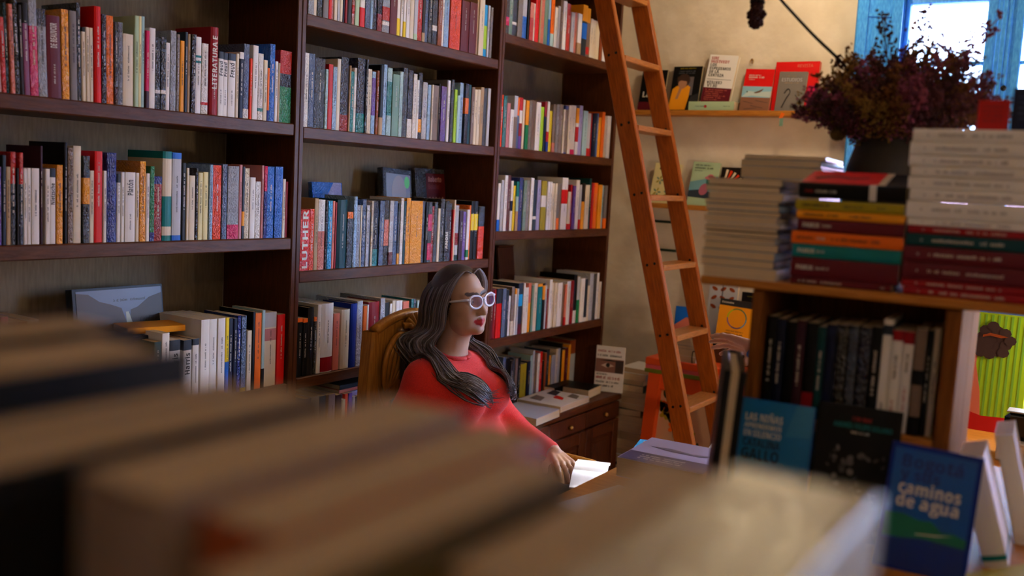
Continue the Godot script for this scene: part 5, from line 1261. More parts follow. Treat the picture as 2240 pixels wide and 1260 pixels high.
	bk(-4.3404, -4.3811, 0.221, "amber", "", "thick amber paperback, right bay third shelf", 0.14)
	bk(-4.3846, -4.4017, 0.218, "pale teal", "; type:dark_ink:5:.58:.4", "pale teal paperback, right bay third shelf, right of an amber one", 0.15)
	bk(-4.4052, -4.4364, 0.219, "warm grey", "; band:orange:0:0.24", "warm grey paperback, right bay third shelf, right of a pale teal one", 0.15)

func row_of_right_bay_fourth_shelf():
	shelf("right bay fourth shelf", 0.897, -2.272)
	bk(-3.4142, -3.4386, 0.222, "maroon", "; type:light_ink:0:.58:.4", "maroon paperback, right bay fourth shelf", 0.15)
	bk(-3.4411, -3.4592, 0.216, "crimson", "; type:light_ink:6:.58:.4", "crimson paperback, right bay fourth shelf, right of a maroon one", 0.14)
	bk(-3.4608, -3.5008, 0.218, "bright red", "; band:slate:0.70:1", "thick bright red paperback with slate top, right bay fourth shelf", 0.14)
	bk(-3.5033, -3.5345, 0.216, "slate blue", "w; type:light_ink:2:.58:.4", "slate blue shrink-wrapped book, right bay fourth shelf", 0.15)
	bk(-3.5363, -3.5551, 0.209, "slate", "; type:light_ink:5:.58:.4", "slate paperback, right bay fourth shelf, right of a slate blue one", 0.135)
	bk(-3.5568, -3.5775, 0.179, "white", "; type:dark_ink:2:0.65:0.45", "short white paperback, between slate and taupe, right bay fourth shelf", 0.15)
	bk(-3.5792, -3.6053, 0.218, "taupe", "w; band:cream:0:0.30", "taupe shrink-wrapped book, right bay fourth shelf, left of a white one", 0.135)
	bk(-3.6071, -3.6194, 0.209, "white", "; band:amber:0.88:1", "white paperback, right bay fourth shelf, right of a taupe one", 0.135)
	bk(-3.6211, -3.6353, 0.208, "pale grey", "; type:dark_ink:2:.58:.4", "pale grey paperback, right bay fourth shelf, right of a white one", 0.135)
	bk(-3.6370, -3.6745, 0.231, "slate", "; band:cyan:0.55:0.78; band:maroon:0:0.20", "thick slate paperback banded cyan, right bay fourth shelf, tenth from left", .2)
	bk(-3.6763, -3.6890, 0.229, "white", "; type:dark_ink:7:0.55:0.45", "white paperback, right bay fourth shelf, left of a white one", 0.155)
	bk(-3.6908, -3.7199, 0.208, "white", "; type:dark_ink:3:0.65:0.45", "white paperback, right bay fourth shelf, right of a white one", 0.135)
	bk(-3.7218, -3.7457, 0.226, "amber", "; band:salmon:0.60:1", "amber paperback with salmon top, right bay fourth shelf", 0.14)
	bk(-3.7476, -3.7662, 0.215, "sage", "", "sage paperback, right bay fourth shelf", 0.14)
	bk(-3.7680, -3.8000, 0.223, "cream", "; type:dark_ink:6:0.6:0.45", "cream paperback, right bay fourth shelf, right of a sage one", .2)
	bk(-3.8019, -3.8419, 0.218, "teal", "; band:amber:0.94:1; type:light_ink:4:0.55:0.35", "thick teal paperback with amber top, right bay fourth shelf", 0.14)
	bk(-3.8448, -3.8670, 0.219, "black", "; band:amber:0.65:0.95", "black paperback, right bay fourth shelf, right of a teal one", 0.135)
	bk(-3.8689, -3.8903, 0.207, "pale grey", "; type:dark_ink:6:0.6:0.45", "pale grey paperback, right bay fourth shelf, left of a crimson one", 0.155)
	bk(-3.8923, -3.9021, 0.190, "crimson", "; type:light_ink:1:.58:.4", "thin crimson paperback, right bay fourth shelf, right of a pale grey one", 0.15)
	bk(-3.9041, -3.9298, 0.233, "white", "; type:dark_ink:6:.58:.4", "white paperback, right bay fourth shelf, right of a crimson one", .2)
	bk(-3.9328, -3.9547, 0.216, "cream", "; type:dark_ink:5:0.6:0.5", "cream paperback, right bay fourth shelf, left of a cream one", 0.155)
	bk(-3.9567, -3.9819, 0.214, "cream", "; type:dark_ink:2:0.55:0.5", "cream paperback, right bay fourth shelf, right of a cream one", 0.15)
	bk(-3.9850, -4.0289, 0.212, "white", "; type:dark_ink:4:0.6:0.35", "thick white paperback, right bay fourth shelf, right of a cream one", 0.15)
	bk(-4.0310, -4.0558, 0.212, "taupe", "w", "taupe shrink-wrapped book, right bay fourth shelf, left of a salmon one", 0.14)
	bk(-4.0579, -4.0767, 0.200, "salmon", "; band:red:0:0.20", "salmon paperback with red foot, right bay fourth shelf", 0.14)
	bk(-4.0788, -4.1147, 0.214, "white", "; type:dark_ink:6:0.65:0.5", "thick white paperback, right bay fourth shelf, right of a salmon one", 0.135)
	bk(-4.1179, -4.1468, 0.215, "crimson", "; type:light_ink:1:.58:.4", "crimson paperback, right bay fourth shelf, right of a white one", .2)
	bk(-4.1490, -4.1814, 0.240, "black", "h; band:white:0:0.27", "black hardback, right bay fourth shelf, right of a crimson one", .2)
	bk(-4.1836, -4.2099, 0.230, "pale grey", "; band:green:0:0.50", "pale grey paperback, right bay fourth shelf, left of a white one", 0.14)
	bk(-4.2121, -4.2543, 0.220, "white", "; type:dark_ink:0:0.65:0.35", "thick white paperback, right bay fourth shelf, right of a pale grey one", .2)
	bk(-4.2588, -4.2846, 0.215, "slate", "; band:white:0:0.10", "slate paperback, right bay fourth shelf, right of a white one", 0.15)
	bk(-4.2869, -4.3073, 0.180, "cream", "; type:dark_ink:7:.58:.4", "short cream paperback, right bay fourth shelf, right of a slate one", 0.155)
	bk(-4.3107, -4.3498, 0.242, "pale grey", "w; type:dark_ink:5:.58:.4", "thick pale grey shrink-wrapped book, right bay fourth shelf, right of a cream one", .2)
	bk(-4.3521, -4.3823, 0.238, "slate", "w", "slate shrink-wrapped book, right bay fourth shelf, third from right", 0.135)
	bk(-4.3847, -4.4105, 0.239, "white", "; type:dark_ink:7:0.6:0.45", "white paperback, between slate and cream, right bay fourth shelf", .2)
	bk(-4.4129, -4.4390, 0.192, "cream", "; type:dark_ink:2:0.6:0.5", "cream paperback, right bay fourth shelf, left of the upright", 0.15)

func row_of_right_bay_lowest_shelf():
	shelf("right bay lowest shelf", 0.525, -2.4)
	bk(-3.7321, -3.7567, 0.237, "slate blue", "w; type:light_ink:7:.58:.4", "slate blue shrink-wrapped book, right bay lowest shelf", 0.135)
	bk(-3.7583, -3.8032, 0.226, "black", "", "thick black paperback, right bay lowest shelf, right of a slate blue one", 0.14)
	bk(-3.8066, -3.8260, 0.211, "dark brown", "w; type:light_ink:7:.58:.4", "dark brown shrink-wrapped book, right bay lowest shelf, right of a black one", 0.135)
	bk(-3.8277, -3.8456, 0.224, "slate", "w", "slate shrink-wrapped book, right bay lowest shelf, right of a dark brown one", 0.135)
	bk(-3.8481, -3.8687, 0.215, "taupe", "", "taupe paperback, right bay lowest shelf, right of a slate one", 0.135)
	bk(-3.8713, -3.8974, 0.217, "black", "; type:light_ink:3:0.6:0.5", "black paperback, right bay lowest shelf, right of a taupe one", 0.135)
	bk(-3.8991, -3.9539, 0.181, "olive", "; type:dark_ink:4:0.55:0.5", "thick short olive paperback, right bay lowest shelf", 0.14)
	bk(-3.9556, -3.9835, 0.188, "navy", "; type:light_ink:3:.58:.4", "navy paperback, right bay lowest shelf", 0.135)
	bk(-3.9862, -4.0080, 0.214, "pale teal", "w", "pale teal shrink-wrapped book, right bay lowest shelf", 0.135)
	bk(-4.0098, -4.0254, 0.236, "pale grey", "; type:dark_ink:6:.58:.4", "pale grey paperback, right bay lowest shelf, right of a pale teal one", 0.135)
	bk(-4.0273, -4.0476, 0.217, "taupe", "", "taupe paperback, right bay lowest shelf, right of a pale grey one", 0.155)
	bk(-4.0503, -4.0727, 0.216, "white", "; type:dark_ink:4:0.6:0.5", "white paperback with small spine type, right bay lowest shelf", 0.15)
	bk(-4.0746, -4.0991, 0.221, "bright red", "; type:light_ink:5:.58:.4", "bright red paperback, right bay lowest shelf", 0.14)
	bk(-4.1010, -4.1190, 0.173, "dark brown", "", "short dark brown paperback, right bay lowest shelf, right of a bright red one", 0.135)
	bk(-4.1209, -4.1391, 0.210, "rust", "", "rust paperback, right bay lowest shelf, right of a dark brown one", 0.14)
	bk(-4.1410, -4.1691, 0.223, "slate", "; type:light_ink:5:0.6:0.35", "slate paperback, right bay lowest shelf, right of a rust one", 0.135)
	bk(-4.1729, -4.1876, 0.191, "amber", "; type:dark_ink:0:.58:.4", "amber paperback, right bay lowest shelf, right of a slate one", 0.155)
	bk(-4.1895, -4.2270, 0.190, "pale grey", "w", "thick pale grey shrink-wrapped book, right bay lowest shelf, right of an amber one", 0.135)
	bk(-4.2300, -4.2520, 0.217, "cream", "; type:dark_ink:7:0.65:0.5", "cream paperback with small spine type, right bay lowest shelf", 0.15)
	bk(-4.2540, -4.2752, 0.217, "pale grey", "w", "pale grey shrink-wrapped book, right bay lowest shelf, right of a cream one", 0.135)
	bk(-4.2792, -4.2955, 0.240, "dark brown", "", "dark brown paperback, right bay lowest shelf, right of a pale grey one", 0.14)
	bk(-4.2975, -4.3232, 0.202, "amber", "", "amber paperback, right bay lowest shelf, right of a dark brown one", 0.155)
	bk(-4.3263, -4.3543, 0.210, "maroon", "; type:light_ink:4:.58:.4", "maroon paperback, right bay lowest shelf", 0.155)
	bk(-4.3574, -4.3805, 0.226, "amber", "", "amber paperback, right bay lowest shelf, right of a maroon one", 0.155)
	bk(-4.3826, -4.4390, 0.244, "rust", "; band:pale grey:0:0.70", "thick tall rust paperback, right bay lowest shelf, right of an amber one", 0.15)

# ---------- the library ladder ----------
func build_ladder():
	var foot := Vector3(-1.421, 0, -3.90)
	var o := thing("library_ladder", "orange-brown wooden library ladder leaning on the right end of the bookcase", "ladder", foot)
	var lean := atan(0.278)
	var length := 2.93 / cos(lean)
	var tilt := Basis(Vector3.BACK, lean)
	for z in [-0.016, -0.416]:
		var r := part("rail", box_mesh(Vector3(-0.044, 0, -0.016), Vector3(0.044, length, 0.016), 0.004), mats.ladder, o, Transform3D(tilt, Vector3(0, 0.014, z)))
		for k in 9:
			for s in [-0.018, 0.018]:
				var st := begin(true)
				var y := (0.32 + 0.305 * k) / cos(lean)
				lathe(st, [Vector2(0.0, 0.0012), Vector2(0.0055, 0.001), Vector2(0.0065, -0.001)], 10)
				part("dowel", done(st), mats.iron, r, Transform3D(Basis(Vector3.RIGHT, PI / 2), Vector3(s, y, 0.0165)))
	for k in 9:
		var y := 0.32 + 0.305 * k
		var x := -0.278 * y
		part("tread", box_mesh(Vector3(x - 0.05, y - 0.013, -0.40), Vector3(x + 0.05, y + 0.013, -0.032), 0.003), mats.tread, o)

# ---------- display ledges on the plaster wall ----------
func build_wall_display():
	for s in [[1.985, -2.31, -1.05, "upper"], [1.503, -2.18, -1.40, "lower"]]:
		var o := thing("wall_ledge", "narrow honey-coloured wooden display ledge, %s one on the plaster wall" % s[3], "shelf", Vector3(s[1], s[0], -4.80), 0.0, "display ledges")
		part("board", box_mesh(Vector3(0, -0.022, 0), Vector3(s[2] - s[1], 0, 0.100), 0.003), mats.pine, o)
		part("lip", box_mesh(Vector3(0, -0.022, 0.1002), Vector3(s[2] - s[1], 0.004, 0.106), 0.002), mats.pine, o)
	var g := "books shown by their covers on the upper ledge"
	var o := book_thing("dark paperback with white script, behind the far ladder rail on the upper ledge", Vector3(-2.278, 1.985, -4.723), Basis(Vector3.RIGHT, -0.2), g, "paperback_book")
	make_front_book(o, "black", 0.145, 0.222, 0.014)
	print_shape(o, rect(0.0, 0.0, 0.145, 0.05), cover("maroon"))
	words(o, "La", 0.02, 0.09, 0.03, mats.light_ink, true)
	print_shape(o, rect(0.07, 0.05, 0.09, 0.058), cover("cyan"), 0.001)
	o = book_thing("dark paperback picturing a figure in a yellow coat on the upper ledge", Vector3(-2.101, 1.985, -4.720), Basis(Vector3.RIGHT, -0.2), g, "paperback_book")
	o.scale = Vector3.ONE * 1.075
	make_front_book(o, "black", 0.148, 0.222, 0.02)
	var skin := solid(Color(0.66, 0.46, 0.34), 0.5)
	print_shape(o, rect(0.075, 0.08, 0.112, 0.17), solid(Color(0.36, 0.33, 0.34), 0.5))
	print_shape(o, [Vector2(0.0, 0.008), Vector2(0.088, 0.008), Vector2(0.098, 0.075), Vector2(0.10, 0.12), Vector2(0.082, 0.132), Vector2(0.03, 0.125), Vector2(0.01, 0.11)], cover("amber"), 0.0009)
	print_shape(o, oval(0.062, 0.152, 0.033, 0.033), solid(Color(0.20, 0.11, 0.06), 0.5), 0.0011)
	print_shape(o, oval(0.058, 0.136, 0.022, 0.025), skin, 0.0013)
	print_shape(o, [Vector2(0.028, 0.17), Vector2(0.09, 0.17), Vector2(0.086, 0.146), Vector2(0.05, 0.152), Vector2(0.03, 0.144)], solid(Color(0.20, 0.11, 0.06), 0.5), 0.0015)
	print_shape(o, [Vector2(0.03, 0.06), Vector2(0.044, 0.06), Vector2(0.058, 0.112), Vector2(0.046, 0.118)], skin, 0.0015)
	print_shape(o, [Vector2(0.09, 0.0), Vector2(0.148, 0.0), Vector2(0.148, 0.09), Vector2(0.11, 0.075)], mats.dark_ink, 0.0014)
	type_line(o, 0.035, 0.212, 0.085, 0.006, cover("olive"), 1)
	type_line(o, 0.03, 0.198, 0.09, 0.005, cover("slate grey"), 3)
	type_line(o, 0.03, 0.188, 0.09, 0.005, cover("slate grey"), 5)
	# the white one stands on a green book that lies on its side
	var green := thing("paperback_book", "thick pale green book lying on its side under the white one, upper ledge", "book", Vector3(-1.977, 1.985, -4.702), 0.0)
	green.scale = Vector3.ONE * 1.075
	make_book_at(green, Transform3D(Basis(Vector3(0, 0, 1), Vector3(1, 0, 0), Vector3(0, 1, 0)), Vector3(0, 0.0225, 0.002)), "pale green", 0.045, 0.225, 0.09, "; type:dark_ink:2:0.25:0.2; type:dark_ink:5:0.85:0.15")
	var st := begin()
	prism(st, PackedVector2Array(oval(0.085, 0.022, 0.007, 0.007, 12)), 0.0004, Transform3D(Basis(), Vector3(0, 0, 0.0035)))
	part("emblem", done(st), mats.red_ink, green)
	o = book_thing("white paperback titled in red and black capitals above a maroon block, upper ledge", Vector3(-1.924, 2.034, -4.720), Basis(Vector3.BACK, -0.07) * Basis(Vector3.RIGHT, -0.2), g, "paperback_book")
	o.scale = Vector3.ONE * 1.075
	make_front_book(o, "white", 0.142, 0.232, 0.024)
	var y := 0.215
	for l in [["SIRI", 0], ["HUSTVEDT", 0], ["LOS", 1], ["ESPEJISMOS", 1], ["DE LA", 1], ["CERTEZA", 1]]:
		words(o, l[0], 0.012, y, 0.0135, mats.red_ink if l[1] == 0 else mats.dark_ink, true, 0.0, 0.0008, 0.11)
		y -= 0.0165
	print_shape(o, rect(0.01, 0.112, 0.13, 0.1135), mats.dark_ink)
	words(o, "CERTEZA", 0.088, 0.098, 0.0135, mats.dark_ink, true, PI, 0.0008, 0.08)
	words(o, "DE LA", 0.066, 0.082, 0.0135, mats.dark_ink, true, PI, 0.0008, 0.08)
	print_shape(o, rect(0.0, 0.0, 0.142, 0.072), cover("maroon"))
	for k in 6: type_line(o, 0.014, 0.062 - 0.0095 * k, 0.11 - 0.02 * (k % 3), 0.005, cover("salmon"), k, 0.001)
	o = book_thing("red-topped paperback with a flying insect over dry ground, upper ledge", Vector3(-1.716, 1.985, -4.720), Basis(Vector3.BACK, -0.03) * Basis(Vector3.RIGHT, -0.2), g, "paperback_book")
	o.scale = Vector3.ONE * 1.075
	make_front_book(o, "bright red", 0.138, 0.205, 0.014)
	print_shape(o, rect(0.0, 0.07, 0.138, 0.122), solid(Color(0.52, 0.70, 0.76), 0.5))
	print_shape(o, [Vector2(0, 0.07), Vector2(0.05, 0.078), Vector2(0.138, 0.072), Vector2(0.138, 0.1), Vector2(0.07, 0.095), Vector2(0.03, 0.1)], solid(Color(0.70, 0.76, 0.74), 0.5), 0.0008)
	print_shape(o, [Vector2(0.055, 0.092), Vector2(0.075, 0.1), Vector2(0.10, 0.112), Vector2(0.096, 0.104), Vector2(0.085, 0.094), Vector2(0.065, 0.089)], solid(Color(0.36, 0.22, 0.12), 0.5), 0.0011)
	print_shape(o, oval(0.024, 0.096, 0.003, 0.004, 8), mats.dark_ink, 0.0011)
	print_shape(o, rect(0.0, 0.0, 0.138, 0.07), solid(Color(0.50, 0.32, 0.22), 0.6))
	for q in [[0.01, 0.05, 0.06, 0.04], [0.05, 0.03, 0.11, 0.02], [0.07, 0.055, 0.13, 0.045], [0.02, 0.012, 0.08, 0.02]]:
		print_shape(o, [Vector2(q[0], q[1]), Vector2(q[2], q[3]), Vector2(q[2], q[3] + 0.0015), Vector2(q[0], q[1] + 0.002)], mats.dark_ink, 0.001)
	type_line(o, 0.02, 0.175, 0.06, 0.007, mats.light_ink, 1)
	type_line(o, 0.02, 0.165, 0.08, 0.009, mats.light_ink, 4)
	type_line(o, 0.02, 0.154, 0.03, 0.005, mats.light_ink, 6)
	o = book_thing("tall red paperback standing behind the grey-brown one, upper ledge", Vector3(-1.560, 1.985, -4.734), Basis(Vector3.RIGHT, -0.14), g, "paperback_book")
	o.scale = Vector3.ONE * 1.075
	make_front_book(o, "bright red", 0.20, 0.232, 0.02)
	words(o, "REVISTA", 0.10, 0.212, 0.014, cover("salmon"), false, 0.0, 0.0008, 0.09)
	print_shape(o, rect(0.16, 0.02, 0.2, 0.12), cover("magenta"))
	o = book_thing("grey-brown paperback with a curled dark drawing, in front on the upper ledge", Vector3(-1.535, 1.985, -4.713), Basis(Vector3.BACK, -0.02) * Basis(Vector3.RIGHT, -0.16), g, "paperback_book")
	o.scale = Vector3.ONE * 1.075
	make_front_book(o, "warm grey", 0.128, 0.186, 0.014)
	words(o, "ESTUDIOS", 0.015, 0.148, 0.015, cover("pale grey"), false, 0.0, 0.0008, 0.1)
	type_line(o, 0.03, 0.165, 0.05, 0.004, cover("tan"), 2)
	type_line(o, 0.03, 0.134, 0.07, 0.004, cover("tan"), 4)
	st = begin(true)
	tube(st, curve_points([Vector3(0.03, 0.02, 0), Vector3(0.045, 0.06, 0), Vector3(0.06, 0.09, 0), Vector3(0.05, 0.105, 0), Vector3(0.035, 0.085, 0)], 6), func(t): return 0.007 * (1.0 - 0.6 * t), 6, 0.12)
	tube(st, curve_points([Vector3(0.07, 0.03, 0), Vector3(0.095, 0.03, 0), Vector3(0.10, 0.06, 0), Vector3(0.085, 0.08, 0)], 6), func(t): return 0.007 * (1.0 - 0.5 * t), 6, 0.12)
	part("cover_print", done(st), solid(Color(0.16, 0.14, 0.13), 0.5), o, Transform3D(Basis(), Vector3(0, 0, 0.001)))
	# the lower ledge
	g = "books shown by their covers on the lower ledge"
	o = book_thing("pale yellow paperback with small leaf drawings behind the ladder, lower ledge", Vector3(-2.176, 1.503, -4.720), Basis(Vector3.BACK, -0.04) * Basis(Vector3.RIGHT, -0.2), g, "paperback_book")
	o.scale = Vector3.ONE * 1.075
	make_front_book(o, "pale yellow", 0.14, 0.205, 0.014)
	for q in [[0.04, 0.12], [0.095, 0.115], [0.035, 0.06], [0.09, 0.055]]:
		for k in 5: print_shape(o, oval(q[0] + 0.013 * cos(k * 1.25), q[1] + 0.014 * sin(k * 1.25), 0.009, 0.004, 8, k * 1.25), cover("olive") if k % 2 else cover("sage"), 0.0008)
	print_shape(o, oval(0.04, 0.178, 0.012, 0.008, 10), mats.dark_ink)
	type_line(o, 0.07, 0.178, 0.05, 0.006, mats.dark_ink, 3)
	o = book_thing("mint paperback with a hatted figure, standing on the lower ledge", Vector3(-1.961, 1.503, -4.720), Basis(Vector3.BACK, -0.03) * Basis(Vector3.RIGHT, -0.2), g, "paperback_book")
	o.scale = Vector3.ONE * 1.075
	make_front_book(o, "pale green", 0.138, 0.218, 0.014)
	print_shape(o, [Vector2(0, 0.06), Vector2(0.138, 0.06), Vector2(0.138, 0.15), Vector2(0, 0.118)], solid(Color(0.42, 0.62, 0.66), 0.5))
	print_shape(o, [Vector2(0, 0.045), Vector2(0.138, 0.04), Vector2(0.138, 0.066), Vector2(0.07, 0.085), Vector2(0, 0.075)], solid(Color(0.14, 0.20, 0.26), 0.5), 0.0008)
	print_shape(o, oval(0.075, 0.085, 0.022, 0.03, 14, -0.4), solid(Color(0.66, 0.36, 0.44), 0.5), 0.001)
	print_shape(o, oval(0.098, 0.125, 0.017, 0.02, 14), solid(Color(0.16, 0.40, 0.36), 0.5), 0.0012)
	print_shape(o, oval(0.10, 0.142, 0.028, 0.009, 14), solid(Color(0.78, 0.44, 0.48), 0.5), 0.0014)
	print_shape(o, oval(0.10, 0.15, 0.015, 0.01, 14), solid(Color(0.78, 0.44, 0.48), 0.5), 0.0014)
	type_line(o, 0.014, 0.202, 0.08, 0.009, mats.dark_ink, 1)
	type_line(o, 0.014, 0.188, 0.1, 0.009, mats.dark_ink, 4)
	type_line(o, 0.014, 0.175, 0.04, 0.006, mats.dark_ink, 7)
	o = book_thing("orange and white striped paperback, standing on the lower ledge", Vector3(-1.797, 1.503, -4.723), Basis(Vector3.RIGHT, -0.2), g, "paperback_book")
	o.scale = Vector3.ONE * 1.075
	make_front_book(o, "dark brown", 0.14, 0.195, 0.014)
	for k in 7:
		var a := 0.35 + 0.17 * k
		var b := a + 0.1
		print_shape(o, [Vector2(0.012 + 0.02 * cos(a), 0.06 + 0.02 * sin(a)), Vector2(0.012 + 0.125 * cos(a), 0.06 + 0.125 * sin(a)), Vector2(0.012 + 0.125 * cos(b), 0.06 + 0.125 * sin(b)), Vector2(0.012 + 0.02 * cos(b), 0.06 + 0.02 * sin(b))], cover("orange red") if k % 2 else cover("cream"))
	# small fixings
	o = thing("wall_hook", "small brass ring hook in the plaster above the red-topped book", "hook", Vector3(-1.693, 2.241, -4.798))
	st = begin(true)
	var ring := []
	for k in 13: ring.append(Vector3(cos(TAU * k / 12) * 0.009, sin(TAU * k / 12) * 0.009, 0.008))
	tube(st, PackedVector3Array(ring), func(_t): return 0.0022, 6)
	part("ring", done(st), mats.brass, o)
	part("base", box_mesh(Vector3(-0.004, 0.006, -0.002), Vector3(0.004, 0.014, 0.008), 0.002), mats.brass, o)
	o = thing("hanging_tag", "small grey-green tag hanging by orange tape from the upper ledge", "tag", Vector3(-1.488, 1.967, -4.693))
	part("tape", box_mesh(Vector3(-0.008, -0.016, -0.001), Vector3(0.01, 0.012, 0.0), 0), cover("orange"), o, Transform3D(Basis(Vector3.BACK, -0.4), Vector3.ZERO))
	part("card", box_mesh(Vector3(-0.009, -0.052, -0.001), Vector3(0.009, -0.014, 0.0005), 0), cover("sage"), o)
	for s in [[1.408, -2.23, -2.04], [1.258, -2.18, -2.02]]:
		o = thing("metal_rail", "short dark green metal rail on the wall between the ladder rails, %s" % ("upper" if s[0] > 1.4 else "lower"), "rail", Vector3(s[1], s[0], -4.80))
		part("bar", box_mesh(Vector3(0, -0.006, 0.0), Vector3(s[2] - s[1], 0.006, 0.03), 0.002), solid(Color(0.02, 0.14, 0.08), 0.4), o)

# ---------- the corner beyond the ladder ----------
func build_corner():
	# the painted console
	var o := thing("painted_console", "orange painted console with pink and green edge bands and floral panels", "console table", Vector3(-1.74, 0, -4.55))
	var paint := solid(Color(0.86, 0.30, 0.04), 0.5)
	var pink := solid(Color(0.82, 0.33, 0.36), 0.5)
	var leafy := solid(Color(0.42, 0.46, 0.07), 0.5)
	part("top", box_mesh(Vector3(-0.245, 0.706, -0.15), Vector3(0.235, 0.742, 0.15), 0.004), paint, o)
	part("pink_band", box_mesh(Vector3(-0.243, 0.686, -0.148), Vector3(0.233, 0.7055, 0.148), 0.002), pink, o)
	part("green_band", box_mesh(Vector3(-0.246, 0.666, -0.151), Vector3(0.236, 0.6855, 0.151), 0.003), leafy, o)
	for s in [-1.0, 1.0]:
		for z in [-0.12, 0.12]:
			var st := begin()
			prism(st, PackedVector2Array([Vector2(s * 0.16, 0.666), Vector2(s * 0.225, 0.666), Vector2(s * 0.265, 0.0), Vector2(s * 0.205, 0.0)]), 0.045, Transform3D(Basis(), Vector3(0, 0, z - 0.0225)))
			part("leg", done(st), paint, o)
	var st2 := begin()
	box(st2, Vector3(-0.165, 0.585, 0.1), Vector3(0.155, 0.6655, 0.135), 0.003)
	part("apron", done(st2), paint, o)
	var cloth := solid(Color(0.80, 0.62, 0.47), 0.8)
	part("floral_panel", box_mesh(Vector3(-0.20, 0.03, 0.085), Vector3(0.195, 0.585, 0.10), 0.001), cloth, o)
	var r := RandomNumberGenerator.new()
	r.seed = 31
	var panel: Node3D = o.get_child(o.get_child_count() - 1)
	for k in 40:
		var x := -0.175 + 0.35 * fmod(k * 0.618, 1.0)
		var y := 0.06 + 0.50 * fmod(k * 0.377 + 0.1, 1.0)
		var st := begin()
		var at := Transform3D(Basis(), Vector3(0, 0, 0.1003))
		if k % 3 == 0:
			for p in 5: prism(st, PackedVector2Array(oval(x + 0.018 * cos(p * 1.257), y + 0.018 * sin(p * 1.257), 0.016, 0.011, 10, p * 1.257)), 0.0006, at)
			part("flower_print", done(st), cover("olive") if k % 2 else cover("orange"), panel)
			st = begin()
			prism(st, PackedVector2Array(oval(x, y, 0.008, 0.008, 8)), 0.001, at)
			part("flower_print", done(st), cover("dark brown"), panel)
		else:
			var a := r.randf() * TAU
			for p in [-1.0, 0.0, 1.0]: prism(st, PackedVector2Array(oval(x + 0.02 * cos(a + p), y + 0.02 * sin(a + p), 0.026, 0.010, 10, a + p * 0.8)), 0.0006, at)
			part("leaf_print", done(st), solid(Color(0.20, 0.23, 0.06), 0.7) if k % 2 else cover("olive"), panel)
	# books piled on the console
	var y := 0.742
	var kinds := [["white paperback at the bottom of the console pile, page edges out", "white", 0.03], ["cream paperback second in the console pile, page edges out", "cream", 0.034], ["slate paperback in the middle of the console pile", "slate", 0.016], ["white thick paperback under the top of the console pile", "pale grey", 0.036], ["pale teal paperback topmost of the console pile", "pale teal", 0.02]]
	for k in kinds.size():
		pile_book(kinds[k][0], Vector3(-1.80 + 0.006 * (k % 3), y, -4.42), -0.05 + 0.04 * (k % 3), kinds[k][1], 0.15, 0.1, kinds[k][2], "books piled on the orange console")
		y += kinds[k][2] + 0.0006
	o = thing("wire_rack", "small black wire bookstand in front of the pile on the console", "bookstand", Vector3(-1.69, 0.742, -4.408))
	var st := begin(true)
	for x in [-0.05, 0.03]: tube(st, curve_points([Vector3(x, 0.0025, 0), Vector3(x, 0.03, 0.006), Vector3(x, 0.06, 0.0)], 4), func(_t): return 0.0025, 6)
	tube(st, PackedVector3Array([Vector3(-0.05, 0.06, 0), Vector3(0.03, 0.06, 0)]), func(_t): return 0.0025, 6)
	part("frame", done(st), mats.iron, o)
	o = book_thing("blue paperback leaning upright behind the ladder treads on the console pile", Vector3(-1.875, y, -4.47), Basis(Vector3.UP, 0.1) * Basis(Vector3.RIGHT, -0.1), "", "paperback_book")
	make_front_book(o, "bright blue", 0.12, 0.125, 0.02)
	print_shape(o, [Vector2(0, 0), Vector2(0.12, 0), Vector2(0.12, 0.05), Vector2(0.06, 0.075), Vector2(0, 0.03)], cover("salmon"))
	# the pile on the floor between cabinet and console, page edges out
	y = 0.0
	r.seed = 9
	var names := ["white", "cream", "slate", "black", "warm grey", "white", "tan", "dark teal", "cream", "black", "white", "pale grey", "taupe", "black", "cream", "white", "sage", "dark teal", "cream", "pale grey", "white"]
	for k in names.size():
		var t := 0.022 + 0.018 * r.randf()
		var dx := r.randf_range(-0.014, 0.014)
		var wide := r.randf_range(0.13, 0.17)
		pile_book("%s book, %s from the floor in the tall pile beside the console" % [names[k], ["first", "second", "third", "fourth", "fifth", "sixth", "seventh", "eighth", "ninth", "tenth", "eleventh", "twelfth", "thirteenth", "fourteenth", "fifteenth", "sixteenth", "seventeenth", "eighteenth", "nineteenth", "twentieth", "twenty-first"][k]], Vector3(-2.096 + dx, y, -4.49 - 0.02 * r.randf()), r.randf_range(-0.13, 0.13), names[k], wide, 0.21, t, "books in the tall floor pile")
		y += t + 0.0006
	# the yellow stand-up card and its neighbours on a small plinth behind
	o = thing("storage_box", "dark flat box on the console that carries the yellow card", "box", Vector3(-1.64, 0.742, -4.61))
	part("body", box_mesh(Vector3(-0.15, 0.0003, -0.075), Vector3(0.155, 0.085, 0.08), 0.003), mats.case_up, o)
	part("lid", box_mesh(Vector3(-0.154, 0.0853, -0.079), Vector3(0.159, 0.098, 0.084), 0.003), cover("black"), o)
	o = book_thing("yellow stand-up card with a black heading and a rainbow ring", Vector3(-1.688, 0.8403, -4.55), Basis(Vector3.BACK, -0.04) * Basis(Vector3.RIGHT, -0.1), "", "display_card")
	o.set_meta("category", "card")
	part("card", box_mesh(Vector3(0, 0, -0.004), Vector3(0.185, 0.222, 0)), cover("amber"), o)
	print_shape(o, rect(0, 0.19, 0.185, 0.222), mats.dark_ink)
	words(o, "Encuentro", 0.01, 0.206, 0.010, mats.light_ink, true, 0.0, 0.001, 0.06)
	var cols := ["teal", "green", "lime", "violet", "royal blue", "cyan"]
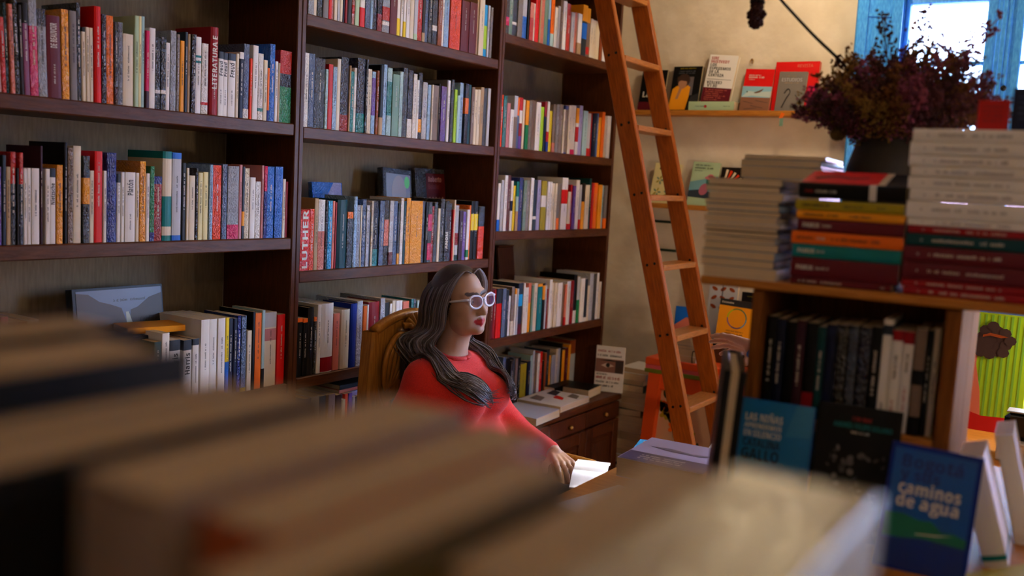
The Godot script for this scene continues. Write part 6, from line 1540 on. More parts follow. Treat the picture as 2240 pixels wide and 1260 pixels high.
	for k in 6:
		st = begin()
		var p := PackedVector2Array()
		for q in 9: p.append(Vector2(0.096, 0.132) + Vector2.from_angle(TAU * (k + q / 8.0) / 6.0) * 0.05)
		for q in 9: p.append(Vector2(0.096, 0.132) + Vector2.from_angle(TAU * (k + (8 - q) / 8.0) / 6.0) * 0.045)
		prism(st, p, 0.0004)
		part("ring_print", done(st), cover(cols[k]), o, Transform3D(Basis(), Vector3(0, 0, 0.0006)))
	type_line(o, 0.05, 0.068, 0.09, 0.007, mats.dark_ink, 1)
	type_line(o, 0.045, 0.054, 0.1, 0.009, mats.dark_ink, 4)
	type_line(o, 0.05, 0.042, 0.08, 0.004, mats.dark_ink, 6)
	o = book_thing("pale grey paperback with brown leaf drawings behind the yellow card", Vector3(-1.765, 0.8403, -4.605), Basis(Vector3.RIGHT, -0.1), "", "paperback_book")
	make_front_book(o, "pale grey", 0.15, 0.30, 0.03)
	for k in 9: print_shape(o, oval(0.03 + 0.045 * (k % 3), 0.17 + 0.045 * (k / 3), 0.017, 0.009, 10, 0.6 if k % 2 else -0.5), cover("rust"), 0.0008)
	print_shape(o, rect(0.07, 0.15, 0.074, 0.29), mats.dark_ink, 0.001)
	o = book_thing("black hardback standing behind the yellow card against the wall", Vector3(-1.60, 0.8403, -4.63), Basis(Vector3.RIGHT, -0.08), "", "hardback_book")
	make_front_book(o, "black", 0.15, 0.255, 0.025, "h")
	type_line(o, 0.03, 0.235, 0.08, 0.006, cover("olive"), 2)
	# the little card terminal and the white box it stands on, far right
	o = thing("side_table", "wooden side table holding the card terminal by the street window", "table", Vector3(-0.06, 0, -3.0))
	part("top", box_mesh(Vector3(-0.34, 0.87, -0.35), Vector3(0.5, 0.90, 0.3), 0.005), mats.pine, o)
	for q in [[-0.3, -0.3], [0.45, -0.3], [-0.3, 0.25], [0.45, 0.25]]:
		part("leg", box_mesh(Vector3(q[0] - 0.025, 0, q[1] - 0.025), Vector3(q[0] + 0.025, 0.87, q[1] + 0.025), 0.003), mats.pine, o)
	o = thing("card_terminal", "black card terminal on the white box on the side table", "terminal", Vector3(-0.19, 0.955, -2.93))
	part("body", box_mesh(Vector3(-0.05, 0, -0.035), Vector3(0.05, 0.075, 0.035), 0.014), solid(Color(0.02, 0.03, 0.035), 0.12), o)
	part("screen", box_mesh(Vector3(-0.036, 0.02, 0.0352), Vector3(0.036, 0.066, 0.0362)), solid(Color(0.03, 0.09, 0.10), 0.08), o)
	part("bezel", box_mesh(Vector3(-0.046, 0.0751, -0.03), Vector3(0.046, 0.079, 0.03), 0.002), cover("pale grey"), o)
	o = thing("white_box", "low white box under the card terminal", "box", Vector3(-0.19, 0.9003, -2.93))
	part("body", box_mesh(Vector3(-0.06, 0, -0.06), Vector3(0.08, 0.05, 0.06), 0.004), cover("white"), o)
	part("lid", box_mesh(Vector3(-0.062, 0.05, -0.062), Vector3(0.082, 0.0545, 0.062), 0.002), cover("white"), o)
	o = thing("poster_board", "tall green painted board with a curly brown head of hair, behind the island", "painting", Vector3(-0.33, 0.90, -3.22))
	o.basis = Basis(Vector3.RIGHT, -0.08)
	part("board", box_mesh(Vector3(-0.06, 0, -0.012), Vector3(0.11, 0.36, 0), 0.001), cover("lime"), o)
	for k in 9:
		print_shape(o, rect(-0.055 + 0.018 * k, 0.005, -0.049 + 0.018 * k, 0.355), solid(Color(0.44, 0.66, 0.16), 0.6), 0.0005)
	print_shape(o, [Vector2(-0.06, 0.0), Vector2(0.0, 0.0), Vector2(-0.012, 0.12), Vector2(-0.03, 0.20), Vector2(-0.028, 0.26), Vector2(-0.06, 0.26)], cover("salmon"), 0.0008)
	print_shape(o, [Vector2(-0.06, 0.0), Vector2(0.09, 0.0), Vector2(0.085, 0.05), Vector2(0.0, 0.045), Vector2(-0.06, 0.06)], cover("red"), 0.001)
	var hair := begin()
	for k in 22:
		var a := k * 2.4
		var d := 0.0105 * sqrt(k)
		prism(hair, PackedVector2Array(oval(0.008 + d * cos(a), 0.275 + d * sin(a), 0.017, 0.015, 9)), 0.0006 + 0.0001 * k)
	part("hair_print", done(hair), solid(Color(0.20, 0.10, 0.09), 0.7), o, Transform3D(Basis(), Vector3(0, 0, 0.0012)))
	print_shape(o, [Vector2(-0.02, 0.285), Vector2(0.0, 0.292), Vector2(0.03, 0.287), Vector2(0.05, 0.292), Vector2(0.03, 0.296), Vector2(0.0, 0.30), Vector2(-0.02, 0.292)], cover("rust"), 0.006)

# a book in a pile, its short page edges towards +z, its spine on the +x side
func pile_book(label: String, at: Vector3, turn: float, colour: String, wide: float, long: float, t: float, group: String, how := "") -> Node3D:
	var o := thing("piled_book", label, "book", at, turn, group)
	make_book_at(o, Transform3D(Basis(Vector3(1, 0, 0), Vector3(0, 0, -1), Vector3(0, 1, 0)), Vector3(wide / 2.0, t / 2.0, 0)), colour, t, long, wide, how)
	return o

# a book in a pile, its spine towards +z and its length along x
func spine_book(label: String, at: Vector3, turn: float, colour: String, long: float, deep: float, t: float, group: String, how := "") -> Node3D:
	var o := thing("piled_book", label, "book", at, turn, group)
	make_book_at(o, Transform3D(Basis(Vector3(0, 0, 1), Vector3(1, 0, 0), Vector3(0, 1, 0)), Vector3(0, t / 2.0, 0)), colour, t, long, deep, how)
	return o

# ---------- the island: a free-standing double case with piles on its top ----------
const ISLAND := Vector3(-0.62, 1.436, -1.578)
const ISLAND_TURN := 0.0698

func on_island(u: float, y: float, v: float) -> Vector3:
	return Vector3(ISLAND.x + u * cos(ISLAND_TURN) - v * sin(ISLAND_TURN), y, ISLAND.z - u * sin(ISLAND_TURN) - v * cos(ISLAND_TURN))

func build_island():
	var o := thing("island_bookcase", "light brown free-standing bookcase under the book piles and the flower vase", "bookcase", on_island(0, 1.04, 0), ISLAND_TURN)
	part("top_board", box_mesh(Vector3(0.0, 0.381, -0.60), Vector3(0.62, 0.396, 0.0), 0.003), mats.pine, o)
	part("side_panel", box_mesh(Vector3(0.090, 0, -0.56), Vector3(0.109, 0.3808, -0.012), 0.003), mats.island, o)
	part("side_panel", box_mesh(Vector3(0.392, 0, -0.30), Vector3(0.416, 0.3808, -0.012), 0.003), mats.island, o)
	part("middle_panel", box_mesh(Vector3(0.1092, 0, -0.30), Vector3(0.3918, 0.3808, -0.285)), mats.island, o)
	part("shelf_board", box_mesh(Vector3(0.1092, 0.152, -0.284), Vector3(0.3918, 0.168, -0.014), 0.002), mats.pine, o)
	part("shelf_board", box_mesh(Vector3(0.1092, 0.152, -0.56), Vector3(0.3918, 0.168, -0.301), 0.002), mats.pine, o)
	part("side_panel", box_mesh(Vector3(0.392, 0, -0.56), Vector3(0.416, 0.3808, -0.301), 0.003), mats.island, o)
	# the counter that carries it all
	o = thing("display_counter", "wooden display counter under the island bookcase and leaning books", "counter", on_island(0.2, 0, 0), ISLAND_TURN)
	part("top", box_mesh(Vector3(-0.22, 1.01, -0.62), Vector3(0.75, 1.0398, 0.2), 0.004), mats.pine, o)
	part("body", box_mesh(Vector3(-0.18, 0.06, -0.58), Vector3(0.71, 1.0098, 0.15), 0.004), mats.island, o)
	part("plinth", box_mesh(Vector3(-0.16, 0, -0.56), Vector3(0.69, 0.0598, 0.13)), mats.island, o)
	var r := RandomNumberGenerator.new()
	r.seed = 4
	# pile with its page edges out
	var y := 1.4362
	var ts := [0.019, 0.013, 0.014, 0.013, 0.010, 0.008, 0.007, 0.006, 0.012, 0.008, 0.010, 0.007, 0.013, 0.010, 0.012]
	var nth := ["lowest", "second", "third", "fourth", "fifth", "sixth", "seventh", "eighth", "ninth", "tenth", "eleventh", "twelfth", "thirteenth", "fourteenth", "topmost"]
	for k in ts.size():
		var c: String = ["white", "slate", "pale blue", "navy", "white", "black", "slate", "white"][k % 8]
		pile_book("%s-covered paperback, %s in the island pile with page edges out" % [c, nth[k]], on_island(0.063 + r.randf_range(-0.004, 0.004), y, 0.004 + 0.004 * r.randf()), ISLAND_TURN + r.randf_range(-0.03, 0.03), c, 0.126, 0.19, ts[k], "island pile with its page edges out", "w")
		y += ts[k] + 0.0005
	# the pile behind it
	y = 1.4362
	ts = [0.03, 0.028, 0.03, 0.026, 0.028, 0.03, 0.022, 0.012, 0.008]
	for k in ts.size():
		pile_book("pale paperback, %s in the rear island pile left of the vase" % nth[k] if k < 8 else "grey paperback, topmost in the rear island pile left of the vase", on_island(0.072 + r.randf_range(-0.004, 0.004), y, 0.225), ISLAND_TURN + r.randf_range(-0.04, 0.04), "pale grey" if k < 8 else "warm grey", 0.15, 0.2, ts[k], "rear island pile", "w")
		y += ts[k] + 0.0005
	# the pile of spines
	y = 1.4362
	var rows := [
		["lowest thin maroon paperback in the island pile of coloured spines", "maroon", 0.0115, 0.152, 0.157, "; type:light_ink:2:0.3:0.45; type:light_ink:1:0.92:0.04"],
		["thick maroon paperback second in the island pile of coloured spines", "maroon", 0.0325, 0.150, 0.168, "; title:PAMUK:light_ink:0.13:0.16:0.0075; type:light_ink:3:0.3:0.14"],
		["teal paperback in the island pile of coloured spines", "teal", 0.0215, 0.150, 0.170, "; title:PAMUK:light_ink:0.13:0.16:0.0075; type:light_ink:5:0.27:0.08"],
		["orange paperback in the island pile of coloured spines", "orange", 0.0205, 0.147, 0.174, "; type:dark_ink:1:0.13:0.16; type:light_ink:2:0.27:0.08; type:dark_ink:6:0.58:0.45"],
		["maroon paperback above the orange one in the island pile of spines", "maroon", 0.0205, 0.155, 0.166, "; title:PAMUK:light_ink:0.13:0.16:0.0075; type:light_ink:0:0.28:0.1"],
		["amber paperback in the island pile of coloured spines", "amber", 0.0135, 0.152, 0.168, "; type:dark_ink:4:0.25:0.35; type:dark_ink:2:0.6:0.2"],
		["olive-yellow paperback in the island pile of coloured spines", "olive", 0.0165, 0.149, 0.168, "; type:dark_ink:3:0.2:0.28; type:dark_ink:7:0.55:0.18; type:dark_ink:5:0.8:0.08"],
	]
	for k in rows.size():
		var q: Array = rows[k]
		spine_book(q[0], on_island(q[3], y, 0.012), ISLAND_TURN + r.randf_range(-0.012, 0.012), q[1], q[4], 0.125, q[2], "island pile of coloured spines", q[5])
		y += q[2] + 0.0005
	var top := spine_book("thick black book with a red cover tilted on top of the pile of spines", on_island(0.153, y + 0.002, 0.012), ISLAND_TURN, "black", 0.166, 0.115, 0.025, "island pile of coloured spines", "; band:white:0.665:0.73; type:red_ink:2:0.1:0.08; type:light_ink:4:0.27:0.22")
	top.basis = Basis(Vector3.UP, ISLAND_TURN) * Basis(Vector3.RIGHT, 0.2)
	var st := begin()
	box(st, Vector3(0.002, 0.0252, -0.113), Vector3(0.122, 0.0258, -0.006))
	part("cover_print", done(st), cover("bright red"), top)
	st = begin()
	box(st, Vector3(0.122, 0.0252, -0.113), Vector3(0.133, 0.0259, -0.006))
	part("cover_print", done(st), cover("cream"), top)
	st = begin(true)
	tube(st, curve_points([Vector3(0.02, 0.0262, -0.04), Vector3(0.045, 0.0262, -0.06), Vector3(0.075, 0.0262, -0.05), Vector3(0.10, 0.0262, -0.06)], 6), func(t): return 0.005 * (1.0 - 0.5 * t), 6, 0.1)
	part("cover_print", done(st), mats.dark_ink, top)
	# the pile of pale and crimson spines
	y = 1.4362
	var tall := [["crimson", 0.0125], ["crimson", 0.0115], ["maroon", 0.0275], ["maroon", 0.0235], ["dark teal", 0.0195], ["crimson", 0.0115], ["white", 0.0115], ["white", 0.0265], ["white", 0.0175], ["white", 0.0185], ["white", 0.0155], ["white", 0.0165], ["white", 0.0205], ["white", 0.0195]]
	for k in tall.size():
		var c: String = tall[k][0]
		var ink := "grey_ink" if c == "white" else "light_ink"
		spine_book("%s paperback, %s in the tallest island pile at its right end" % [c, nth[k]], on_island(0.326 - 0.0006 * k + r.randf_range(-0.003, 0.003), y, 0.01 + 0.004 * r.randf()), ISLAND_TURN + r.randf_range(-0.015, 0.015), c, 0.218, 0.14, tall[k][1], "tallest island pile", "; type:%s:%d:0.42:0.5; type:%s:%d:0.1:0.015" % [ink, k, ink, k + 1])
		y += tall[k][1] + 0.0005
	var o2 := book_thing("red paperback standing upright on the tallest island pile", on_island(0.405, y + 0.001, 0.05), Basis(Vector3.UP, ISLAND_TURN), "", "paperback_book")
	make_front_book(o2, "red", 0.043, 0.046, 0.03)
	for k in 4: type_line(o2, 0.006, 0.036 - 0.007 * k, 0.03, 0.003, mats.dark_ink, k)
	o2 = book_thing("dark blue paperback standing on the tallest island pile beside the red one", on_island(0.452, y + 0.001, 0.045), Basis(Vector3.UP, ISLAND_TURN), "", "paperback_book")
	make_front_book(o2, "navy", 0.07, 0.064, 0.03)
	for k in 5: type_line(o2, 0.008, 0.05 - 0.008 * k, 0.05, 0.003, cover("slate blue"), k + 2)
	# the dark row inside the case
	var u := 0.113
	var inside := [["black", 0.017, 0.166, ""], ["navy", 0.016, 0.164, ""], ["black", 0.018, 0.16, "; band:slate blue:0:0.05"], ["plum", 0.015, 0.165, ""], ["black", 0.02, 0.162, "; band:crimson:0:0.27"], ["dark teal", 0.014, 0.158, ""], ["navy", 0.017, 0.164, "; band:royal blue:0:0.2"], ["black", 0.018, 0.165, "w"], ["slate", 0.016, 0.166, "w"], ["navy", 0.02, 0.165, "w"], ["black", 0.016, 0.168, ""],
		["white", 0.0155, 0.182, "; band:slate:0.86:0.95; type:dark_ink:2:0.15:0.2"], ["white", 0.017, 0.166, "; band:crimson:0.9:1; type:red_ink:3:0.2:0.25; type:dark_ink:5:0.65:0.25"], ["white", 0.017, 0.166, "; band:crimson:0.88:1; type:red_ink:1:0.3:0.35; type:dark_ink:4:0.7:0.2"], ["taupe", 0.018, 0.172, "; band:black:0.48:0.62; band:black:0:0.18"], ["black", 0.009, 0.172, ""], ["cream", 0.0105, 0.176, "; type:dark_ink:6:0.5:0.4"], ["black", 0.012, 0.17, ""], ["dark brown", 0.011, 0.165, ""]]
	for k in inside.size():
		var q: Array = inside[k]
		if u + q[1] > 0.3912: break
		var b := thing("case_book", "%s book, %s from the left inside the island case" % [q[0], ["first", "second", "third", "fourth", "fifth", "sixth", "seventh", "eighth", "ninth", "tenth", "eleventh", "twelfth", "thirteenth", "fourteenth", "fifteenth", "sixteenth", "seventeenth", "eighteenth", "nineteenth"][k]], "book", on_island(u + q[1] / 2.0, 1.2083, 0.03 + 0.01 * r.randf()), ISLAND_TURN - PI / 2, "books in the island case")
		var how: String = q[3] if q[3] else "; type:light_ink:%d:0.55:0.45" % k
		make_book(b, q[0], q[1] - 0.0008, q[2], 0.12, how)
		u += q[1]

# ---------- the vase of dried flowers ----------
func build_bouquet():
	var foot := on_island(0.245, 1.4362, 0.40)
	var o := thing("clay_vase", "dark brown round-bellied clay vase holding the dried flowers", "vase", foot)
	var st := begin(true)
	lathe(st, [Vector2(0.0, 0.004), Vector2(0.055, 0.0), Vector2(0.06, 0.006), Vector2(0.075, 0.05), Vector2(0.089, 0.11), Vector2(0.092, 0.16), Vector2(0.088, 0.205), Vector2(0.076, 0.245), Vector2(0.066, 0.265), Vector2(0.066, 0.28), Vector2(0.078, 0.303), Vector2(0.080, 0.309), Vector2(0.074, 0.308), Vector2(0.06, 0.28), Vector2(0.06, 0.262), Vector2(0.07, 0.24), Vector2(0.08, 0.15), Vector2(0.0, 0.03)], 40)
	var clay := solid(Color.WHITE, 0.55)
	clay.albedo_texture = noise_map(noise(0.02, 4, 81), 256, 256, 0.0, two(Color(0.10, 0.075, 0.05), Color(0.20, 0.15, 0.10)))
	clay.uv1_triplanar = true
	clay.uv1_scale = Vector3.ONE * 4.0
	part("body", done(st), clay, o)
	st = begin(true)
	var ring := []
	for k in 33: ring.append(Vector3(cos(TAU * k / 32) * 0.0775, 0.303, sin(TAU * k / 32) * 0.0775))
	tube(st, PackedVector3Array(ring), func(_t): return 0.006, 8)
	part("rim", done(st), clay, o)
	# dried sprigs: a stem, side twigs, and small crumpled florets
	var b := thing("dried_bouquet", "bushy bouquet of dried purple and brown flower sprigs in the clay vase", "flowers", foot + Vector3(0, 0.28, 0))
	var r := RandomNumberGenerator.new()
	r.seed = 21
	var tones := [solid(Color(0.34, 0.15, 0.18), 0.9), solid(Color(0.44, 0.18, 0.25), 0.9), solid(Color(0.46, 0.28, 0.10), 0.9), solid(Color(0.52, 0.38, 0.12), 0.9), solid(Color(0.26, 0.12, 0.11), 0.9), solid(Color(0.58, 0.28, 0.38), 0.9)]
	for m in tones:
		m.backlight_enabled = true
		m.backlight = m.albedo_color * 0.5
	var shapes := []
	for v in 7:
		var s := begin(true)
		var tip := Vector3(0, 0.2, 0)
		tube(s, curve_points([Vector3.ZERO, Vector3(0.006 * (v % 3 - 1), 0.1, 0.004), tip], 4), func(t): return 0.0018 * (1.0 - 0.6 * t), 4)
		for k in 44:
			var h := 0.05 + 0.155 * k / 44.0
			var a := k * 2.4 + v
			var reach := 0.040 * (1.0 - clampf((h - 0.05) / 0.17, 0.0, 1.0)) * r.randf_range(0.45, 1.1) + 0.003
			var c := Vector3(cos(a) * reach, h + r.randf_range(-0.006, 0.012), sin(a) * reach)
			if k % 2 == 0: tube(s, PackedVector3Array([Vector3(0, h - 0.02, 0), c]), func(_t): return 0.0008, 3, 1.0, false)
			for q in 3:
				var e := c + Vector3(r.randf_range(-1, 1), r.randf_range(-1, 1), r.randf_range(-1, 1)) * 0.006
				ball(s, e, Vector3(r.randf_range(0.002, 0.004), r.randf_range(0.002, 0.004), r.randf_range(0.002, 0.004)), 5, 3)
		shapes.append(done(s))
	for k in 230:
		var a := k * 2.39996
		var spread := sqrt((k + 0.5) / 230.0)
		var out := spread * 1.38
		var up := cos(out)
		var dir := Vector3(cos(a) * sin(out) * 1.12, up * 0.70 + 0.08, sin(a) * sin(out)).normalized()
		var size := r.randf_range(0.70, 1.0) * (1.0 - 0.10 * spread)
		var q := Quaternion(Vector3.UP, dir)
		var bs := Basis(q) * Basis(Vector3.UP, r.randf() * TAU)
		part("sprig", shapes[k % 7], tones[int(r.randf() * 5.99)], b, Transform3D(bs.scaled(Vector3.ONE * size), Vector3(cos(a) * 0.045 * spread, 0.0, sin(a) * 0.045 * spread) - dir * 0.015))
	for q in [[Vector3(0.135, 0.185, -0.02), 1.05, 1], [Vector3(0.03, 0.225, 0.0), 0.95, 0], [Vector3(-0.045, 0.225, 0.02), 0.9, 4], [Vector3(0.105, 0.155, -0.06), 0.95, 1]]:
		var dir: Vector3 = q[0]
		part("sprig", shapes[q[2]], tones[q[2]], b, Transform3D(Basis(Quaternion(Vector3.UP, dir.normalized())).scaled(Vector3.ONE * q[1] * dir.length() / 0.2), dir * 0.06))
	# round dried heads
	for q in [["olive-yellow round dried flower head at the right side of the bouquet", Vector3(0.118, 0.035, 0.045), 0.019], ["olive-brown dried bud hanging at the left side of the bouquet", Vector3(-0.098, -0.012, 0.055), 0.014]]:
		var f := thing("dried_flower", q[0], "flower", foot + Vector3(0, 0.28, 0) + q[1])
		var s := begin(true)
		for k in 60:
			var y := 1.0 - 2.0 * (k + 0.5) / 60.0
			var rad := sqrt(1.0 - y * y)
			var d := Vector3(rad * cos(k * 2.4), y * 0.85, rad * sin(k * 2.4))
			ball(s, d * q[2] * 0.86, Vector3.ONE * q[2] * 0.24, 6, 4)
		ball(s, Vector3.ZERO, Vector3(q[2], q[2] * 0.85, q[2]) * 0.9, 12, 8)
		part("head", done(s), solid(Color(0.38, 0.28, 0.07), 0.9), f)
		s = begin(true)
		var root: Vector3 = -q[1] * 0.82 + Vector3(0, -0.005, 0)
		tube(s, curve_points([root, root * 0.5 + Vector3(0, 0.018, 0), Vector3.ZERO], 5), func(_t): return 0.0015, 5)
		part("stem", done(s), solid(Color(0.16, 0.12, 0.05), 0.9), f)
	# the long bare stem that arches out of the picture and hangs its dark red head
	var f := thing("dried_flower", "tall dark-stemmed dried flower whose dark red head hangs over the wall display", "flower", foot + Vector3(0, 0.28, 0))
	var s := begin(true)
	tube(s, curve_points([Vector3(0.01, -0.12, 0), Vector3(-0.05, 0.055, 0.01), Vector3(-0.10, 0.119, 0.022), Vector3(-0.165, 0.182, 0.05), Vector3(-0.215, 0.236, 0.078), Vector3(-0.245, 0.27, 0.095), Vector3(-0.262, 0.268, 0.103), Vector3(-0.262, 0.245, 0.106)], 8), func(t): return 0.0036 - 0.0014 * t, 7)
	part("stem", done(s), solid(Color(0.03, 0.03, 0.05), 0.6), f)
	s = begin(true)
	for k in 70:
		var y := 1.0 - 2.0 * (k + 0.5) / 70.0
		var rad := sqrt(1.0 - y * y) * (0.75 + 0.25 * sin(k * 1.7))
		ball(s, Vector3(-0.262, 0.214, 0.106) + Vector3(rad * cos(k * 2.4) * 0.016, y * 0.024, rad * sin(k * 2.4) * 0.016), Vector3.ONE * 0.0052, 6, 4)
	part("head", done(s), solid(Color(0.20, 0.03, 0.03), 0.9), f)
	s = begin(true)
	for k in 24:
		ball(s, Vector3(-0.262, 0.245, 0.106) + Vector3(cos(k * 2.4) * 0.011, 0.008 * sin(k * 1.3), sin(k * 2.4) * 0.011), Vector3.ONE * 0.0045, 6, 4)
	part("calyx", done(s), solid(Color(0.10, 0.02, 0.03), 0.9), f)

# ---------- covers leaning round the island ----------
func build_island_displays():
	var lean := Basis(Vector3.UP, ISLAND_TURN) * Basis(Vector3.RIGHT, -0.16)
	var o := book_thing("light blue paperback with white and dark capitals leaning on the island case", on_island(0.086, 1.0403, -0.045), lean, "", "paperback_book")
	make_front_book(o, "bright blue", 0.128, 0.2, 0.016)
	print_shape(o, rect(0.0, 0.0, 0.128, 0.2), solid(Color(0.09, 0.44, 0.66), 0.35))
	print_shape(o, [Vector2(0.085, 0.145), Vector2(0.128, 0.15), Vector2(0.128, 0.2), Vector2(0.1, 0.2)], solid(Color(0.20, 0.50, 0.68), 0.35), 0.0009)
	var y := 0.176
	for l in [["LAS NIÑAS", 0.0125, 0], ["APRENDEMOS", 0.0085, 0], ["EN SILENCIO", 0.0105, 0], ["CATALINA", 0.013, 1], ["GALLO", 0.0185, 1]]:
		y -= l[1] * 0.5
		words(o, l[0], 0.017, y, l[1], mats.light_ink if l[2] == 0 else mats.dark_ink, true, 0.0, 0.0011, 0.062)
		y -= l[1] * 0.5 + 0.0035
	o = book_thing("black paperback with a dark crowd photograph leaning on the island case", on_island(0.218, 1.0403, -0.04), lean, "", "paperback_book")
	make_front_book(o, "black", 0.128, 0.212, 0.02)
	var r := RandomNumberGenerator.new()
	r.seed = 14
	for k in 60:
		var c := r.randf_range(0.10, 0.42)
		print_shape(o, oval(r.randf_range(0.02, 0.12), r.randf_range(0.01, 0.148), r.randf_range(0.0015, 0.006), r.randf_range(0.0015, 0.006), 7, r.randf()), solid(Color(c, c * 0.94, c * 0.88), 0.5), 0.0006 + 0.00001 * k)
	type_line(o, 0.055, 0.192, 0.03, 0.007, mats.red_ink, 2)
	words(o, "ANDRÉS FELIPE SOLANO", 0.027, 0.180, 0.008, cover("teal"), true, 0.0, 0.0012, 0.09)
	type_line(o, 0.055, 0.170, 0.03, 0.004, mats.light_ink, 5)
	o = book_thing("deep blue book about Bogotá with a green hill, at the island's front right", on_island(0.338, 1.0403, -0.125), Basis(Vector3.UP, ISLAND_TURN - 0.03) * Basis(Vector3.BACK, -0.035) * Basis(Vector3.RIGHT, -0.16), "", "paperback_book")
	make_front_book(o, "royal blue", 0.124, 0.186, 0.018)
	print_shape(o, rect(0.006, 0.005, 0.118, 0.180), solid(Color(0.03, 0.32, 0.62), 0.3))
	var navy := solid(Color(0.05, 0.13, 0.42), 0.5)
	y = 0.162
	for l in [["Bogotá", 0.0185, 0], ["y sus", 0.0165, 0], ["caminos", 0.0185, 1], ["de agua", 0.0185, 1]]:
		words(o, l[0], 0.018, y, l[1], navy if l[2] == 0 else mats.light_ink, true, 0.0, 0.0009, 0.085)
		y -= 0.0195
	print_shape(o, [Vector2(0.006, 0.048), Vector2(0.118, 0.052), Vector2(0.118, 0.066), Vector2(0.10, 0.071), Vector2(0.085, 0.069), Vector2(0.07, 0.081), Vector2(0.05, 0.08), Vector2(0.03, 0.085), Vector2(0.006, 0.083)], solid(Color(0.03, 0.42, 0.30), 0.4), 0.0009)
	print_shape(o, [Vector2(0.006, 0.005), Vector2(0.118, 0.005), Vector2(0.118, 0.053), Vector2(0.06, 0.054), Vector2(0.006, 0.045)], solid(Color(0.02, 0.16, 0.46), 0.35), 0.0012)
	print_shape(o, [Vector2(0.05, 0.058), Vector2(0.08, 0.062), Vector2(0.10, 0.068), Vector2(0.08, 0.064), Vector2(0.05, 0.0595)], mats.light_ink, 0.0014)
	# a dark hardback on end at the case's left side, its page edges out
	o = thing("hardback_book", "tall black hardback on end left of the island case, page edges out", "book", on_island(0.056, 1.0403, -0.01), ISLAND_TURN + PI / 2)
	o.basis = Basis(Vector3.UP, ISLAND_TURN + 0.30) * Basis(Vector3.BACK, -0.05) * Basis(Vector3.UP, PI / 2)
	var slip := begin()
	for e in [[-0.017, -0.006], [0.006, 0.017]]: box(slip, Vector3(-0.2, 0, e[0]), Vector3(0.0, 0.274, e[1]), 0.002)
	box(slip, Vector3(-0.006, 0, -0.006), Vector3(0.0, 0.274, 0.006))
	part("hardback_cover", done(slip), cover("black"), o)
	part("page_block", page_block(0.012, 0.004, 0.270, -0.196, -0.006), mats.pages, o)
	# fat white paperbacks tipped against each other right of the case
	for q in [[0.450, -0.03, -0.30, 0.17, 0.035, "white", "fat white paperback tipped against the island case, nearest of three"], [0.485, 0.115, -0.26, 0.18, 0.028, "white", "white paperback tipped behind the nearest fat one beside the case"], [0.53, 0.25, -0.22, 0.19, 0.03, "pale grey", "pale grey paperback tipped farthest back of three beside the case"]]:
		o = thing("tipped_book", q[6], "book", on_island(q[0] + 0.05, 1.0405, q[1]), 0.0, "fat paperbacks tipped beside the island case")
		o.basis = Basis(Vector3.UP, ISLAND_TURN) * Basis(Vector3.BACK, -q[2] * 1.0) * Basis(Vector3.UP, -PI / 2)
		make_book(o, q[5], q[4], q[3], 0.12, "; band:teal:0.07:0.12" if q[1] < 0 else "")
	lie("dark green paperback lying on the counter's front right corner", on_island(0.62, 1.0403, -0.12), -0.6, "olive", 0.2, 0.13, 0.012)
	lie("pale blue paperback lying at the counter's front right edge", on_island(0.66, 1.0403, -0.165), -0.9, "pale blue", 0.16, 0.11, 0.006)

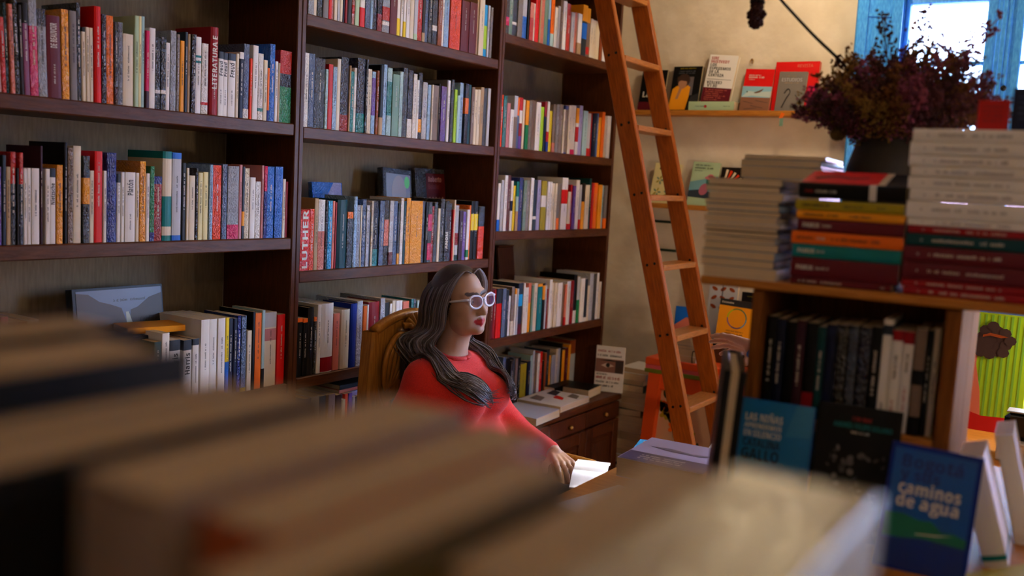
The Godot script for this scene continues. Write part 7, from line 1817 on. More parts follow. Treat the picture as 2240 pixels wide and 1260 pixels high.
# ---------- soft bodies: tapered limbs melted together and meshed ----------
func body_surface(st: SurfaceTool, bones: Array, cell: float, melt: float, tint: Callable):
	var lo := Vector3(1e3, 1e3, 1e3)
	var hi := -lo
	for b in bones:
		var r: float = maxf(b[2], b[3]) + cell * 2.0
		lo = lo.min(b[0] - Vector3.ONE * r).min(b[1] - Vector3.ONE * r)
		hi = hi.max(b[0] + Vector3.ONE * r).max(b[1] + Vector3.ONE * r)
	var nx := int((hi.x - lo.x) / cell) + 2
	var ny := int((hi.y - lo.y) / cell) + 2
	var nz := int((hi.z - lo.z) / cell) + 2
	var field := PackedFloat32Array()
	field.resize(nx * ny * nz)
	field.fill(1.0)
	for b in bones:
		var a: Vector3 = b[0]
		var e: Vector3 = b[1] - b[0]
		var ra: float = b[2]
		var dr: float = b[3] - b[2]
		var l2 := maxf(e.length_squared(), 1e-9)
		var m := maxf(b[2], b[3]) + melt + cell * 2.0
		var p0 := ((a.min(b[1]) - Vector3.ONE * m - lo) / cell).floor()
		var p1 := ((a.max(b[1]) + Vector3.ONE * m - lo) / cell).ceil()
		for i in range(maxi(0, int(p0.x)), mini(nx, int(p1.x) + 1)):
			for j in range(maxi(0, int(p0.y)), mini(ny, int(p1.y) + 1)):
				for k in range(maxi(0, int(p0.z)), mini(nz, int(p1.z) + 1)):
					var p := lo + Vector3(i, j, k) * cell - a
					var t := clampf(p.dot(e) / l2, 0.0, 1.0)
					var d := (p - e * t).length() - ra - dr * t
					var n := (i * ny + j) * nz + k
					var f := field[n]
					var h := maxf(melt - absf(f - d), 0.0) / melt
					field[n] = minf(f, d) - h * h * melt * 0.25
	var at := {}
	var step := [0, nz * ny, nz, nz * ny + nz, 1, nz * ny + 1, nz + 1, nz * ny + nz + 1]
	var spots := PackedVector3Array()
	for i in nx - 1:
		for j in ny - 1:
			for k in nz - 1:
				var n := (i * ny + j) * nz + k
				var f0 := field[n]
				if f0 > melt + cell * 2.5: continue
				var inside := 0
				for q in 8:
					if field[n + step[q]] < 0.0: inside += 1
				if inside == 0 or inside == 8: continue
				var sum := Vector3.ZERO
				var count := 0
				for q in 8:
					for bit in [1, 2, 4]:
						if q & bit: continue
						var fa := field[n + step[q]]
						var fb := field[n + step[q | bit]]
						if (fa < 0.0) == (fb < 0.0): continue
						var t := fa / (fa - fb)
						var c := Vector3(q & 1, (q >> 1) & 1, (q >> 2) & 1)
						if bit == 1: c.x += t
						elif bit == 2: c.y += t
						else: c.z += t
						sum += c
						count += 1
				at[n] = spots.size()
				spots.append(lo + (Vector3(i, j, k) + sum / count) * cell)
	var sx := nz * ny
	var sy := nz
	for n in at:
		var k: int = n % nz
		var j: int = (n / nz) % ny
		var i: int = n / sx
		var f := field[n]
		for ax in 3:
			var s: int = [sx, sy, 1][ax]
			var u: int = [sy, 1, sx][ax]
			var v: int = [1, sx, sy][ax]
			if (f < 0.0) == (field[n + s] < 0.0): continue
			if not (at.has(n - u) and at.has(n - v) and at.has(n - u - v)): continue
			var q := [spots[at[n - u - v]], spots[at[n - u]], spots[at[n]], spots[at[n - v]]]
			if f < 0.0: q.reverse()
			for w in [0, 1, 2, 0, 2, 3]:
				st.set_color((tint as Callable).call(q[w]))
				st.add_vertex(q[w])

func plain_tint(_p: Vector3) -> Color:
	return Color.WHITE

const SKIN := Color(0.50, 0.285, 0.18)

# signed distance helpers for the head, in metres round the point between the eyes and ears
func egg(p: Vector3, c: Vector3, r: Vector3) -> float:
	var q := (p - c) / r
	var l := q.length()
	return (l - 1.0) * l / maxf((q / r).length(), 1e-6)

func rod(p: Vector3, a: Vector3, b: Vector3, ra: float, rb: float) -> float:
	var e := b - a
	var t := clampf((p - a).dot(e) / maxf(e.length_squared(), 1e-9), 0.0, 1.0)
	return (p - a - e * t).length() - lerpf(ra, rb, t)

func melt2(a: float, b: float, k: float) -> float:
	var h := maxf(k - absf(a - b), 0.0) / k
	return minf(a, b) - h * h * k * 0.25

func carve(a: float, b: float, k: float) -> float:
	return -melt2(-a, b, k)

func head_distance(p: Vector3) -> float:
	var m := Vector3(p.x, p.y, absf(p.z))
	var d := egg(p, Vector3(-0.012, 0.035, 0), Vector3(0.096, 0.086, 0.076))
	d = melt2(d, egg(p, Vector3(0.028, -0.03, 0), Vector3(0.064, 0.088, 0.063)), 0.03)
	d = melt2(d, egg(m, Vector3(0.022, -0.078, 0.026), Vector3(0.05, 0.034, 0.032)), 0.03)
	d = melt2(d, egg(p, Vector3(0.073, -0.101, 0), Vector3(0.02, 0.017, 0.022)), 0.022)
	d = melt2(d, egg(m, Vector3(0.056, -0.03, 0.038), Vector3(0.027, 0.025, 0.024)), 0.02)
	d = melt2(d, rod(m, Vector3(0.084, 0.024, 0.006), Vector3(0.07, 0.026, 0.046), 0.011, 0.01), 0.016)
	d = carve(d, egg(m, Vector3(0.105, 0.001, 0.032), Vector3(0.021, 0.014, 0.019)), 0.018)
	d = melt2(d, egg(m, Vector3(0.075, 0.001, 0.031), Vector3(0.0135, 0.0125, 0.0145)), 0.005)
	d = melt2(d, rod(p, Vector3(0.087, 0.012, 0), Vector3(0.107, -0.034, 0), 0.008, 0.0115), 0.014)
	d = melt2(d, egg(p, Vector3(0.109, -0.04, 0), Vector3(0.013, 0.0105, 0.0115)), 0.008)
	d = melt2(d, egg(m, Vector3(0.098, -0.043, 0.0115), Vector3(0.011, 0.0085, 0.008)), 0.006)
	d = carve(d, egg(m, Vector3(0.103, -0.051, 0.008), Vector3(0.005, 0.004, 0.0035)), 0.004)
	d = melt2(d, rod(m, Vector3(0.093, -0.0655, 0), Vector3(0.080, -0.070, 0.023), 0.0075, 0.004), 0.006)
	d = melt2(d, rod(m, Vector3(0.091, -0.0775, 0), Vector3(0.080, -0.0725, 0.02), 0.0085, 0.004), 0.006)
	d = carve(d, rod(m, Vector3(0.1015, -0.0712, 0), Vector3(0.086, -0.0715, 0.024), 0.0016, 0.001), 0.003)
	return d

func head_tint(p: Vector3) -> Color:
	var m := Vector3(p.x, p.y, absf(p.z))
	if p.x > 0.08 and rod(m, Vector3(0.097, -0.0655, 0), Vector3(0.083, -0.070, 0.021), 0.0075, 0.0035) < 0.0025: return Color(0.42, 0.012, 0.02)
	if p.x > 0.08 and rod(m, Vector3(0.095, -0.0775, 0), Vector3(0.083, -0.0725, 0.019), 0.0085, 0.0035) < 0.0025: return Color(0.46, 0.015, 0.025)
	if p.x > 0.05 and rod(m, Vector3(0.098, 0.024, 0.012), Vector3(0.078, 0.029, 0.047), 0.0042, 0.0022) < 0.0042: return Color(0.06, 0.035, 0.03)
	return SKIN

func head_surface(st: SurfaceTool, place: Transform3D, rows := 120, cols := 150, grow := 0.0, keep = null, tint = null):
	var spots := []
	var local := []
	for i in rows + 1:
		var a := PI * i / rows
		for k in cols:
			var t := TAU * k / cols
			var dir := Vector3(sin(a) * cos(t), cos(a), sin(a) * sin(t))
			var lo := 0.02
			var hi := 0.19
			for n in 13:
				var mid := (lo + hi) / 2.0
				if head_distance(dir * mid) < 0.0: lo = mid
				else: hi = mid
			local.append(dir * lo)
			spots.append(place * (dir * (lo + grow)))
	for i in rows:
		for k in cols:
			var q := [i * cols + k, i * cols + (k + 1) % cols, (i + 1) * cols + (k + 1) % cols, (i + 1) * cols + k]
			if keep != null and not (keep as Callable).call((local[q[0]] + local[q[2]]) / 2.0): continue
			for w in [0, 1, 2, 0, 2, 3]:
				st.set_color((tint as Callable).call(local[q[w]]) if tint != null else head_tint(local[q[w]]))
				st.add_vertex(spots[q[w]])

# a relaxed hand: palm, four fingers of unequal length with two bends, a thumb from the side
func hand_bones(wrist: Vector3, along: Vector3, back: Vector3, thumb_side: float, curl: float, fan := 0.10) -> Array:
	var f := along.normalized()
	var up := (back - f * back.dot(f)).normalized()
	var side := f.cross(up) * thumb_side
	var out := [[wrist - f * 0.03, wrist + f * 0.01, 0.025, 0.024]]
	var reach := [0.076, 0.084, 0.078, 0.062]
	for k in 4:
		var s := 0.030 - 0.020 * k
		var root := wrist + f * (0.088 - 0.004 * absf(k - 1.0)) + side * s
		out.append([wrist + f * 0.012 + side * s * 0.6, root, 0.0145, 0.0108])
		var d := (f + side * fan * (1.5 - k) * 0.9).normalized()
		var p := root
		for j in 3:
			var bend: float = curl * [0.35, 0.95, 1.35][j] * (1.0 + 0.12 * k)
			var dir := (d * cos(bend) - up * sin(bend)).normalized()
			var q: Vector3 = p + dir * reach[k] * [0.45, 0.31, 0.24][j]
			out.append([p, q, 0.0092 - 0.0009 * j, 0.0086 - 0.0010 * j])
			p = q
	var base := wrist + f * 0.028 + side * 0.026 - up * 0.006
	var mid := base + (f * 0.7 + side * 0.75 - up * 0.3).normalized() * 0.042
	out.append([wrist + f * 0.014 + side * 0.012, base, 0.016, 0.0135])
	out.append([base, mid, 0.0125, 0.0105])
	out.append([mid, mid + (f * 0.95 + side * 0.25 - up * 0.35).normalized() * 0.032, 0.0105, 0.008])
	return out

func skin_material() -> StandardMaterial3D:
	var m := solid(Color.WHITE, 0.48)
	m.vertex_color_use_as_albedo = true
	m.subsurf_scatter_enabled = true
	m.subsurf_scatter_strength = 0.06
	return m

func knit(c: Color) -> StandardMaterial3D:
	var m := solid(Color.WHITE, 0.85)
	m.albedo_texture = noise_map(noise(0.05, 4, 91), 512, 512, 0.0, two(c.darkened(0.16), c.lightened(0.06)))
	m.normal_enabled = true
	m.normal_texture = noise_map(noise(0.12, 3, 92), 512, 512, 8.0)
	m.normal_scale = 0.6
	m.uv1_triplanar = true
	m.uv1_scale = Vector3.ONE * 7.0
	m.rim_enabled = true
	m.rim = 0.3
	m.rim_tint = 0.8
	return m

func build_woman():
	var o := thing("person", "seated woman in a red sweater with long dark hair and clear-framed glasses", "person", Vector3(-1.865, 0, -2.59))
	var skin := skin_material()
	var tint := func(_p): return SKIN
	var turn := Basis(Vector3.UP, deg_to_rad(-9.0)) * Basis(Vector3.BACK, deg_to_rad(6.0)) * Basis(Vector3.RIGHT, deg_to_rad(5.0))
	var head := Transform3D(turn.scaled(Vector3.ONE * 0.94), Vector3(0.018, 1.178, 0.0))
	# body, in her own axes: +x forward, +z her right side
	var torso := [
		[Vector3(0.02, 0.53, -0.07), Vector3(0.02, 0.53, 0.07), 0.135, 0.135], [Vector3(0.045, 0.68, -0.06), Vector3(0.045, 0.68, 0.06), 0.13, 0.13],
		[Vector3(0.01, 0.84, -0.085), Vector3(0.01, 0.84, 0.085), 0.112, 0.112], [Vector3(-0.015, 0.915, -0.10), Vector3(-0.015, 0.915, 0.10), 0.076, 0.076],
		[Vector3(-0.015, 0.948, -0.045), Vector3(-0.015, 0.948, 0.045), 0.058, 0.058],
		[Vector3(0.095, 0.865, 0.075), Vector3(0.105, 0.86, 0.07), 0.07, 0.07], [Vector3(0.095, 0.865, -0.075), Vector3(0.105, 0.86, -0.07), 0.07, 0.07],
	]
	var right_arm := [[Vector3(-0.022, 0.932, 0.143), Vector3(-0.045, 0.82, 0.172), 0.056, 0.051], [Vector3(-0.045, 0.82, 0.172), Vector3(-0.03, 0.69, 0.185), 0.051, 0.044], [Vector3(-0.03, 0.69, 0.185), Vector3(0.20, 0.675, 0.11), 0.044, 0.031]]
	var left_arm := [[Vector3(-0.015, 0.93, -0.145), Vector3(0.035, 0.83, -0.185), 0.056, 0.051], [Vector3(0.035, 0.83, -0.185), Vector3(0.105, 0.735, -0.212), 0.051, 0.044], [Vector3(0.105, 0.735, -0.212), Vector3(0.262, 0.668, -0.236), 0.044, 0.031]]
	var legs := []
	for s in [-1.0, 1.0]:
		legs.append([Vector3(0.03, 0.53, s * 0.09), Vector3(0.44, 0.535, s * 0.10), 0.098, 0.068])
		legs.append([Vector3(0.44, 0.535, s * 0.10), Vector3(0.45, 0.09, s * 0.10), 0.066, 0.042])
	var thin := func(list: Array, by: float):
		var out := []
		for b in list: out.append([b[0], b[1], maxf(b[2] - by, 0.012), maxf(b[3] - by, 0.012)])
		return out
	var under: Array = (thin as Callable).call(torso + right_arm + left_arm + legs, 0.016)
	var neck := [[Vector3(-0.022, 0.95, 0), head * Vector3(-0.02, -0.075, 0), 0.056, 0.050], [head * Vector3(-0.018, -0.06, 0), head * Vector3(0.03, -0.082, 0), 0.048, 0.034], [Vector3(0.012, 0.945, -0.05), Vector3(-0.01, 0.975, -0.02), 0.03, 0.035], [Vector3(0.012, 0.945, 0.05), Vector3(-0.01, 0.975, 0.02), 0.03, 0.035]]
	var feet := []
	for s in [-1.0, 1.0]: feet.append([Vector3(0.45, 0.05, s * 0.10), Vector3(0.60, 0.035, s * 0.115), 0.04, 0.03])
	var st := begin(true)
	body_surface(st, under + neck + feet + [[Vector3(0.20, 0.675, 0.11), Vector3(0.225, 0.674, 0.10), 0.026, 0.025], [Vector3(0.262, 0.668, -0.236), Vector3(0.283, 0.662, -0.226), 0.026, 0.025]], 0.011, 0.03, tint)
	body_surface(st, hand_bones(Vector3(0.225, 0.674, 0.10), Vector3(0.94, -0.10, -0.30), Vector3(0.1, 1, 0), -1.0, 0.42), 0.0035, 0.006, tint)
	body_surface(st, hand_bones(Vector3(0.283, 0.662, -0.226), Vector3(0.78, -0.10, 0.60), Vector3(0.06, 1, 0), 1.0, 0.4), 0.0035, 0.006, tint)
	head_surface(st, head)
	part("body", done(st), skin, o)
	# eyes
	for s in [-1.0, 1.0]:
		st = begin(true)
		ball(st, head * Vector3(0.0805, 0.001, s * 0.031), Vector3(0.0098, 0.0098, 0.0098), 16, 10)
		var eye := part("eye", done(st), solid(Color(0.78, 0.74, 0.70), 0.15), o)
		st = begin(true)
		ball(st, head * Vector3(0.0865, 0.001, s * 0.0305), Vector3(0.0046, 0.0046, 0.0046), 12, 8)
		part("iris", done(st), solid(Color(0.06, 0.03, 0.02), 0.1), eye)
	# clothes
	st = begin(true)
	body_surface(st, torso + right_arm + left_arm, 0.011, 0.035, tint)
	part("sweater", done(st), knit(Color(0.95, 0.13, 0.06)), o)
	st = begin(true)
	var collar := []
	for k in 25:
		var a := TAU * k / 24
		collar.append(Vector3(-0.012 + cos(a) * 0.062, 0.999 - 0.010 * cos(a), sin(a) * 0.068))
	tube(st, PackedVector3Array(collar), func(_t): return 0.0075, 8)
	part("neckband", done(st), knit(Color(0.86, 0.12, 0.05)), o)
	st = begin(true)
	body_surface(st, legs + [[Vector3(0.02, 0.53, -0.07), Vector3(0.02, 0.53, 0.07), 0.128, 0.128]], 0.016, 0.03, tint)
	part("trousers", done(st), solid(Color(0.03, 0.03, 0.035), 0.9), o)
	st = begin(true)
	for s in [-1.0, 1.0]: body_surface(st, [[Vector3(0.445, 0.055, s * 0.10), Vector3(0.60, 0.042, s * 0.115), 0.05, 0.038]], 0.014, 0.02, tint)
	part("shoes", done(st), solid(Color(0.04, 0.03, 0.03), 0.4), o)
	build_glasses(o, head)
	build_hair(o, head, torso + right_arm + left_arm)

func build_glasses(o: Node3D, head: Transform3D):
	var clear := solid(Color(0.88, 0.88, 0.92), 0.12)
	var lens := solid(Color(0.22, 0.22, 0.95, 0.06), 0.03)
	lens.transparency = BaseMaterial3D.TRANSPARENCY_ALPHA
	lens.metallic_specular = 1.0
	var st := begin(true)
	var sides := []
	for s in [-1.0, 1.0]:
		var ring := []
		var n := 28
		for k in n + 1:
			var a := TAU * k / n
			# a cat-eye outline: flat brow, drawn up at the outer corner
			var y := 0.0215 * sin(a) + (0.006 * maxf(0.0, cos(a)) if sin(a) > -0.2 else 0.0)
			var z := 0.0285 * cos(a)
			var wrap := 0.0042 * pow((z + 0.028) / 0.057, 2.0)
			ring.append(head * Vector3(0.1115 - wrap * 1.6, 0.001 + y, s * (0.0335 + z)))
		tube(st, PackedVector3Array(ring), func(_t): return 0.0036, 8, 0.8)
		sides.append(ring)
	tube(st, curve_points([head * Vector3(0.1115, 0.008, -0.006), head * Vector3(0.1145, 0.0115, 0), head * Vector3(0.1115, 0.008, 0.006)], 5), func(_t): return 0.0028, 8)
	var g := part("glasses_frame", done(st), clear, o)
	for s in [-1.0, 1.0]:
		st = begin(true)
		tube(st, curve_points([head * Vector3(0.104, 0.012, s * 0.063), head * Vector3(0.096, 0.013, s * 0.072), head * Vector3(0.04, 0.008, s * 0.077), head * Vector3(-0.01, 0.006, s * 0.080)], 6), func(_t): return 0.0028, 6, 1.5)
		part("temple", done(st), clear, g)
	for ring in sides:
		st = begin(true)
		var mid := Vector3.ZERO
		for k in 28: mid += ring[k] / 28.0
		mid += head.basis.x * 0.0018
		for k in 28:
			st.add_vertex(mid); st.add_vertex(ring[k]); st.add_vertex(ring[k + 1])
		part("lens", done(st), lens, g)

func off_body(p: Vector3, bones: Array, gap: float) -> Vector3:
	# moves a point of a strand out of the clothes
	for n in 3:
		var d := 1.0
		var away := Vector3.ZERO
		for b in bones:
			var e: Vector3 = b[1] - b[0]
			var t := clampf((p - b[0]).dot(e) / maxf(e.length_squared(), 1e-9), 0.0, 1.0)
			var v: Vector3 = p - b[0] - e * t
			var q: float = v.length() - lerpf(b[2], b[3], t)
			away += v.normalized() * exp(-maxf(q, -0.02) * 60.0)
			d = minf(d, q)
		if d >= gap: return p
		p += away.normalized() * (gap - d)
	return p

func build_hair(o: Node3D, head: Transform3D, bones: Array):
	var hair := solid(Color.WHITE, 0.38)
	hair.vertex_color_use_as_albedo = true
	hair.metallic_specular = 0.6
	var r := RandomNumberGenerator.new()
	r.seed = 3
	# scalp cover, back from the hairline
	var st := begin(true)
	var keep := func(p: Vector3): return p.y > 0.094 or p.x < 0.028 + minf(0.0, p.y) * 0.7
	head_surface(st, head, 60, 80, 0.010, keep, func(_p): return Color(0.045, 0.032, 0.028))
	part("scalp_hair", done(st), hair, o)
	var dark := [Color(0.050, 0.034, 0.030), Color(0.070, 0.046, 0.038), Color(0.090, 0.060, 0.050), Color(0.036, 0.026, 0.024)]
	for side in [1.0, -1.0]:
		st = begin(true)
		for n in 620:
			var t := r.randf()                        # 0 by the face, 1 at the nape
			var w := r.randf()                        # depth in the thickness of the hair
			var out := 0.003 + 0.017 * w
			var p := []
			p.append(head * Vector3(0.074 - 0.15 * t, 0.112 - 0.05 * absf(t - 0.35), side * 0.004))
			p.append(head * Vector3(0.072 - 0.160 * t, 0.108 - 0.03 * t, side * (0.032 + out * 0.5)))
			p.append(head * Vector3(0.054 - 0.165 * t, 0.060 - 0.02 * t, side * (0.070 - 0.018 * t * t + out)))
			p.append(head * Vector3(0.026 - 0.160 * t, -0.01, side * (0.086 - 0.030 * t * t + out)))
			p.append(head * Vector3(0.008 - 0.165 * t, -0.085, side * (0.092 - 0.034 * t * t + out)))
			var front := t < 0.46 or r.randf() < 0.15
			var j := Vector3(r.randf_range(-1, 1), r.randf_range(-1, 1), r.randf_range(-1, 1))
			if front:
				# forward over the shoulder, ending in loose curls on the chest
				var far := r.randf()
				var clump := sin(n * 1.7)
				var gap := 0.0 if side > 0.0 else 0.026
				p.append(Vector3(-0.012 - 0.155 * t, 1.035, side * (0.094 + out * 0.9)) + j * 0.008)
				p.append(Vector3(0.018 - 0.135 * t + 0.018 * w, 0.985, side * (0.104 + 0.016 * w + gap)) + j * 0.020)
				p.append(Vector3(0.068 - 0.095 * t + 0.024 * w, 0.944 - 0.012 * far, side * (0.106 + 0.010 * w + 0.008 * clump + gap)) + j * 0.019)
				p.append(Vector3(0.122 - 0.060 * t + 0.024 * w, 0.912 - 0.022 * far, side * (0.092 - 0.014 * w + gap)) + j * 0.020)
				p.append(Vector3(0.168 - 0.030 * t + 0.022 * w, 0.894 - 0.020 * far + 0.006 * clump, side * (0.074 - 0.024 * w + gap)) + j * 0.017)
				p.append(Vector3(0.190 + 0.022 * w, 0.892 - 0.016 * far + 0.016 * r.randf(), side * (0.054 - 0.026 * w + gap)) + j * 0.024)
			else:
				p.append(Vector3(-0.075 - 0.085 * t, 1.035, side * (0.105 - 0.05 * t + out)) + j * 0.008)
				p.append(Vector3(-0.115 - 0.055 * t, 0.94, side * (0.125 - 0.08 * t)) + j * 0.010)
				p.append(Vector3(-0.135, 0.84 + 0.05 * w, side * (0.115 - 0.09 * t)) + j * 0.012)
			var c: Color = dark[n % 4]
			if r.randf() < (0.42 if front else 0.15): c = c.lerp(Color(0.34, 0.33, 0.37), 0.2 + 0.4 * r.randf())
			st.set_color(c)
			var pts := curve_points(p, 4)
			for k in range(16, pts.size()): pts[k] = off_body(pts[k], bones, 0.010 + 0.014 * w)
			var thick := r.randf_range(0.0018, 0.0042)
			pts = pts.slice(0, int(pts.size() * r.randf_range(0.80, 1.0)))
			tube(st, pts, func(q): return thick * (0.45 + 0.55 * sin(PI * minf(q * 2.2, 0.5))) * (1.0 - 0.85 * pow(q, 4.0)), 5, 0.55, false)
		part("hair_fall", done(st), hair, o)

# ---------- the visitor behind the island, of whom only a hand and a sleeve show ----------
func build_visitor():
	var o := thing("person", "person hidden behind the island case, only a gesturing hand and dark sleeve showing", "person", Vector3(-0.592, 0, -2.95))
	var tint := func(_p): return Color(0.52, 0.27, 0.17)
	# own axes: faces -x; the nearer arm reaches out towards the woman
	var torso := [[Vector3(0, 0.52, -0.08), Vector3(0, 0.52, 0.08), 0.13, 0.13], [Vector3(0, 0.70, -0.07), Vector3(0, 0.70, 0.07), 0.12, 0.12], [Vector3(0, 0.85, -0.09), Vector3(0, 0.85, 0.09), 0.11, 0.11], [Vector3(0.01, 0.94, -0.11), Vector3(0.01, 0.94, 0.11), 0.075, 0.075]]
	var arm := [[Vector3(0.0, 0.94, 0.17), Vector3(-0.10, 0.85, 0.24), 0.058, 0.05], [Vector3(-0.10, 0.85, 0.24), Vector3(-0.16, 0.92, 0.23), 0.05, 0.046], [Vector3(-0.16, 0.92, 0.23), Vector3(-0.298, 1.112, 0.155), 0.046, 0.038]]
	var other := [[Vector3(0.0, 0.94, -0.17), Vector3(-0.03, 0.70, -0.22), 0.058, 0.046], [Vector3(-0.03, 0.70, -0.22), Vector3(-0.22, 0.64, -0.14), 0.044, 0.034]]
	var legs := []
	for s in [-1.0, 1.0]:
		legs.append([Vector3(0, 0.53, s * 0.09), Vector3(-0.40, 0.54, s * 0.11), 0.095, 0.066])
		legs.append([Vector3(-0.40, 0.54, s * 0.11), Vector3(-0.38, 0.09, s * 0.11), 0.064, 0.042])
	var under := []
	for b in torso + other + legs: under.append([b[0], b[1], b[2] - 0.015, b[3] - 0.015])
	for b in arm: under.append([b[0], b[1], b[2] - 0.012, b[3] - 0.012])
	var wrist := Vector3(-0.318, 1.122, 0.152)
	var st := begin(true)
	body_surface(st, under + [[Vector3(0.0, 0.95, 0), Vector3(-0.01, 1.06, 0), 0.055, 0.05], [Vector3(-0.285, 1.102, 0.155), wrist, 0.027, 0.026], [Vector3(-0.22, 0.64, -0.14), Vector3(-0.31, 0.635, -0.11), 0.026, 0.024]], 0.014, 0.03, tint)
	body_surface(st, hand_bones(wrist, Vector3(-0.88, 0.0, -0.40), Vector3(-0.1, 0.62, -0.75), 1.0, 0.30, 0.16), 0.0035, 0.006, tint)
	head_surface(st, Transform3D(Basis(Vector3.UP, PI).scaled(Vector3.ONE * 0.98), Vector3(-0.02, 1.165, 0)), 60, 80, 0.0, null, func(_p): return Color(0.52, 0.27, 0.17))
	part("body", done(st), skin_material(), o)
	st = begin(true)
	body_surface(st, torso + arm + other, 0.014, 0.035, tint)
	part("jacket", done(st), solid(Color(0.015, 0.025, 0.055), 0.8), o)
	st = begin(true)
	var cuff := []
	for k in 17:
		var a := TAU * k / 16
		var ax := Vector3(-0.285, 1.102, 0.155) - Vector3(-0.16, 0.92, 0.23)
		var u := ax.cross(Vector3.UP).normalized()
		var v := ax.cross(u).normalized()
		cuff.append(Vector3(-0.302, 1.118, 0.153) + (u * cos(a) + v * sin(a)) * 0.036)
	tube(st, PackedVector3Array(cuff), func(_t): return 0.006, 8)
	part("cuff", done(st), cover("bright blue"), o)
	st = begin(true)
	body_surface(st, legs, 0.02, 0.03, tint)
	part("trousers", done(st), cover("black"), o)
	st = begin(true)
	for s in [-1.0, 1.0]: body_surface(st, [[Vector3(-0.37, 0.055, s * 0.11), Vector3(-0.53, 0.042, s * 0.12), 0.05, 0.038]], 0.014, 0.02, tint)
	part("shoes", done(st), cover("black"), o)
	st = begin(true)
	head_surface(st, Transform3D(Basis(Vector3.UP, PI).scaled(Vector3.ONE * 0.98), Vector3(-0.02, 1.165, 0)), 40, 50, 0.012, func(p: Vector3): return p.y > 0.066 or p.x < 0.02, func(_p): return Color(0.03, 0.02, 0.02))
	var hm := solid(Color.WHITE, 0.5)
	hm.vertex_color_use_as_albedo = true
	part("hair", done(st), hm, o)
	o = thing("stool", "plain wooden stool under the hidden visitor", "stool", Vector3(-0.575, 0, -2.95))
	st = begin(true)
	lathe(st, [Vector2(0.0, 0.37), Vector2(0.17, 0.37), Vector2(0.175, 0.376), Vector2(0.17, 0.384), Vector2(0.0, 0.384)], 28)
	part("seat", done(st), mats.tread, o)
	for k in 4:
		var a := TAU * (k + 0.5) / 4.0
		st = begin(true)
		tube(st, PackedVector3Array([Vector3(cos(a) * 0.19, 0, sin(a) * 0.19), Vector3(cos(a) * 0.12, 0.369, sin(a) * 0.12)]), func(_t): return 0.016, 10)
		part("leg", done(st), mats.tread, o)

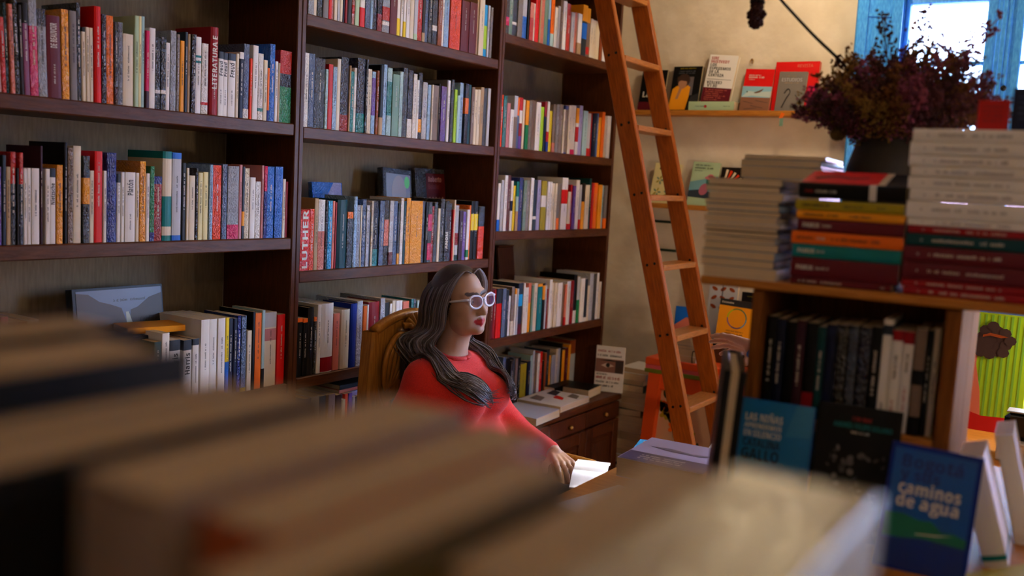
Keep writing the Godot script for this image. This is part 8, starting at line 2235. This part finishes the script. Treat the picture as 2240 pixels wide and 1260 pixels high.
# ---------- the carved chair ----------
func build_chair():
	var o := thing("carved_armchair", "gilded carved wooden armchair with scrollwork back, under the seated woman", "chair", Vector3(-1.865, 0, -2.59))
	var st := begin()
	box(st, Vector3(-0.17, 0.33, -0.25), Vector3(0.30, 0.375, 0.25), 0.01)
	part("seat_frame", done(st), mats.gilt, o)
	part("seat", box_mesh(Vector3(-0.15, 0.375, -0.235), Vector3(0.29, 0.393, 0.235), 0.015), solid(Color(0.30, 0.06, 0.05), 0.8), o)
	for s in [-1.0, 1.0]:
		st = begin(true)
		tube(st, curve_points([Vector3(0.29, 0.0, s * 0.245), Vector3(0.30, 0.12, s * 0.235), Vector3(0.275, 0.33, s * 0.225)], 6), func(t): return 0.02 + 0.012 * t, 10)
		part("leg", done(st), mats.gilt, o)
		st = begin(true)
		tube(st, curve_points([Vector3(-0.24, 0.0, s * 0.21), Vector3(-0.20, 0.18, s * 0.215), Vector3(-0.17, 0.36, s * 0.215)], 6), func(_t): return 0.026, 10)
		part("leg", done(st), mats.gilt, o)
		# back post: straight above, then sweeping in to the seat
		st = begin()
		var post := curve_points([Vector3(-0.165, 0.36, s * 0.15), Vector3(-0.178, 0.52, s * 0.142), Vector3(-0.188, 0.64, s * 0.150), Vector3(-0.195, 0.76, s * 0.186), Vector3(-0.198, 0.84, s * 0.200), Vector3(-0.20, 0.95, s * 0.192), Vector3(-0.205, 1.065, s * 0.178)], 7)
		for i in post.size() - 1:
			var a := post[i]
			var b := post[i + 1]
			var w := 0.024
			var q := 0.022
			var n := [Vector3(-w, 0, -q), Vector3(w * 0.7, 0, -q), Vector3(w, 0, -q * 0.6), Vector3(w, 0, q * 0.6), Vector3(w * 0.7, 0, q), Vector3(-w, 0, q)]
			for k in 6: quad(st, a + n[k], a + n[(k + 1) % 6], b + n[(k + 1) % 6], b + n[k])
		part("back_post", done(st), mats.gilt, o)
		# arm and its upright, the arm ending in a rounded scroll
		st = begin(true)
		tube(st, curve_points([Vector3(-0.19, 0.64, s * 0.19), Vector3(-0.05, 0.645, s * 0.27), Vector3(0.18, 0.632, s * 0.298), Vector3(0.36, 0.632, s * 0.292), Vector3(0.398, 0.624, s * 0.29), Vector3(0.39, 0.605, s * 0.29)], 7), func(t): return 0.021 + 0.010 * smoothstep(0.6, 0.85, t), 12, 0.8)
		part("arm", done(st), mats.gilt, o)
		st = begin(true)
		tube(st, curve_points([Vector3(0.22, 0.35, s * 0.24), Vector3(0.28, 0.48, s * 0.28), Vector3(0.25, 0.61, s * 0.292)], 6), func(_t): return 0.02, 10)
		part("arm_support", done(st), mats.gilt, o)
		# inner scroll member beside the post
		st = begin(true)
		tube(st, curve_points([Vector3(-0.185, 0.40, s * 0.06), Vector3(-0.19, 0.60, s * 0.07), Vector3(-0.195, 0.74, s * 0.115), Vector3(-0.195, 0.83, s * 0.165), Vector3(-0.198, 0.90, s * 0.178)], 7), func(t): return 0.026 - 0.008 * t, 10, 0.8)
		part("splat", done(st), mats.gilt, o)
		# carved C-scrolls and flutes on the crest panel
		for k in 5:
			var e := 0.022 * k
			st = begin(true)
			tube(st, curve_points([Vector3(-0.172, 0.863 + e * 0.15, s * (0.142 - e * 0.35)), Vector3(-0.165, 0.923 + e * 0.1, s * (0.159 - e * 0.95)), Vector3(-0.162, 0.993 + e * 0.12, s * (0.148 - e * 1.05)), Vector3(-0.164, 1.040 - e * 0.35, s * (0.107 - e * 0.7)), Vector3(-0.168, 1.050 - e * 0.7, s * (0.065 - e * 0.45)), Vector3(-0.168, 1.028 - e * 0.75, s * (0.043 - e * 0.2))], 7), func(t): return 0.0105 * (0.55 + 0.45 * sin(PI * t)), 8)
			part("scroll", done(st), mats.gilt, o)
		st = begin(true)
		var spiral := []
		for k in 20:
			var a := 0.5 + k * 0.42
			var d := 0.030 * (1.0 - k / 22.0)
			spiral.append(Vector3(-0.168, 0.913 + sin(a) * d, s * (0.065 + cos(a) * d)))
		tube(st, PackedVector3Array(spiral), func(t): return 0.008 * (1.0 - 0.5 * t), 7)
		part("volute", done(st), mats.gilt, o)
	# the crest panel: an arched board with a shaped lower edge
	st = begin()
	var outline := PackedVector2Array()
	for k in 17:
		var t := -1.0 + k / 8.0
		outline.append(Vector2(t * 0.185, 1.062 + 0.042 * (1.0 - t * t)))
	for k in 17:
		var t := 1.0 - k / 8.0
		outline.append(Vector2(t * 0.178, 0.84 + 0.05 * cos(t * PI) * 0.5 - 0.03 * (1.0 - absf(t))))
	prism(st, outline, 0.03, Transform3D(Basis(Vector3.UP, PI / 2), Vector3(-0.212, 0, 0)))
	part("crest_panel", done(st), mats.gilt, o)
	st = begin(true)
	var rail := []
	for k in 21:
		var t := -1.0 + k / 10.0
		rail.append(Vector3(-0.196, 1.064 + 0.045 * (1.0 - t * t), t * 0.182))
	tube(st, PackedVector3Array(rail), func(_t): return 0.019, 10)
	part("top_rail", done(st), mats.gilt, o)
	st = begin(true)
	for k in 7:
		var a := -1.2 + 0.4 * k
		tube(st, curve_points([Vector3(-0.178, 1.04, 0), Vector3(-0.158, 1.075, sin(a) * 0.035), Vector3(-0.172, 1.053 + cos(a) * 0.06, sin(a) * 0.062)], 5), func(t): return 0.006 + 0.008 * t, 8)
	part("shell", done(st), mats.gilt, o)

# ---------- the table between woman and visitor ----------
func build_table():
	var o := thing("reading_table", "pale wooden table with book piles in front of the seated woman", "table", Vector3(-0.93, 0, -2.2))
	part("top", box_mesh(Vector3(-0.22, 0.765, -0.47), Vector3(0.22, 0.80, 0.45), 0.004), mats.pine, o)
	for q in [[-0.19, -0.44], [0.19, -0.44], [-0.19, 0.42], [0.19, 0.42]]:
		part("leg", box_mesh(Vector3(q[0] - 0.025, 0, q[1] - 0.025), Vector3(q[0] + 0.025, 0.765, q[1] + 0.025), 0.003), mats.pine, o)
	lie("thick white book at the bottom of the pile on the reading table", Vector3(-0.79, 0.8003, -2.36), PI / 2 + 0.05, "white", 0.27, 0.24, 0.035, true)
	var top := lie("thick paperback with an indigo title band on top of the table pile", Vector3(-0.925, 0.8358, -2.225), -PI / 2 + 0.06, "lavender", 0.27, 0.25, 0.05, true)
	var st := begin()
	box(st, Vector3(-0.085, 0.0502, -0.132), Vector3(-0.003, 0.0508, 0.132))
	part("cover_print", done(st), solid(Color(0.16, 0.16, 0.34), 0.35), top)
	for k in 3:
		part("lettering", marks(k), mats.light_ink, top, Transform3D(Basis(Vector3(0, 0, -0.12), Vector3(-0.009, 0, 0), Vector3(0, 1, 0)), Vector3(-0.028 - 0.016 * k, 0.0512, 0.03)))
	st = begin()
	prism(st, PackedVector2Array([Vector2(-0.09, 0.0), Vector2(-0.02, 0.02), Vector2(0.05, 0.005), Vector2(0.10, 0.015), Vector2(0.05, 0.03), Vector2(-0.04, 0.035)]), 0.0005, Transform3D(Basis(Vector3(0, 0, 1), Vector3(1, 0, 0), Vector3(0, 1, 0)), Vector3(-0.17, 0.0503, 0)))
	part("cover_print", done(st), solid(Color(0.34, 0.33, 0.45), 0.35), top)
	var leaf := lie("turquoise-edged white booklet lying behind the table pile", Vector3(-1.04, 0.8003, -2.50), -PI / 2 + 0.25, "cyan", 0.21, 0.15, 0.03, true)
	st = begin()
	box(st, Vector3(-0.13, 0.0302, -0.09), Vector3(-0.018, 0.0306, 0.09))
	box(st, Vector3(-0.06, 0.0307, -0.05), Vector3(-0.03, 0.0310, 0.02))
	part("cover_print", done(st), cover("white"), leaf)
	lie("small pale paperback at the table's rear corner", Vector3(-0.87, 0.80, -2.53), -PI / 2, "pale blue", 0.14, 0.1, 0.05, true)
	lie("white paperback on the small pale one at the table's rear corner", Vector3(-0.87, 0.8505, -2.53), -PI / 2 + 0.2, "white", 0.12, 0.09, 0.02, true)
	lie("pale grey magazine overhanging the table edge nearest the woman", Vector3(-1.08, 0.8003, -2.10), -0.2 + PI, "pale grey", 0.25, 0.17, 0.012)
	# an open white booklet in the woman's lap
	o = thing("open_booklet", "white open booklet in the woman's lap beside the armchair arm", "book", Vector3(-1.42, 0.655, -2.72), 0.35)
	for s in [-1.0, 1.0]:
		st = begin(true)
		var sheet := []
		for k in 7:
			var t := k / 6.0
			sheet.append(Vector2(s * 0.08 * t, 0.012 * sin(PI * minf(t * 1.3, 1.0)) + (0.012 if s < 0.0 else -0.035) * t))
		for k in 6:
			for lift in [0.0, 0.004]:
				quad(st, Vector3(-0.03, sheet[k].y + lift, sheet[k].x), Vector3(0.08, sheet[k].y + lift, sheet[k].x), Vector3(0.08, sheet[k + 1].y + lift, sheet[k + 1].x), Vector3(-0.03, sheet[k + 1].y + lift, sheet[k + 1].x))
			for x in [-0.03, 0.08]:
				quad(st, Vector3(x, sheet[k].y, sheet[k].x), Vector3(x, sheet[k + 1].y, sheet[k + 1].x), Vector3(x, sheet[k + 1].y + 0.004, sheet[k + 1].x), Vector3(x, sheet[k].y + 0.004, sheet[k].x))
		quad(st, Vector3(-0.03, sheet[6].y, sheet[6].x), Vector3(0.08, sheet[6].y, sheet[6].x), Vector3(0.08, sheet[6].y + 0.004, sheet[6].x), Vector3(-0.03, sheet[6].y + 0.004, sheet[6].x))
		part("page_leaf", done(st), cover("white"), o)

# ---------- the row right in front of the lens ----------
func build_foreground():
	var o := thing("low_bookcase", "low dark bookcase top that carries the blurred nearest row", "bookcase", Vector3(-0.3, 0, -0.2))
	part("top", box_mesh(Vector3(-0.42, 1.21, -0.30), Vector3(0.30, 1.2398, 0.16), 0.004), mats.case_long, o)
	part("body", box_mesh(Vector3(-0.40, 0.0, -0.28), Vector3(0.28, 1.2098, 0.14), 0.004), mats.case_up, o)
	var rows := [
		["brown-paged thick book at the far left of the blurred nearest row", -0.545, -0.478, 1.486, -0.352, "dark brown", 0.0],
		["thick black-covered book at the left of the blurred nearest row", -0.476, -0.401, 1.485, -0.325, "black", 0.0],
		["dark slate book behind the second black one of the blurred row", -0.366, -0.343, 1.476, -0.316, "slate", 0.0],
		["second thick black-covered book of the blurred nearest row", -0.342, -0.309, 1.475, -0.328, "black", 0.0],
		["taupe thick book right of the second black one, blurred row", -0.304, -0.256, 1.470, -0.368, "taupe", 0.0],
		["rust-coloured thick book in the middle of the blurred row", -0.254, -0.217, 1.464, -0.380, "rust", 0.0],
		["dark olive book at the middle of the blurred nearest row", -0.216, -0.186, 1.462, -0.345, "dark olive", 0.0],
		["tan thick book left of the glossy one, blurred row", -0.182, -0.150, 1.450, -0.425, "tan", 0.0],
	]
	for q in rows:
		var t: float = q[2] - q[1]
		var b := thing("near_book", q[0], "book", Vector3((q[1] + q[2]) / 2.0, 1.24, q[4] + 0.17), -PI / 2, "blurred nearest row")
		make_book(b, q[5], t, q[3] - 1.24, 0.17, "h" if t > 0.05 else "")
		b.get_node("page_block").material_override = mats.pages_aged_dim  # darker page copy, low light of this row is in its tint
	var g := thing("near_book", "fat film-wrapped brown book with a glossy top, rightmost of the blurred row", "book", Vector3(-0.112, 1.24, -0.26), -PI / 2 , "blurred nearest row")
	make_book(g, "dark brown", 0.066, 0.212, 0.17, "h")
	var film := solid(Color(0.62, 0.59, 0.51), 0.05)
	film.normal_enabled = true
	film.normal_texture = mats.wrinkle
	film.normal_scale = 0.12
	film.uv1_triplanar = true
	film.uv1_scale = Vector3.ONE * 5.0
	part("film_top", box_mesh(Vector3(-0.17, 0.2121, -0.033), Vector3(0.001, 0.2135, 0.033), 0.0005), film, g)
